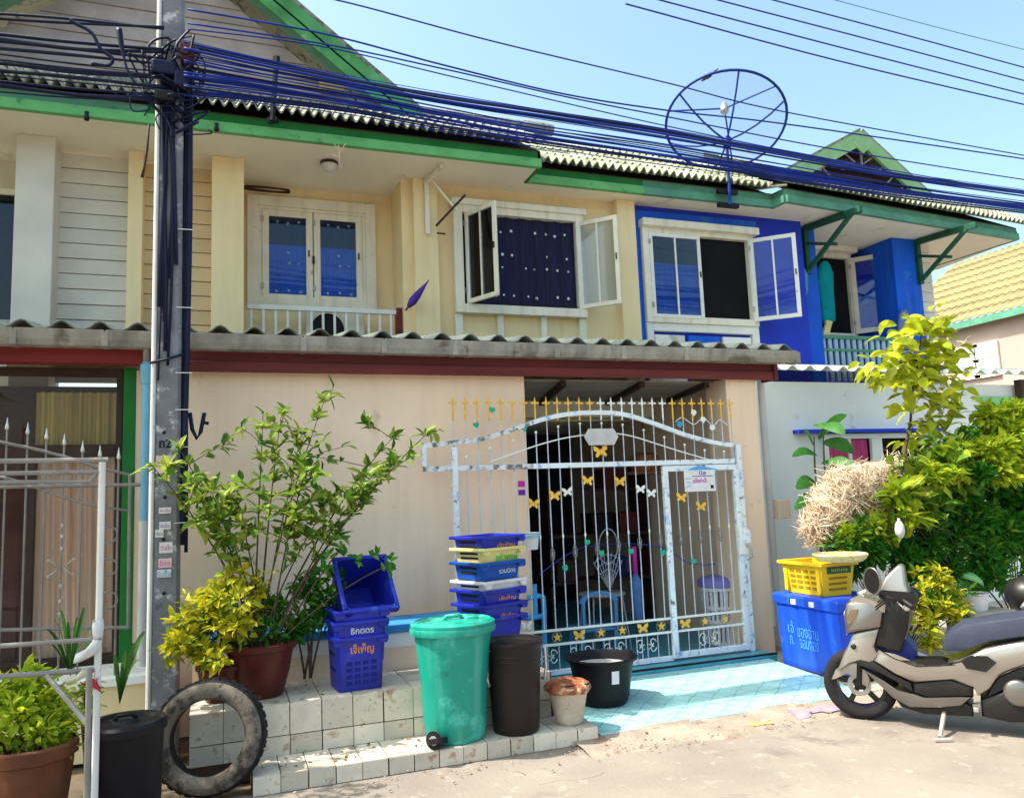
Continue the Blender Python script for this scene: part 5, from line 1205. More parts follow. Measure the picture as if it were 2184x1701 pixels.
# ================================================================== CRATES
def crate(label, group, w, d, h, taper, m, loc, rz, texts=(), grid=None, rx=0, handles=False, holes=None):
    """an open market crate: walls, rim with a notch, base, lattice ribs"""
    t = thing('market_crate', label, 'crate', loc, group, local=True); t.rotation_euler = (rx, 0, rz)
    def ring(k, ins=0): 
        a = w/2*(1-taper*(1-k))-ins; b = d/2*(1-taper*(1-k))-ins; z = h*k; c = .02
        return [(-a+c, -b, z), (a-c, -b, z), (a, -b+c, z), (a, b-c, z), (a-c, b, z), (-a+c, b, z), (-a, b-c, z), (-a, -b+c, z)]
    wt = .006
    inner0 = [(x, y, z+.008) for x, y, z in ring(0, wt)]
    part('shell', MB().loft([ring(0), ring(.5), ring(1), ring(1, wt), inner0]), m, t)
    a, b = w/2, d/2; rm = MB(); e = .022; rt = .022
    rm.box(-a-e, a+e, -b-e, -b+.002, h-rt, h+.002).box(-a-e, a+e, b-.002, b+e, h-rt, h+.002).box(-a-e, -a+.002, -b+.002, b-.002, h-rt, h+.002).box(a-.002, a+e, -b+.002, b-.002, h-rt, h+.002)
    part('rim', rm, m, t, bevel=.006)
    for s in (-1, 1):
        part('corner_lug', MB().prism([(s*(a+e), -b-e-.001, h-.022), (s*(a-.055), -b-e-.001, h-.022), (s*(a-.035), -b-e-.001, h-.05), (s*(a+e-.012), -b-e-.001, h-.05)], (0, .02, 0)), m, t)
    for zq in (.35, .62):
        x = -w/2*(1-taper*(1-zq))-.001; part('side_slot', MB().box(x-.0015, x+.001, -d*.28, d*.28, h*zq, h*zq+.022), holes or M['inkk'], t)
    if grid:
        (gx0, gx1, gz0, gz1, nx, nz) = grid
        for i in range(nx):
            for j in range(nz):
                x0 = gx0+(gx1-gx0)*i/nx; z0 = gz0+(gz1-gz0)*j/nz; ww = (gx1-gx0)/nx; hh = (gz1-gz0)/nz
                y = -d/2*(1-taper*(1-(z0+hh/2)/h))-.001
                part('slot', MB().box(x0+ww*.12, x0+ww*.88, y-.0015, y+.001, z0+hh*.18, z0+hh*.82), holes or M['inkk'], t)
    for (s, mm, cx, cz, tw_, th_) in texts:
        y = -d/2*(1-taper*(1-cz/h))-.004; text(s, 'lettering', M[mm], t, (cx, y, cz), RX, UZ, tw_, th_, bold=.015)
    return t
dkb = mat('shaded_slot', (.006, .012, .2), .6)
# stack left: upright pile on the ledge, top one tipped forward
LCX, LCY = .845, 5.43
Gs = 'blue crates piled on the ledge'
crate('lowest blue crate with orange lettering, standing on the ledge by the potted shrub', Gs, .315, .29, .335, .10, M['crb'], (LCX, LCY, .405), rad(4), [('เจ๊เพ็ญ', 'inko', .01, .255, .15, .07)], (-.10, .11, .03, .19, 4, 4), holes=dkb)
crate('second blue crate with worn white lettering, nested in the lowest on the ledge', Gs, .325, .295, .335, .10, M['crb'], (LCX+.0, LCY-.004, .505), rad(4), [('ธิกตดร', 'inkw', .01, .272, .15, .038)], None)
crate('third blue crate nested under the tipped one on the ledge', Gs, .325, .295, .335, .10, M['crb'], (LCX+.008, LCY-.0, .572), rad(5))
crate('topmost blue crate tipped forward to show its dark inside, on the ledge pile', Gs, .335, .38, .335, .12, M['crb'], (LCX+.03, LCY+.22, .86), rad(8), rx=rad(52))
# stack right: seven crates by the gate
SX, SY = 1.90, 5.76
Gr = 'crates stacked beside the gate'
base = .725; ang = rad(23)
def seven(lab, z, h, m, tx=(), rz=0, **k): return crate(lab, Gr, .385, .35, h, .10, M[m], (SX+random.uniform(-.006, .006), SY+.05, z), ang+rz, tx, **k)
zs = [P(1040, y, SY-.1).z for y in (1316, 1288, 1257, 1238, 1198, 1168, 1143)]
seven('lowest blue crate of the stack behind the green bin', zs[0]-.17, .17, 'crb')
seven('second blue crate from the bottom of the stack by the gate, faint orange lettering', zs[1]-.15, .15, 'crb', [('เจ๊เพ็ญ', 'inko', .04, .06, .17, .035)])
seven('third blue crate from the bottom, just under the white crate', zs[2]-.13, .13, 'crb', [('เจ๊เพ็ญ', 'inko', .04, .06, .17, .035)])
seven('white crate with a dark handle cord in the middle of the stack', zs[3]-.12, .12, 'crw', rz=.03)
seven('bright blue crate with a dark label just above the white crate', zs[4]-.13, .13, 'crb2', [('รวมมิตร', 'inkw', .05, .06, .16, .032)], rz=-.03)
seven('pale yellow crate with green lettering second from the top of the stack', zs[5]-.12, .12, 'cry', [('แก้วพงษ์', 'inkg', .04, .05, .22, .07)], rz=.02)
seven('topmost blue crate of the stack by the gate, open and empty', zs[6]-.13, .13, 'crb', [('เจ๊เพ็ญ', 'inko', .04, .06, .17, .035)], rz=-.02)

# ================================================================== BINS, TUBS
bx_, by_ = 1.40, 5.045; ZB = .103
gb = thing('wheelie_bin', 'tall round green plastic bin with a wheel standing on the tiled step', 'bin', (bx_, by_, ZB))
H = .675
body = [(.001, 0), (.165, .0), (.180, .02), (.19, .12), (.205, .35), (.224, .54), (.236, .64), (.242, H)]
part('body', MB().lathe(body, (bx_, by_, ZB), 40, sx=1.04, sy=.9), M['teal'], gb, smooth=50)
part('collar', MB().lathe([(.236, 0), (.262, .005), (.268, .03), (.262, .05), (.240, .05)], (bx_, by_, ZB+H-.03), 40, sx=1.04, sy=.9), M['teal'], gb, smooth=50)
lid = part('lid', MB().lathe([(.262, 0), (.262, .015), (.235, .03), (.225, .022), (.12, .03), (.001, .035)], (bx_, by_, ZB+H+.022), 40, sx=1.04, sy=.9), M['teal'], gb, smooth=40)
part('lid_handle', MB().tube([(bx_-.06, by_-.02, ZB+H+.05), (bx_-.05, by_-.03, ZB+H+.075), (bx_+.04, by_-.03, ZB+H+.078), (bx_+.06, by_-.02, ZB+H+.05)], .014, 8), M['teal'], lid, smooth=True)
part('lid_boss', MB().box(bx_+.08, bx_+.16, by_-.05, by_+.05, ZB+H+.045, ZB+H+.065), M['teal'], lid, bevel=.012)
part('wheel_arch', MB().tube([(bx_-.155, by_-.145, .16), (bx_-.155, by_-.155, .13)], .06, 14), M['black'], gb, smooth=40)
wc = V((bx_-.165, by_-.15, ZB+.055))
whl = part('wheel', MB().tube([wc-V((.02, .02, 0)), wc+V((-.022, -.022, 0))], .055, 20), M['rubber'], gb, smooth=40)
part('hub', MB().tube([wc+V((-.023, -.023, 0)), wc+V((-.026, -.026, 0))], .028, 14), M['steel'], whl)
k0 = P(1100, 1558, .1)
bb = PZ(1102, 1556, .103); kx, ky = bb.x-.0, 5.03
kb = thing('black_bin', 'tall brown black plastic bin without lid standing on the step', 'bin', (kx, ky, ZB))
part('body', MB().lathe([(.001, .0), (.14, 0), (.15, .015), (.165, .3), (.178, .53), (.186, .565), (.192, .567), (.192, .55), (.178, .547), (.172, .53), (.158, .3), (.14, .02), (.001, .018)], (kx, ky, ZB), 36), M['brblack'], kb, smooth=50)
for zz, rr_ in ((.45, .1735), (.48, .175)): part('moulded_rib', MB().lathe([(rr_, -.006), (rr_+.006, 0), (rr_, .006)], (kx, ky, ZB+zz), 36), M['brblack'], kb, smooth=True)
for s in (-1, 1):
    part('handle', MB().tube([(kx+s*.178, ky-.045, ZB+.52), (kx+s*.20, ky-.05, ZB+.50), (kx+s*.205, ky-.045, ZB+.38), (kx+s*.19, ky-.05, ZB+.30), (kx+s*.178, ky-.03, ZB+.31)], .010, 7), M['chrome'], kb, smooth=True)
tb = PZ(1285, 1500, .06); tx, ty, tz = 2.66, 5.52, dz(5.52)
tub = thing('wash_tub', 'wide round black tub of cloudy water on the drive', 'tub', (tx, ty, tz))
part('body', MB().lathe([(.001, 0), (.17, 0), (.185, .02), (.215, .18), (.24, .305), (.268, .31), (.27, .325), (.24, .327), (.232, .305), (.195, .05), (.001, .04)], (tx, ty, tz), 40), M['black'], tub, smooth=50)
part('water', MB().lathe([(.001, .26), (.226, .26)], (tx, ty, tz), 36), M['water'], tub)
for a in (-2.9, .25): part('lug', MB().bar((tx+.245*math.cos(a), ty+.245*math.sin(a), tz+.33), (tx+.285*math.cos(a), ty+.285*math.sin(a), tz+.325), .08, .015), M['black'], tub, bevel=.006)
a = math.atan2(-ty, -tx)+.42; lx, ly = tx+.226*math.cos(a), ty+.226*math.sin(a)
part('label', MB().obox(V((lx, ly, tz+.17))-V((-math.sin(a), math.cos(a), 0))*.028, V((-math.sin(a), math.cos(a), 0))*.056, V((math.cos(a), math.sin(a), 0))*.004, V((.03*math.cos(a)*.3, .03*math.sin(a)*.3, .09))), M['paper'], tub)
cx_, cy_ = 2.17, 5.03
cbk = thing('cement_bucket', 'small cement stained bucket with a rust orange rag on the step end', 'bucket', (cx_, cy_, ZB))
part('body', MB().lathe([(.001, 0), (.085, 0), (.092, .01), (.12, .16), (.135, .225), (.142, .23), (.14, .24), (.128, .236), (.112, .15), (.085, .02), (.001, .02)], (cx_, cy_, ZB), 30), M['cement'], cbk, smooth=50)
part('handle', MB().tube([(cx_+.138*math.cos(t), cy_-.02-.10*math.sin(t), ZB+.235+.02*math.sin(t)) for t in [math.pi*q/10 for q in range(11)]], .005, 6), M['black'], cbk, smooth=True)
rn = random.Random(9)
solo('rag', MB().lathe([(.001, .02), (.035, .04), (.07, .018), (.10, .03), (.138, .008), (.15, -.012), (.148, -.03)], (cx_, cy_, ZB+.235), 44, wave=.07, wn=5), M['rag'], 'crumpled rust orange rag draped over the small bucket', 'rag', smooth=True, solid=.008)

# ---------------------------------------------------------------- tyre against the ledge
tc = V((-.045, 5.02, .315)); tyre = thing('old_tyre', 'dusty old tyre leaning against the tiled ledge', 'tyre', (tc.x, tc.y, 0))
Mt = Matrix.Rotation(rad(-12), 3, 'Z') @ Matrix.Rotation(rad(90-8), 3, 'X')
Ro, Ri, tw_ = .305, .205, .085
part('sidewall', MB().lathe([(Ri, .045), (Ri-.005, .062), (Ri+.01, .078), (Ri+.045, .092), (Ro-.035, .085), (Ro-.012, .062)], tc, 48, m=Mt), M['dusty'], tyre, smooth=True)
part('inner_sidewall', MB().lathe([(Ro-.012, -.062), (Ro-.035, -.085), (Ri+.045, -.092), (Ri, -.06), (Ri, .046)], tc, 48, m=Mt), M['rubber'], tyre, smooth=True)
part('tread', MB().lathe([(Ro-.012, .0625), (Ro, .055), (Ro+.004, .0), (Ro, -.055), (Ro-.012, -.0625)], tc, 48, m=Mt), M['rubber'], tyre, smooth=True)
for k in range(36):
    a = k*math.pi/18
    for s in (-1, 1):
        p = Mt @ V((math.cos(a+.04*s)*(Ro+.002), math.sin(a+.04*s)*(Ro+.002), s*.034)); e1_ = Mt @ V((-math.sin(a), math.cos(a), 0)); e2_ = Mt @ V((0, 0, 1)); e3_ = Mt @ V((math.cos(a), math.sin(a), 0))
        part('tread_block', MB().obox(tc+p-e1_*.018-e2_*.02, e1_*.036, e2_*.04, e3_*.004), M['rubber'], tyre)
# black lidded bin in the left foreground
ub = P(268, 1535, 4.62); lbn = thing('lidded_bin', 'black plastic bin with a round lid in the left foreground', 'bin', (ub.x, 4.62, 0))
zt_ = ub.z
part('body', MB().lathe([(.001, 0), (.15, 0), (.165, .02), (.18, zt_-.06), (.186, zt_-.03)], (ub.x, 4.62, .004), 36), M['black'], lbn, smooth=50)
part('lid', MB().lathe([(.180, zt_-.05), (.196, zt_-.045), (.196, zt_-.01), (.185, zt_+.004), (.15, zt_+.004), (.142, zt_-.012), (.07, zt_-.008), (.06, zt_+.006), (.001, zt_+.01)], (ub.x, 4.62, 0), 36), M['black'], lbn, smooth=35)
part('lid_handle', MB().tube([(ub.x-.05, 4.62, zt_+.008), (ub.x-.03, 4.6, zt_+.03), (ub.x+.03, 4.6, zt_+.03), (ub.x+.05, 4.62, zt_+.008)], .009, 7), M['black'], lbn, smooth=True)

# ---------------------------------------------------------------- cooler, yellow crate, basket
CX0, CX1, CY0, CY1, CZ0 = 4.555, 5.12, 5.16, 5.93, .055
hc = PX(1650, 1262, CX0).z
cool = thing('cooler_box', 'big blue plastic cooler box with handwritten pale lettering beside the pillar', 'cooler', ((CX0+CX1)/2, (CY0+CY1)/2, CZ0))
tp = .02
def crect(z, i): return [(CX0+i, CY0+i, z), (CX1-i, CY0+i, z), (CX1-i, CY1-i, z), (CX0+i, CY1-i, z)]
part('body', MB().loft([crect(CZ0, .03), crect(CZ0+.03, .022), crect(hc-.09, .008)]), M['cool'], cool, bevel=.012)
part('lid', MB().loft([crect(hc-.088, -.008), crect(hc-.02, -.012), crect(hc, -.002), crect(hc+.006, .03)]), M['cool'], cool, bevel=.008)
LX = (0, -1, 0)
for y_ in (5.66, 5.44): part('latch', MB().box(CX0-.024, CX0-.009, y_-.03, y_+.03, hc-.075, hc-.03), M['crw'], cool, bevel=.006)
xx = CX0-.0
def side_text(s, yc, zc, w, h): text(s, 'lettering', M['inkc'], cool, (CX0+.006+.010*(1-(zc-CZ0)/.5), yc, zc), LX, (-.03, 0, 1), w, h, bold=-.012)
side_text('เจ้', 5.75, .40, .07, .10); side_text('ของอ่าม', 5.545, .385, .25, .115)
side_text('ถ.', 5.75, .29, .05, .07); side_text('จอมทอง', 5.54, .275, .22, .075)
YX0, YX1, YY0, YY1 = 4.60, 4.94, 5.36, 5.86; yz0 = hc+.01; yz1 = PX(1675, 1195, YX0).z
yc = thing('market_crate', 'yellow slotted crate standing on the blue cooler box', 'crate', ((YX0+YX1)/2, (YY0+YY1)/2, yz0))
def yrect(z, i): return [(YX0+i, YY0+i, z), (YX1-i, YY0+i, z), (YX1-i, YY1-i, z), (YX0+i, YY1-i, z)]
part('shell', MB().loft([yrect(yz0, .03), yrect(yz1, 0), yrect(yz1, .008), yrect(yz0+.01, .038)]), M['yel'], yc)
part('rim', frame_ring(0, 1, 0, 1, 0, 1, .1) and MB().box(YX0-.025, YX1+.025, YY0-.025, YY0+.002, yz1-.025, yz1+.003).box(YX0-.025, YX1+.025, YY1-.002, YY1+.025, yz1-.025, yz1+.003).box(YX0-.025, YX0+.002, YY0+.002, YY1-.002, yz1-.025, yz1+.003).box(YX1-.002, YX1+.025, YY0+.002, YY1-.002, yz1-.025, yz1+.003), M['yel'], yc, bevel=.005)
slotm = mat('shaded_yellow_slot', (.32, .16, .01), .7)
for i in range(4):
    for j in range(4):
        y0_ = YY0+.09+i*.085; z0_ = yz0+.045+j*.045; k_ = .03*(1-(z0_-yz0)/(yz1-yz0))
        part('slot', MB().box(YX0+k_-.0035, YX0+k_+.002, y0_, y0_+.06, z0_, z0_+.022), slotm, yc)
for j in range(3): part('slot', MB().box(YX0+.08, YX1-.08, YY0+.022-j*.007-.003, YY0+.022-j*.007+.002, yz0+.045+j*.045, yz0+.062+j*.045), slotm, yc)
part('label_plate', MB().box(YX0+.06, YX1-.04, YY0-.002, YY0+.004, yz1-.085, yz1-.03), M['inkdg'], yc)
text('แม่บุญ', 'lettering', M['yel'], yc, ((YX0+YX1)/2+.01, YY0-.004, yz1-.057), RX, UZ, .16, .035)
for p_ in ((YX0+.02, YY0+.05), (YX0+.02, YY1-.05)): part('corner_rib', MB().box(p_[0]-.02, p_[0]-.005, p_[1]-.02, p_[1]+.02, yz0+.02, yz1-.03), M['yel'], yc)
bz = yz1+.02; tq = PZ(1815, 1193, bz); bcx, bcy = tq.x-.09, tq.y+.02
wb_ = thing('woven_tray', 'round cream woven tray lying on the yellow crate', 'tray', (bcx, bcy, bz))
part('dish', MB().lathe([(.001, -.005), (.17, -.004), (.20, .018), (.21, .045), (.20, .047), (.17, .006), (.001, .002)], (bcx, bcy, bz), 40), M['weave'], wb_, smooth=50)
part('rim', MB().tube([(bcx+.207*math.cos(k*math.pi/20), bcy+.207*math.sin(k*math.pi/20), bz+.047) for k in range(40)], .010, 7, closed=True), M['weave'], wb_, smooth=True)
for k in range(10): part('cane', MB().tube([(bcx-.16+.032*k, bcy-.15*math.sqrt(max(.05, 1-((k-5)/5.5)**2)), bz+.008), (bcx-.16+.032*k, bcy+.15*math.sqrt(max(.05, 1-((k-5)/5.5)**2)), bz+.008)], .005, 5), M['weave'], wb_)

# ---------------------------------------------------------------- white pipe rack, left foreground
RY = 4.28
def Rk(x, y, d=0): return P(x, y, RY+d)
rk = thing('pipe_rack', 'white steel pipe rack with plastic bags tied to it in the left foreground', 'rack', (Rk(210, 1600).x, RY, 0))
a = Rk(216, 1085); xk = a.x
part('post', MB().tube([(xk-.004, RY, 0), (xk, RY, 1.2), (xk, RY, Rk(213, 985).z)], .016, 9), M['pvcw'], rk, smooth=40)
xk2 = P(190, 1451, RY-.25).x; part('post', MB().tube([(xk2, RY-.25, 0), (xk2, RY-.25, P(190, 1425, RY-.25).z)], .013, 9), M['greyw'], rk, smooth=40)
for (y0_, y1_, xe, r_) in ((983, 980, 231, .012), (1009, 1006, 212, .011), (1028, 1026, 192, .010)): part('top_bar', MB().tube([Rk(-260, y0_+3), Rk(0, y0_), Rk(xe, y1_)], r_, 8), M['greyw'], rk, smooth=40)
part('top_bar', MB().tube([Rk(192, 1026), Rk(207, 1007)], .010, 8), M['greyw'], rk)
part('cross_bar', MB().tube([Rk(-260, 1392), Rk(0, 1377), Rk(212, 1362)], .011, 8), M['greyw'], rk, smooth=40)
part('cross_bar', MB().tube([Rk(-260, 1458), Rk(0, 1442), Rk(214, 1427)], .012, 8), M['greyw'], rk, smooth=40)
part('brace', MB().tube([Rk(100, 1440, -.02), P(186, 1542, RY-.24)], .012, 8), M['greyw'], rk)
def knot(name, c, s, m, label, seed):
    rn = random.Random(seed); mb = MB()
    for k in range(7):
        d = V((rn.uniform(-1, 1), rn.uniform(-.6, .6), rn.uniform(-1, .6))).normalized()
        mb.leaf(c, d, (rn.uniform(-1, 1), -1, rn.uniform(-1, 1)), s*rn.uniform(.7, 1.3), s*rn.uniform(.35, .6), .3, .2)
    mb.ball(c, s*.3, 8, 6, (1, .8, 1.3)); return solo(name, mb, m, label, 'plastic bag', smooth=True, solid=.002)
crumple_bag('tied_bag', [(1322, 199, 222), (1335, 196, 224), (1350, 197, 222), (1360, 200, 219)], RY-.02, .03, M['bag'], 'white plastic bag knotted round the rack post above the crossbars', 1)
crumple_bag('tied_bag', [(1362, 199, 216), (1372, 192, 218), (1384, 178, 214), (1394, 163, 204), (1402, 157, 186), (1408, 156, 170)], RY-.03, .025, M['bag'], 'white plastic bag drooping between the two rack crossbars', 2)
knot('tied_ribbon', Rk(196, 1455, -.03), .05, mat('red_ribbon', (.4, .04, .05), .7), 'red ribbon tied below the lower rack crossbar', 3)
crumple_bag('tied_bag', [(1425, 178, 200), (1436, 160, 190), (1448, 140, 172), (1458, 128, 145)], RY-.02, .02, mat('yellowish_bag', (.7, .68, .5), .4, .1, 8, .1, 30, transl=.3), 'yellowish white plastic bag hanging at the lower rack crossbar', 4)
# ================================================================== SCOOTER
phi = rad(50); hv = V((-math.cos(phi), math.sin(phi), 0)); bk = -hv; lf = V((-math.sin(phi), -math.cos(phi), 0))
FC = PZ(1842, 1531, .0); FC.z = 0
def SP(zx, zy, w=0):
    """reading in the close-up of the scooter, on its own upright plane offset w towards its left side"""
    d = ray(1384+zx*.3664, 1081.3+zy*.3664); o = FC+lf*w; return CAM+d*((o-CAM).dot(lf)/d.dot(lf))
sc_ = thing('scooter', 'warm silver and black scooter parked on its side stand at the right edge', 'scooter', FC)
def panel(name, pts, m, w0, w1, bevel=.012, parent=None):
    q = [SP(x, y, w1) for x, y in pts]
    return part(name, MB().prism(q, -lf*(w1-w0)), m, parent or sc_, bevel=bevel, smooth=35)
def dome(name, pts, m, w, bulge, parent=None, sub=3):
    """a bulging body panel: the outline at half width w, shrinking towards a proud middle on both sides"""
    q = [SP(x, y, w) - lf*w for x, y in pts]; c = sum(q, V((0, 0, 0)))/len(q); rings = []
    for s, off in ((.80, -w-bulge), (.95, -w-bulge*.7), (1, -w), (1, 0), (1, w), (.95, w+bulge*.7), (.80, w+bulge)): rings.append([c+(p-c)*s+lf*off for p in q])
    return part(name, MB().loft(rings), m, parent or sc_, smooth=38)
# wheels
def wheel(c, R, wdt, name):
    B = Matrix((tuple(bk), (0, 0, 1), tuple(lf))).transposed()
    t = part(name, MB().lathe([(R*.70, -wdt*.35), (R*.82, -wdt*.5), (R*.95, -wdt*.42), (R, -wdt*.18), (R, wdt*.18), (R*.95, wdt*.42), (R*.82, wdt*.5), (R*.70, wdt*.35), (R*.70, -wdt*.35)], c, 40, m=B), M['rubber'], sc_, smooth=50)
    part('rim', MB().lathe([(R*.62, -wdt*.33), (R*.71, -wdt*.36), (R*.71, wdt*.36), (R*.62, wdt*.33), (R*.62, -wdt*.33)], c, 40, m=B), M['blkp'], t, smooth=40)
    part('hub', MB().lathe([(.001, -wdt*.4), (R*.16, -wdt*.4), (R*.16, wdt*.4), (.001, wdt*.4)], c, 18, m=B), M['blkp'], t, smooth=40)
    for k in range(5):
        a = k*2*math.pi/5+.3; p = c+(bk*math.cos(a)+V((0, 0, 1))*math.sin(a))*R*.12; q = c+(bk*math.cos(a+.12)+V((0, 0, 1))*math.sin(a+.12))*R*.66
        part('spoke', MB().bar(p, q, wdt*.32, .026, up=lf), M['blkp'], t, bevel=.004)
    return t
R = .235
wheel(FC+V((0, 0, R)), R, .105, 'front_wheel'); RC = FC+bk*1.22; wheel(RC+V((0, 0, R)), R, .12, 'rear_wheel')
part('brake_disc', MB().lathe([(.045, 0), (.075, 0), (.075, .004), (.045, .004)], FC+V((0, 0, R))+lf*.058, 24, m=Matrix((tuple(bk), (0, 0, 1), tuple(lf))).transposed()), M['steel'], sc_)
for s in (-1, 1): part('fork', MB().tube([FC+V((0, 0, R))+lf*s*.075, SP(1235, 900)+lf*s*.075], .018, 8), M['blkp'], sc_)
dome('front_fender', [(1062, 1000), (1085, 945), (1140, 905), (1205, 900), (1260, 930), (1290, 1000), (1282, 1050), (1245, 1030), (1215, 985), (1140, 965)], M['silver'], .06, .012)
dome('leg_shield', [(1190, 725), (1345, 695), (1315, 800), (1335, 860), (1300, 905), (1235, 890), (1150, 915), (1095, 955), (1130, 860), (1165, 790)], M['silver'], .13, .03)
dome('front_cowl', [(1135, 640), (1150, 560), (1200, 535), (1300, 545), (1368, 590), (1352, 695), (1190, 725), (1150, 735)], M['silverd'], .15, .04)
panel('cowl_trim', [(1185, 540), (1225, 525), (1365, 575), (1362, 600), (1300, 585), (1200, 565)], M['silver'], -.17, .185)
dome('body_side', [(1300, 890), (1335, 830), (1430, 868), (1555, 915), (1700, 912), (1820, 885), (1960, 815), (2184, 775), (2420, 760), (2480, 860), (2330, 905), (2184, 925), (2080, 965), (2030, 990), (1985, 1055), (1920, 1095), (1890, 1045), (1760, 1000), (1530, 1015), (1420, 965)], M['silver'], .135, .035)
panel('side_vent', [(1822, 895), (1870, 865), (1970, 870), (2018, 905), (1960, 955), (1850, 935)], M['blkp'], .16, .178, .004)
dome('lower_panel', [(1535, 1020), (1760, 1003), (1895, 1045), (1878, 1095), (1620, 1102), (1545, 1075)], M['blkp'], .14, .012)
dome('dark_flash', [(1185, 872), (1250, 865), (1335, 905), (1420, 968), (1530, 1020), (1545, 1075), (1440, 1010), (1300, 940), (1210, 910)], M['blkp'], .138, .02)
dome('lower_trim', [(1240, 935), (1330, 985), (1440, 1060), (1545, 1082), (1620, 1108), (1890, 1102), (1830, 1150), (1700, 1165), (1520, 1160), (1420, 1105), (1330, 1020)], M['silverd'], .13, .03)
dome('underbody', [(1430, 1105), (1520, 1162), (1700, 1170), (1860, 1140), (1890, 1160), (1890, 1215), (1600, 1200), (1470, 1160)], M['blkp'], .10, .02)
dome('inner_shield', [(1350, 600), (1385, 500), (1530, 560), (1512, 720), (1462, 850), (1320, 805)], M['blkp'], .12, .03)
dome('floor_tunnel', [(1330, 800), (1470, 730), (1560, 835), (1552, 905), (1430, 865)], M['bluef'], .09, .02)
dome('seat', [(1720, 770), (1750, 735), (1830, 680), (1990, 655), (2184, 630), (2420, 600), (2480, 690), (2330, 745), (2184, 750), (1975, 780), (1825, 835), (1705, 830)], M['seatm'], .12, .03)
dome('rear_mudguard', [(2030, 990), (2080, 965), (2184, 925), (2330, 905), (2470, 900), (2480, 950), (2300, 960), (2150, 1000), (2060, 1060), (1960, 1110), (1985, 1055)], M['blkp'], .11, .01)
dome('engine_cover', [(1930, 1115), (2060, 1070), (2120, 1030), (2250, 1025), (2420, 1060), (2440, 1180), (2300, 1250), (2100, 1250), (1940, 1215)], M['blkp'], .11, .03)
B_ = Matrix((tuple(bk), (0, 0, 1), tuple(lf))).transposed()
part('engine_disc', MB().lathe([(.001, .02), (.06, .02), (.075, .012), (.08, 0), (.08, -.03)], SP(2150, 1080, .15), 24, m=B_), M['silverd'], sc_, smooth=40)
part('windscreen', MB().loft([[SP(x, y)+lf*o for x, y, o in ((1340, 490, .12), (1340, 490, -.12), (1530, 505, -.12), (1530, 505, .12))], [SP(x, y)+lf*o for x, y, o in ((1385, 395, .11), (1385, 395, -.11), (1500, 440, -.11), (1500, 440, .11))], [SP(x, y)+lf*o for x, y, o in ((1455, 330, .06), (1455, 330, -.06), (1485, 335, -.06), (1485, 335, .06))]]), M['silver'], sc_, bevel=.012, smooth=40)
panel('headlight_shell', [(1335, 490), (1530, 505), (1560, 540), (1530, 570), (1385, 545), (1350, 520)], M['blkp'], -.14, .14)
for s in (-1, 1):
    p = SP(1470, 520)+lf*s*.10; e = SP(1560, 545)+lf*s*.33
    part('handlebar_grip', MB().tube([p, p.lerp(e, .5), e], [.014, .018, .018], 9), M['blkp'], sc_, smooth=40)
    part('brake_lever', MB().tube([p.lerp(e, .4)+hv*.05, e+hv*.06], .006, 6), M['chrome'], sc_)
mm_ = SP(1300, 430, .30); ring = [mm_+(V((0, 0, 1))*math.cos(k*.35)*.085+(bk*.6+lf*.35).normalized()*math.sin(k*.35)*.06) for k in range(18)]
part('mirror_rim', MB().tube(ring, .008, 6, closed=True), M['silverd'], sc_, smooth=True); part('mirror_glass', MB().add([tuple(p) for p in ring], [tuple(range(18))]), M['blkp'], sc_, solid=.012)
part('mirror_stem', MB().tube([mm_-V((0, 0, .06)), SP(1400, 520)+lf*.14], .008, 6), M['blkp'], sc_)
m2 = SP(1420, 400, -.30); part('mirror', MB().ball(m2, .07, 12, 8, (1, .35, .7)), M['blkp'], sc_, smooth=True); part('mirror_stem', MB().tube([m2, SP(1450, 510)-lf*.14], .008, 6), M['blkp'], sc_)
c = SP(1500, 585, .155); part('ignition', MB().ball(c, .024, 10, 8, (1, 1, 1)), M['chrome'], sc_, smooth=True)
c = SP(1190, 810, .165); part('side_reflector', MB().lathe([(.001, .006), (.014, .006), (.018, 0)], c, 14, m=B_), M['blkp'], sc_, smooth=True)
part('side_stand', MB().tube([SP(1720, 1185, .10), PZ(2005, 1572, .012)], .014, 8).bar(PZ(1993, 1577, .008), PZ(2030, 1576, .008), .04, .014), M['steel'], sc_, smooth=40)
part('footpeg', MB().bar(SP(1900, 1150, .10), SP(1905, 1180, .20), .03, .03), M['chrome'], sc_, bevel=.006)
# lamps, cables, seams, plate
amb = mat('smoked_lens', (.16, .10, .06), .25, .1, 9, spec=.6); lens = mat('clear_lens', (.6, .62, .65), .12, .05, 9, metal=.6)
panel('turn_signal', [(1150, 655), (1175, 600), (1215, 595), (1200, 640), (1165, 680)], amb, .165, .196, .003)
for s in (-1, 1): part('headlight', MB().ball(SP(1172, 612)+lf*s*.075, .034, 12, 8, (1, 1, 1)), lens, sc_, smooth=True)
for k in range(3):
    a = SP(1470+15*k, 530)+lf*(.12+.03*k); b = SP(1310, 560+18*k)+lf*.17
    part('cable', MB().tube([a, (a+b)/2+V((0, 0, .05))+lf*.05, b], .005, 6), M['blkp'], sc_, smooth=True)
for pts in (((1345, 700), (1195, 728), (1150, 740)), ((1310, 812), (1430, 880), (1555, 925), (1700, 922), (1822, 893)), ((2030, 985), (2080, 955), (2184, 915), (2330, 895))):
    part('panel_seam', MB().tube([SP(x, y, .17) for x, y in pts], .0035, 5), M['blkp'], sc_)
part('grab_rail', MB().tube([SP(2230, 700, .13), SP(2330, 660, .16), SP(2440, 640, .14)], .016, 8), M['blkp'], sc_, smooth=True)
panel('floorboard', [(1480, 895), (1700, 895), (1760, 915), (1560, 925)], M['blkp'], .02, .17, .006)
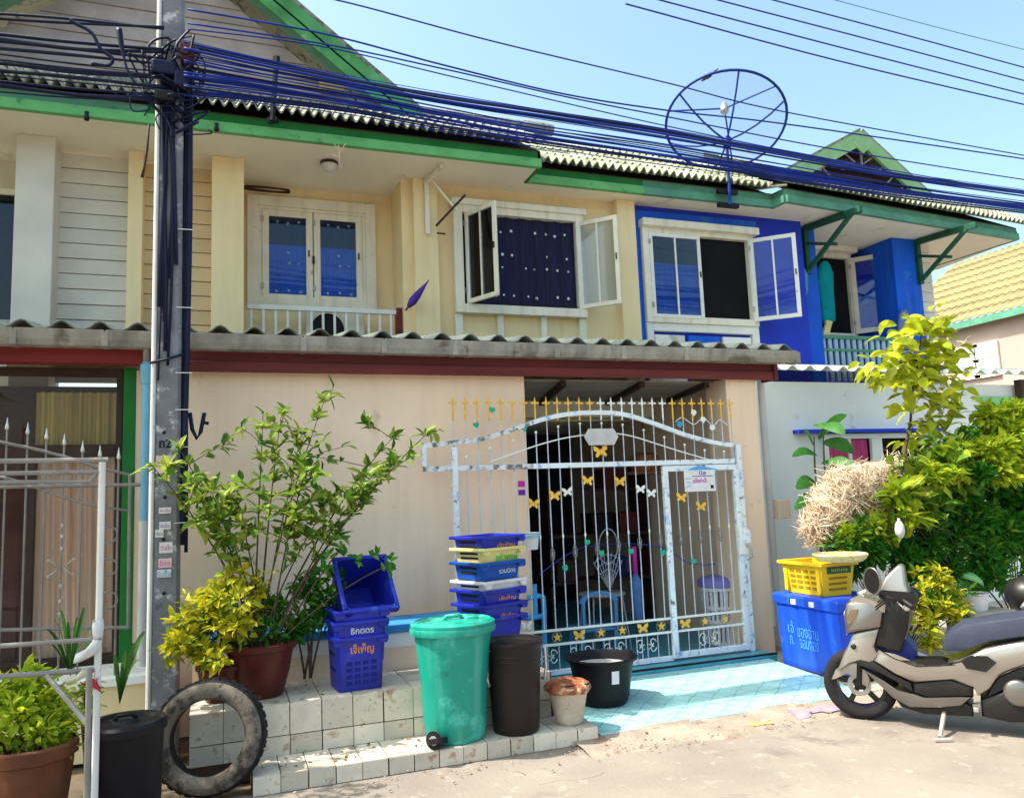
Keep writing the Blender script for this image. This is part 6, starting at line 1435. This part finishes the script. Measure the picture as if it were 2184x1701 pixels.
# helmet on the rear of the seat
hc_ = P(2192, 1268, (RC.y+.35)); hl_ = thing('helmet', 'black helmet with ribbed silver trim at the right edge above the seat', 'helmet', hc_)
part('shell', MB().ball(hc_, .13, 24, 14, (1, 1.1, .95)), M['blkp'], hl_, smooth=True)
part('visor_trim', MB().tube([hc_+V((-.125*math.cos(t), -.05-.06*math.sin(t), -.07+.13*t/1.6)) for t in [q*.2 for q in range(9)]], .018, 8), M['chrome'], hl_, smooth=True)

# ================================================================== PLANTS
def rdir(rn, up=.3):
    v = V((rn.gauss(0, 1), rn.gauss(0, 1), rn.gauss(up, .8))); return v.normalized()
def bez(a, b, bow, n=8, rn=random):
    a = V(a); b = V(b); m = (a+b)/2+bow; return [(a*(1-t)**2+m*2*t*(1-t)+b*t*t) for t in [i/n for i in range(n+1)]]
def clump(mb, c, r, n, L, w, rn, up=.5, sc=(1, 1, 1), shell=.5):
    for k in range(n):
        d = V((rn.gauss(0, 1), rn.gauss(0, 1), rn.gauss(0, 1))).normalized(); q = r*(shell+(1-shell)*rn.random())
        p = V(c)+V((d.x*q*sc[0], d.y*q*sc[1], d.z*q*sc[2])); ld = (d+V((rn.gauss(0, .5), rn.gauss(0, .5), up*rn.random()))).normalized()
        mb.leaf(p, ld, (rn.gauss(0, .6), rn.gauss(0, .6), 1), L*rn.uniform(.5, 1.5), w*rn.uniform(.55, 1.4), .2, rn.uniform(0, .3))
# ---- tall spreading shrub in the dark pot
TY = 5.50
px_, py_ = P(555, 1430, TY).x, TY
shrub = thing('potted_shrub', 'tall spreading shrub with yellow green leaves in the dark clay pot', 'shrub', (px_, py_, .62))
rn = random.Random(31); foliage = MB(); stems = []
base = V((px_, py_, .62))
tips = [(690, 860, .0, .012), (600, 885, .1, .014), (560, 915, -.1, .014), (650, 925, .15, .012), (330, 1000, -.05, .016), (385, 960, .15, .013), (440, 1030, -.2, .013), (905, 930, -.1, .017), (835, 935, .15, .014), (790, 1020, -.2, .013), (500, 1050, .1, .012), (650, 1010, -.2, .012), (720, 1050, -.1, .012), (430, 1070, .1, .010), (840, 990, .05, .011)]
for (x, y, dy, r) in tips:
    t = P(x, y, TY+dy); side = t.x-px_
    pts = bez(base+V((rn.uniform(-.05, .05), rn.uniform(-.05, .05), 0)), t, V((side*-.10, 0, .10+.05*rn.random())), 12, rn)
    part('stem', MB().tube(pts, [r*(1-.75*i/12)*.62 for i in range(13)], 6), M['bark'], shrub, smooth=True)
    lo = .48 if y < 920 else .45
    if (x, y) == (690, 860): lo = .62
    for i in range(6, 13):
        t0 = i/12
        if t0 < lo: continue
        p = pts[i]; nl = 3+int(5*t0)
        if (x, y) in ((690, 860),) and t0 < .9: nl = 2
        for k in range(nl):
            d = (pts[min(i+1, 12)]-pts[i-1]).normalized()
            ld = (d*.55+rdir(rn, .1)*.9).normalized(); o = p+rdir(rn)*.03*rn.random()
            foliage.leaf(o, ld, (rn.gauss(0, .5), -.3, 1), rn.uniform(.065, .135), rn.uniform(.03, .056), .2, rn.uniform(0, .25))
        if t0 > .5 and rn.random() < .72:
            tw = p+V((rn.gauss(0, .14), rn.gauss(0, .12), rn.uniform(.02, .17))); part('twig', MB().tube([p, (p+tw)/2+V((0, 0, .015)), tw], [.004, .003, .002], 4), M['bark'], shrub)
            for k in range(11 if y > 930 else 5):
                q = p.lerp(tw, rn.uniform(.35, 1.05)); foliage.leaf(q, ((tw-p).normalized()*.6+rdir(rn, .1)).normalized(), (rn.gauss(0, .5), -.3, 1), rn.uniform(.065, .135), rn.uniform(.03, .056), .2, rn.uniform(0, .25))
part('foliage', foliage, M['leaf'], shrub, kind='stuff')
dk = MB()
for (x, y) in ((720, 1150), (735, 1180), (760, 1195), (825, 1215), (700, 1190), (830, 1195), (800, 1185), (690, 1210)):
    c = P(x, y, 5.35); 
    for k in range(7): dk.leaf(c+rdir(rn)*.02, rdir(rn, .6), (0, -1, .3), .07, .026)
part('foliage', dk, M['leafg'], shrub, kind='stuff')
for tip in ((735, 1160), (828, 1205)): part('stem', MB().tube(bez(base+V((.1, -.05, .1)), P(tip[0], tip[1], 5.35), V((.05, 0, .12)), 8), .005, 5), M['bark'], shrub)
def pot(name, label, c, R, H, m, wave=0, cat='pot', soil=True):
    t = thing(name, label, cat, c)
    part('body', MB().lathe([(.001, 0), (R*.62, 0), (R*.66, .01), (R*.84, H*.45), (R*.94, H*.8), (R*.95, H*.86), (R*1.04, H*.88), (R*1.06, H*.98), (R, H), (R*.92, H*.97), (R*.85, H*.8)], c, 36, wave=wave, wn=10), m, t, smooth=45)
    if soil: part('soil', MB().lathe([(.001, H*.86), (R*.88, H*.84)], c, 24), M['soil'], t, smooth=True)
    return t
dp0 = P(548, 1490, 5.47); pot('clay_pot', 'dark red brown glazed clay pot on the ledge under the tall shrub', (px_, 5.50, .403), .215, .33, M['terrad'])
# ---- golden bushes round the pot
def bush(name, label, centers, m, L, w, n, seed, Y, stemm='bark', base=None, extra=None, cat='shrub'):
    rn = random.Random(seed); cs = [(P(x, y, Y+dy), r) for x, y, r, dy in centers]
    b = V(base) if base else V((sum(c.x for c, r in cs)/len(cs), Y, cs[0][0].z-.3))
    t = thing(name, label, cat, b); mb = MB()
    for c, r in cs:
        part('stem', MB().tube(bez(b+V((rn.uniform(-.04, .04), rn.uniform(-.03, .03), 0)), c, V((0, 0, .04)), 6), [.009, .008, .007, .006, .005, .004, .003], 5), M[stemm], t, smooth=True)
        for q in range(5):
            cc = c+V((rn.gauss(0, r*.55), rn.gauss(0, r*.45), rn.gauss(0, r*.5))); clump(mb, cc, r*rn.uniform(.4, .75), int(n*(r/.12)**2/5), L, w, rn, .6, (1.1, .9, .85), .2)
    part('foliage', mb, M[m], t, kind='stuff')
    if extra:
        mb2 = MB()
        for x, y, r, dy in extra[1]:
            for q in range(4):
                c = P(x, y, Y+dy); cc = c+V((rn.gauss(0, r*.6), rn.gauss(0, r*.4), rn.gauss(0, r*.5))); clump(mb2, cc, r*rn.uniform(.4, .7), int(n*(r/.12)**2/4), L, w, rn, .6, (1.1, .9, .85), .2)
        part('foliage', mb2, M[extra[0]], t, kind='stuff')
    return t
bush('golden_bush', 'low golden yellow bush spilling over the ledge left of the dark pot', [(450, 1270, .10, .0), (500, 1255, .10, .05), (410, 1320, .11, -.05), (470, 1330, .11, -.1), (395, 1370, .10, -.05), (440, 1395, .10, -.12), (370, 1390, .06, -.05), (520, 1310, .10, -.05), (545, 1250, .08, .05)], 'leafy', .062, .034, 190, 5, 5.42, base=(.02, 5.5, .6), extra=('leafg', [(480, 1300, .12, .12), (540, 1330, .12, .1), (590, 1300, .12, .1), (430, 1350, .11, .1)]))
bush('green_bush', 'dark green bush between the dark pot and the blue crates', [(650, 1270, .10, .1), (690, 1250, .10, .1), (670, 1310, .10, .12), (630, 1330, .11, .1), (700, 1290, .08, .1)], 'leafg', .062, .034, 180, 6, 5.5, base=(.55, 5.6, .45))
pot('clay_pot', 'half hidden dark pot under the golden bush on the ledge', (.02, 5.5, .403), .15, .22, M['terrad'])
# ---- foreground terracotta pot with lime plant
fx = P(66, 1600, 4.45); fx.z = 0
pot('terracotta_pot', 'big terracotta pot with a scalloped rim in the left foreground corner', (fx.x, 4.45, .0), .185, P(70, 1605, 4.24).z, M['terra'], wave=.035)
bush('lime_plant', 'bushy lime green plant in the big terracotta pot', [(30, 1480, .11, 0), (80, 1470, .11, .05), (60, 1530, .13, -.05), (110, 1530, .12, .0), (20, 1550, .12, -.02), (90, 1570, .12, -.06), (0, 1500, .1, 0), (130, 1500, .08, .05)], 'leafgold', .05, .03, 200, 8, 4.5, base=(fx.x, 4.47, .35))
# ---- strap leaved plant behind the rack
def strap_plant(name, label, c, tips, w, m, n_mid=5):
    t = thing(name, label, 'plant', c)
    for (x, y, Y, bow) in tips:
        q = P(x, y, Y); pts = bez(c, q, V((0, 0, bow)), 8)
        mb = MB(); sd = (q-V(c)).cross(V((0, 0, 1)));
        if sd.length < .01: sd = V((1, 0, 0))
        sd = (sd.normalized()+V((.8, .2, 0))).normalized()
        prev = None
        for i, p in enumerate(pts):
            ww = w*math.sin(math.pi*(.12+.88*(1-i/8)))*.5+.002; mb.v += [tuple(p-sd*ww), tuple(p+V((0, .006, -.004))), tuple(p+sd*ww)]
            if i: b = 3*i; mb.f += [(b-3, b-2, b+1, b), (b-2, b-1, b+2, b+1)]
        part('leaf', mb, m, t, smooth=True)
    return t
strap_plant('strap_leaf_plant', 'strap leaved green plant on the white coping behind the pipe rack', tuple(P(150, 1440, 5.6)), [(130, 1300, 5.6, .1), (165, 1315, 5.6, .08), (195, 1335, 5.5, .1), (100, 1340, 5.6, .1), (210, 1360, 5.4, .1), (180, 1295, 5.7, .05), (115, 1320, 5.5, .12), (145, 1325, 5.4, .05), (85, 1365, 5.5, .12), (225, 1340, 5.6, .1)], .026, M['strap'])
strap_plant('strap_leaf_plant', 'broad leaved drooping plant at the foot of the white downpipe', tuple(P(255, 1500, 5.4)), [(302, 1408, 5.3, .16), (268, 1385, 5.4, .1), (308, 1345, 5.5, .12), (235, 1420, 5.3, .1), (285, 1370, 5.45, .1), (245, 1395, 5.4, .08)], .034, M['strap'])
bush('small_plant', 'small yellow green plant behind the rack brace', [(180, 1480, .07, 0), (200, 1500, .06, 0), (170, 1510, .07, .05)], 'leafl', .05, .025, 90, 12, 5.1, base=(P(185, 1560, 5.1).x, 5.1, .2))

# ================================================================== PLANTS AT THE RIGHT
# dry straw-like vine heap
rn = random.Random(77); sv = MB(); SYY = 5.85
heap = [(1770, 1085, .24), (1840, 1040, .27), (1895, 1055, .25), (1795, 1040, .2), (1860, 1105, .23), (1748, 1120, .15), (1910, 1018, .2)]
cv = [(P(x, y, SYY), r) for x, y, r in heap]
dv_ = thing('dry_vine_heap', 'heap of pale dry vine strands on top of the green hedge', 'dry vine', (cv[1][0].x, SYY, .4))
for k in range(5200):
    c, r = cv[rn.randrange(len(cv))]; d = V((rn.gauss(0, 1), rn.gauss(0, .8), rn.gauss(0, 1))).normalized()
    p = c+d*r*.84*(.78+.3*rn.random()*(1+.5*(rn.random() < .1))); t = (d.cross(rdir(rn, 0)).normalized()+d*rn.uniform(-.1, .45)).normalized(); t2 = (d*-.7+rdir(rn, -.3)).normalized(); L = rn.uniform(.07, .2)
    sv.tube([p, p+t*L*.55+t2*.012, p+t*L+t2*.06], [q*rn.choice((.6, .8, 1, 1.6)) for q in (.0042, .0036, .0015)], 3, cap=False)
hb_m = MB()
for c, r in cv:
    prof = []
    def bp(u, v, c=c, r=r):
        a = u*2*math.pi; b = v*math.pi; k = r*.72*(1+.13*math.sin(5*a+3*b)+.10*math.sin(11*b+4*a)); return c+V((k*math.cos(a)*math.sin(b), .85*k*math.sin(a)*math.sin(b), k*math.cos(b)))
    hb_m.grid(bp, 22, 14)
part('matted_core', hb_m, mat('matted_dry_vine', (.74, .56, .40), .9, .35, 28, .5, 40, dirt=[((.5, .3, .22), .3, 18), ((.9, .78, .58), .35, 24)]), dv_, smooth=True)
part('strands', sv, M['straw'], dv_, kind='stuff')
core = MB()
for c, r in cv: clump(core, c, r*.72, 160, .06, .02, rn, -.2, (1, .8, 1), .5)
part('dead_leaves', core, mat('dead_vine_leaf', (.42, .28, .17), .9, .3, 9, 0, island=[(.7, .5, .36), (.8, .64, .44), (.5, .3, .22)]), dv_, kind='stuff')
part('stem', MB().tube([(cv[1][0].x, SYY+.05, .0), (cv[1][0].x+.03, SYY+.05, .6), cv[1][0]], [.03, .025, .012], 7), M['bark'], dv_, smooth=True)
# green hedge bushes (dense)
bush('hedge_bush', 'low dense green bush under the dry vine heap behind the cooler', [(1790, 1160, .2, .1), (1850, 1150, .22, .05), (1910, 1160, .22, .1), (1860, 1195, .2, 0), (1950, 1190, .22, .1), (1800, 1195, .18, .05), (1990, 1210, .2, .1)], 'leafg', .075, .036, 190, 14, 5.72, base=(PZ(1880, 1380, .05).x, 5.8, .05), extra=('leafgold', [(1800, 1140, .12, -.1), (1870, 1128, .12, -.1), (1920, 1135, .12, -.1)]))
bush('hedge_bush', 'tall dense green bush at the right edge behind the scooter', [(2020, 1050, .26, .1), (2080, 1000, .28, .2), (2150, 1000, .3, .2), (2060, 1110, .28, 0), (2140, 1090, .3, .1), (2100, 1170, .3, .05), (2170, 1180, .3, .1), (2040, 1180, .26, .1), (2190, 1060, .28, .1), (2000, 1130, .22, .1), (2190, 930, .28, .3), (2130, 940, .24, .3)], 'leafg', .085, .042, 230, 15, 5.75, base=(PZ(2110, 1330, .05).x, 6.1, .05), extra=('leafgold', [(2130, 925, .22, -.1), (2180, 905, .22, -.1), (2090, 960, .2, -.15), (2170, 960, .22, -.15), (2150, 1010, .16, -.25)]))
# lime leaved bush in front of it
bush('lime_bush', 'big leaved yellow green bush right of the dry vine heap', [(1930, 1040, .15, 0), (1960, 1010, .15, 0), (1990, 1060, .16, -.05), (1950, 1080, .14, -.05), (2030, 1020, .16, 0), (2010, 970, .14, .05), (1920, 1075, .12, -.05)], 'leafl', .13, .075, 60, 16, 5.6, base=(PZ(1980, 1330, .05).x, 6.0, .05), extra=('leafgold', [(1915, 1060, .12, -.1), (1940, 1095, .12, -.1), (1990, 1020, .12, -.12), (2040, 990, .12, -.1)]))
# tall sapling with big yellow leaves: each leaf its own part
TYy = 5.95
tr = thing('yellow_sapling', 'tall slender sapling with big yellow green leaves against the pale wall', 'tree', (PZ(1930, 1330, .05).x, TYy, .05))
trunk = [P(1925, 1200, TYy), P(1915, 1060, TYy), P(1930, 960, TYy), P(1942, 900, TYy), P(1945, 840, TYy), P(1958, 770, TYy), P(1965, 715, TYy)]
part('trunk', MB().tube([V((trunk[0].x, TYy, .0))]+trunk, [.024, .022, .019, .016, .013, .010, .008, .005], 8), M['bark'], tr, smooth=True)
rn = random.Random(5)
def big_leaf(L, w, fold=.12, curl=.3):
    mb = MB(); n = 6
    for i in range(n+1):
        t = i/n; ww = w*.5*math.sin(math.pi*min(1, .06+t*.94))**.75*(1.15-.4*t) if i < n else .001; z = -curl*L*t*t
        mb.v += [(-ww, L*t, z+fold*ww), (0, L*t, z), (ww, L*t, z+fold*ww)]
        if i: b = 3*i; mb.f += [(b-3, b-2, b+1, b), (b-2, b-1, b+2, b+1)]
    return mb
blm = [mesh('leaf', big_leaf(.19, .11, .2, .25), M['bigl'], True), mesh('leaf', big_leaf(.16, .10, .3, .4), M['bigl'], True)]
cl_ = [(1955, 700, 34), (1990, 695, 24), (1920, 735, 26), (1985, 740, 34), (1900, 770, 24), (1955, 780, 34), (2010, 760, 24), (1880, 800, 20), (1935, 815, 22), (2000, 800, 26), (2020, 840, 18), (1975, 850, 22), (1985, 900, 20), (1950, 930, 16), (1925, 1000, 14), (1895, 820, 12), (2035, 880, 16)]
for (x, y, n) in cl_:
    c = P(x, y, TYy); near = min(trunk, key=lambda q: (q-c).length)
    part('branch', MB().tube(bez(near, c, V((0, 0, .03)), 5), [.006, .005, .005, .004, .003, .002], 5), M['bark'], tr)
    for k in range(int(n*.95)):
        o = part('leaf', blm[k % 2], None, tr); o.location = c+V((rn.gauss(0, .085), rn.gauss(0, .13), rn.gauss(0, .07)))
        o.rotation_euler = (rn.uniform(-.9, .7), rn.uniform(-.8, .8), rn.uniform(0, 6.3)); s = rn.uniform(.65, 1.15); o.scale = (s, s, s)
dl = MB()
for k in range(240):
    x, y, r = rn.choice(((2000, 820, .16), (2010, 870, .18), (1980, 790, .14), (2025, 740, .12)))
    p = P(x, y, TYy+.1)+V((rn.gauss(0, r*.7), rn.gauss(0, .1), rn.gauss(0, r*.6))); t = rdir(rn, -.5); dl.tube([p, p+t*.05, p+t*.08+V((0, 0, -.03))], [.004, .003, .001], 3, cap=False)
part('dry_tendrils', dl, M['straw'], tr, kind='stuff')
# broad leaved plant against the pale wall
BYy = 6.1
bp_ = thing('broad_leaf_plant', 'thin stemmed plant with broad green leaves by the pale wall corner', 'plant', (PZ(1745, 1330, .05).x, BYy, .05))
for (pts, r) in (([(1752, 1200), (1748, 1080), (1738, 1000), (1736, 930)], .012), ([(1765, 1200), (1762, 1060), (1758, 985), (1756, 930)], .012)):
    part('stem', MB().tube([P(x, y, BYy) for x, y in pts], [r*1.3, r, r*.8, r*.5], 6), M['bark'], bp_, smooth=True)
def broad(p0, p1, w, dy=0, droop=.0):
    a = P(*p0, BYy); b = P(*p1, BYy+dy); d = b-a; L = d.length; dn = d.normalized(); sd = dn.cross(V((0, 1, 0))).normalized(); sd = (sd*.8+V((0, -.55, 0))).normalized(); mb = MB(); n = 8
    for i in range(n+1):
        t = i/n; ww = w*.5*math.sin(math.pi*(.05+.93*t))**.6; p = a+d*t+V((0, 0, .12*L*math.sin(math.pi*t)-droop*t*t)); nn = dn.cross(sd)
        mb.v += [tuple(p-sd*ww), tuple(p+nn*ww*.15), tuple(p+sd*ww)]
        if i: q = 3*i; mb.f += [(q-3, q-2, q+1, q), (q-2, q-1, q+2, q+1)]
    part('leaf', mb, M['banana'], bp_, smooth=True)
broad((1745, 935), (1805, 885), .16, -.2); broad((1740, 905), (1800, 925), .15, -.3); broad((1736, 950), (1715, 918), .12, -.1); broad((1758, 940), (1820, 965), .14, -.2)
broad((1742, 970), (1690, 973), .09, -.1); broad((1755, 985), (1815, 995), .13, -.3); broad((1750, 1040), (1698, 1040), .15, -.2); broad((1760, 1010), (1800, 985), .11, -.1); broad((1752, 1070), (1695, 1085), .12, -.2)
# golden plant right behind the scooter
bush('golden_bush', 'golden leaved potted bush just behind the scooter', [(1985, 1240, .1, .05), (2010, 1225, .09, .05), (1960, 1270, .09, 0), (2000, 1290, .12, 0), (2030, 1270, .1, .05), (1965, 1330, .10, -.1), (1990, 1360, .10, -.12), (2040, 1310, .09, -.05), (1975, 1300, .1, .05)], 'leafy', .065, .036, 150, 18, 5.2, base=(PZ(1990, 1450, .05).x, 5.3, .05), extra=('leafg', [(1995, 1275, .13, .1), (1980, 1310, .13, .1), (2030, 1300, .12, .1), (2060, 1330, .1, .1)]))
# pots and bits among the plants
c = P(2085, 1300, 5.6); wp = thing('plastic_pot', 'white plastic pot filled with dark soil behind the scooter seat', 'pot', (c.x, 5.6, c.z))
part('body', MB().lathe([(.001, 0), (.085, 0), (.105, .14), (.115, .145), (.115, .155), (.10, .15), (.08, .02), (.001, .02)], c, 24), M['crw'], wp, smooth=45); part('soil', MB().lathe([(.001, .155), (.098, .138)], c, 20), M['soil'], wp, smooth=True)
st_ = thing('pot_stand', 'low grey bench carrying the white pot behind the scooter', 'bench', (c.x, 5.6, 0)); part('seat', MB().box(c.x-.25, c.x+.3, 5.42, 5.78, c.z-.045, c.z-.002), M['slab'], st_, bevel=.006)
for sx in (-.2, .24): part('leg', MB().box(c.x+sx-.03, c.x+sx+.03, 5.45, 5.75, .045, c.z-.046), M['slab'], st_)
c = P(2065, 1235, 5.75); solo('green_bowl', MB().lathe([(.001, .07), (.06, .06), (.12, .02), (.135, -.03), (.125, -.03), (.11, .015), (.055, .05), (.001, .058)], c, 28, m=Matrix.Rotation(rad(25), 3, 'Y')), mat('pale_green_plastic', (.24, .52, .2), .45, .1, 5, dirt=((.6, .5, .3), .3, 6)), 'upturned pale green plastic bowl among the plants behind the scooter', 'bowl', smooth=True)
c = P(1919, 1130, 5.3); solo('glass_lantern', MB().lathe([(.001, -.07), (.018, -.065), (.036, -.03), (.04, .0), (.034, .045), (.02, .07), (.012, .075), (.012, .10), (.001, .10)], c, 16), M['crw'], 'small white glass lantern hanging in front of the green hedge', 'lantern', smooth=50)
c = P(2035, 1190, 5.9); solo('wooden_stake', MB().bar((c.x-.03, 5.9, .05), (c.x, 5.9, P(2030, 1150, 5.9).z), .06, .03), mat('grey_green_wood', (.3, .34, .26), .8), 'pale wooden stake among the stems behind the scooter', 'stake', bevel=.004)

# ---- added tree, out of view on the left, put there to shade the foreground pots
rn = random.Random(90); tb_ = V((-3.1, 4.3, 0))
st_t = thing('added_shade_tree', 'leafy tree added out of view on the left to shade the foreground pots', 'tree', tb_)
part('trunk', MB().tube([tb_, tb_+V((.1, .1, 1.2)), tb_+V((.2, .2, 2.4)), tb_+V((.3, .3, 3.3))], [.11, .09, .07, .04], 10), M['bark'], st_t, smooth=True)
cr = MB()
for k in range(12):
    c = tb_+V((.3+rn.gauss(0, .55), .35+rn.gauss(0, .5), 3.3+rn.gauss(0, .45)))
    part('branch', MB().tube(bez(tb_+V((.2, .2, 2.3)), c, V((0, 0, .1)), 5), [.03, .025, .02, .015, .01, .006], 5), M['bark'], st_t)
    clump(cr, c, .45, 190, .12, .06, rn, .3, (1, 1, .8), .3)
part('crown', cr, M['leafg'], st_t, kind='stuff')
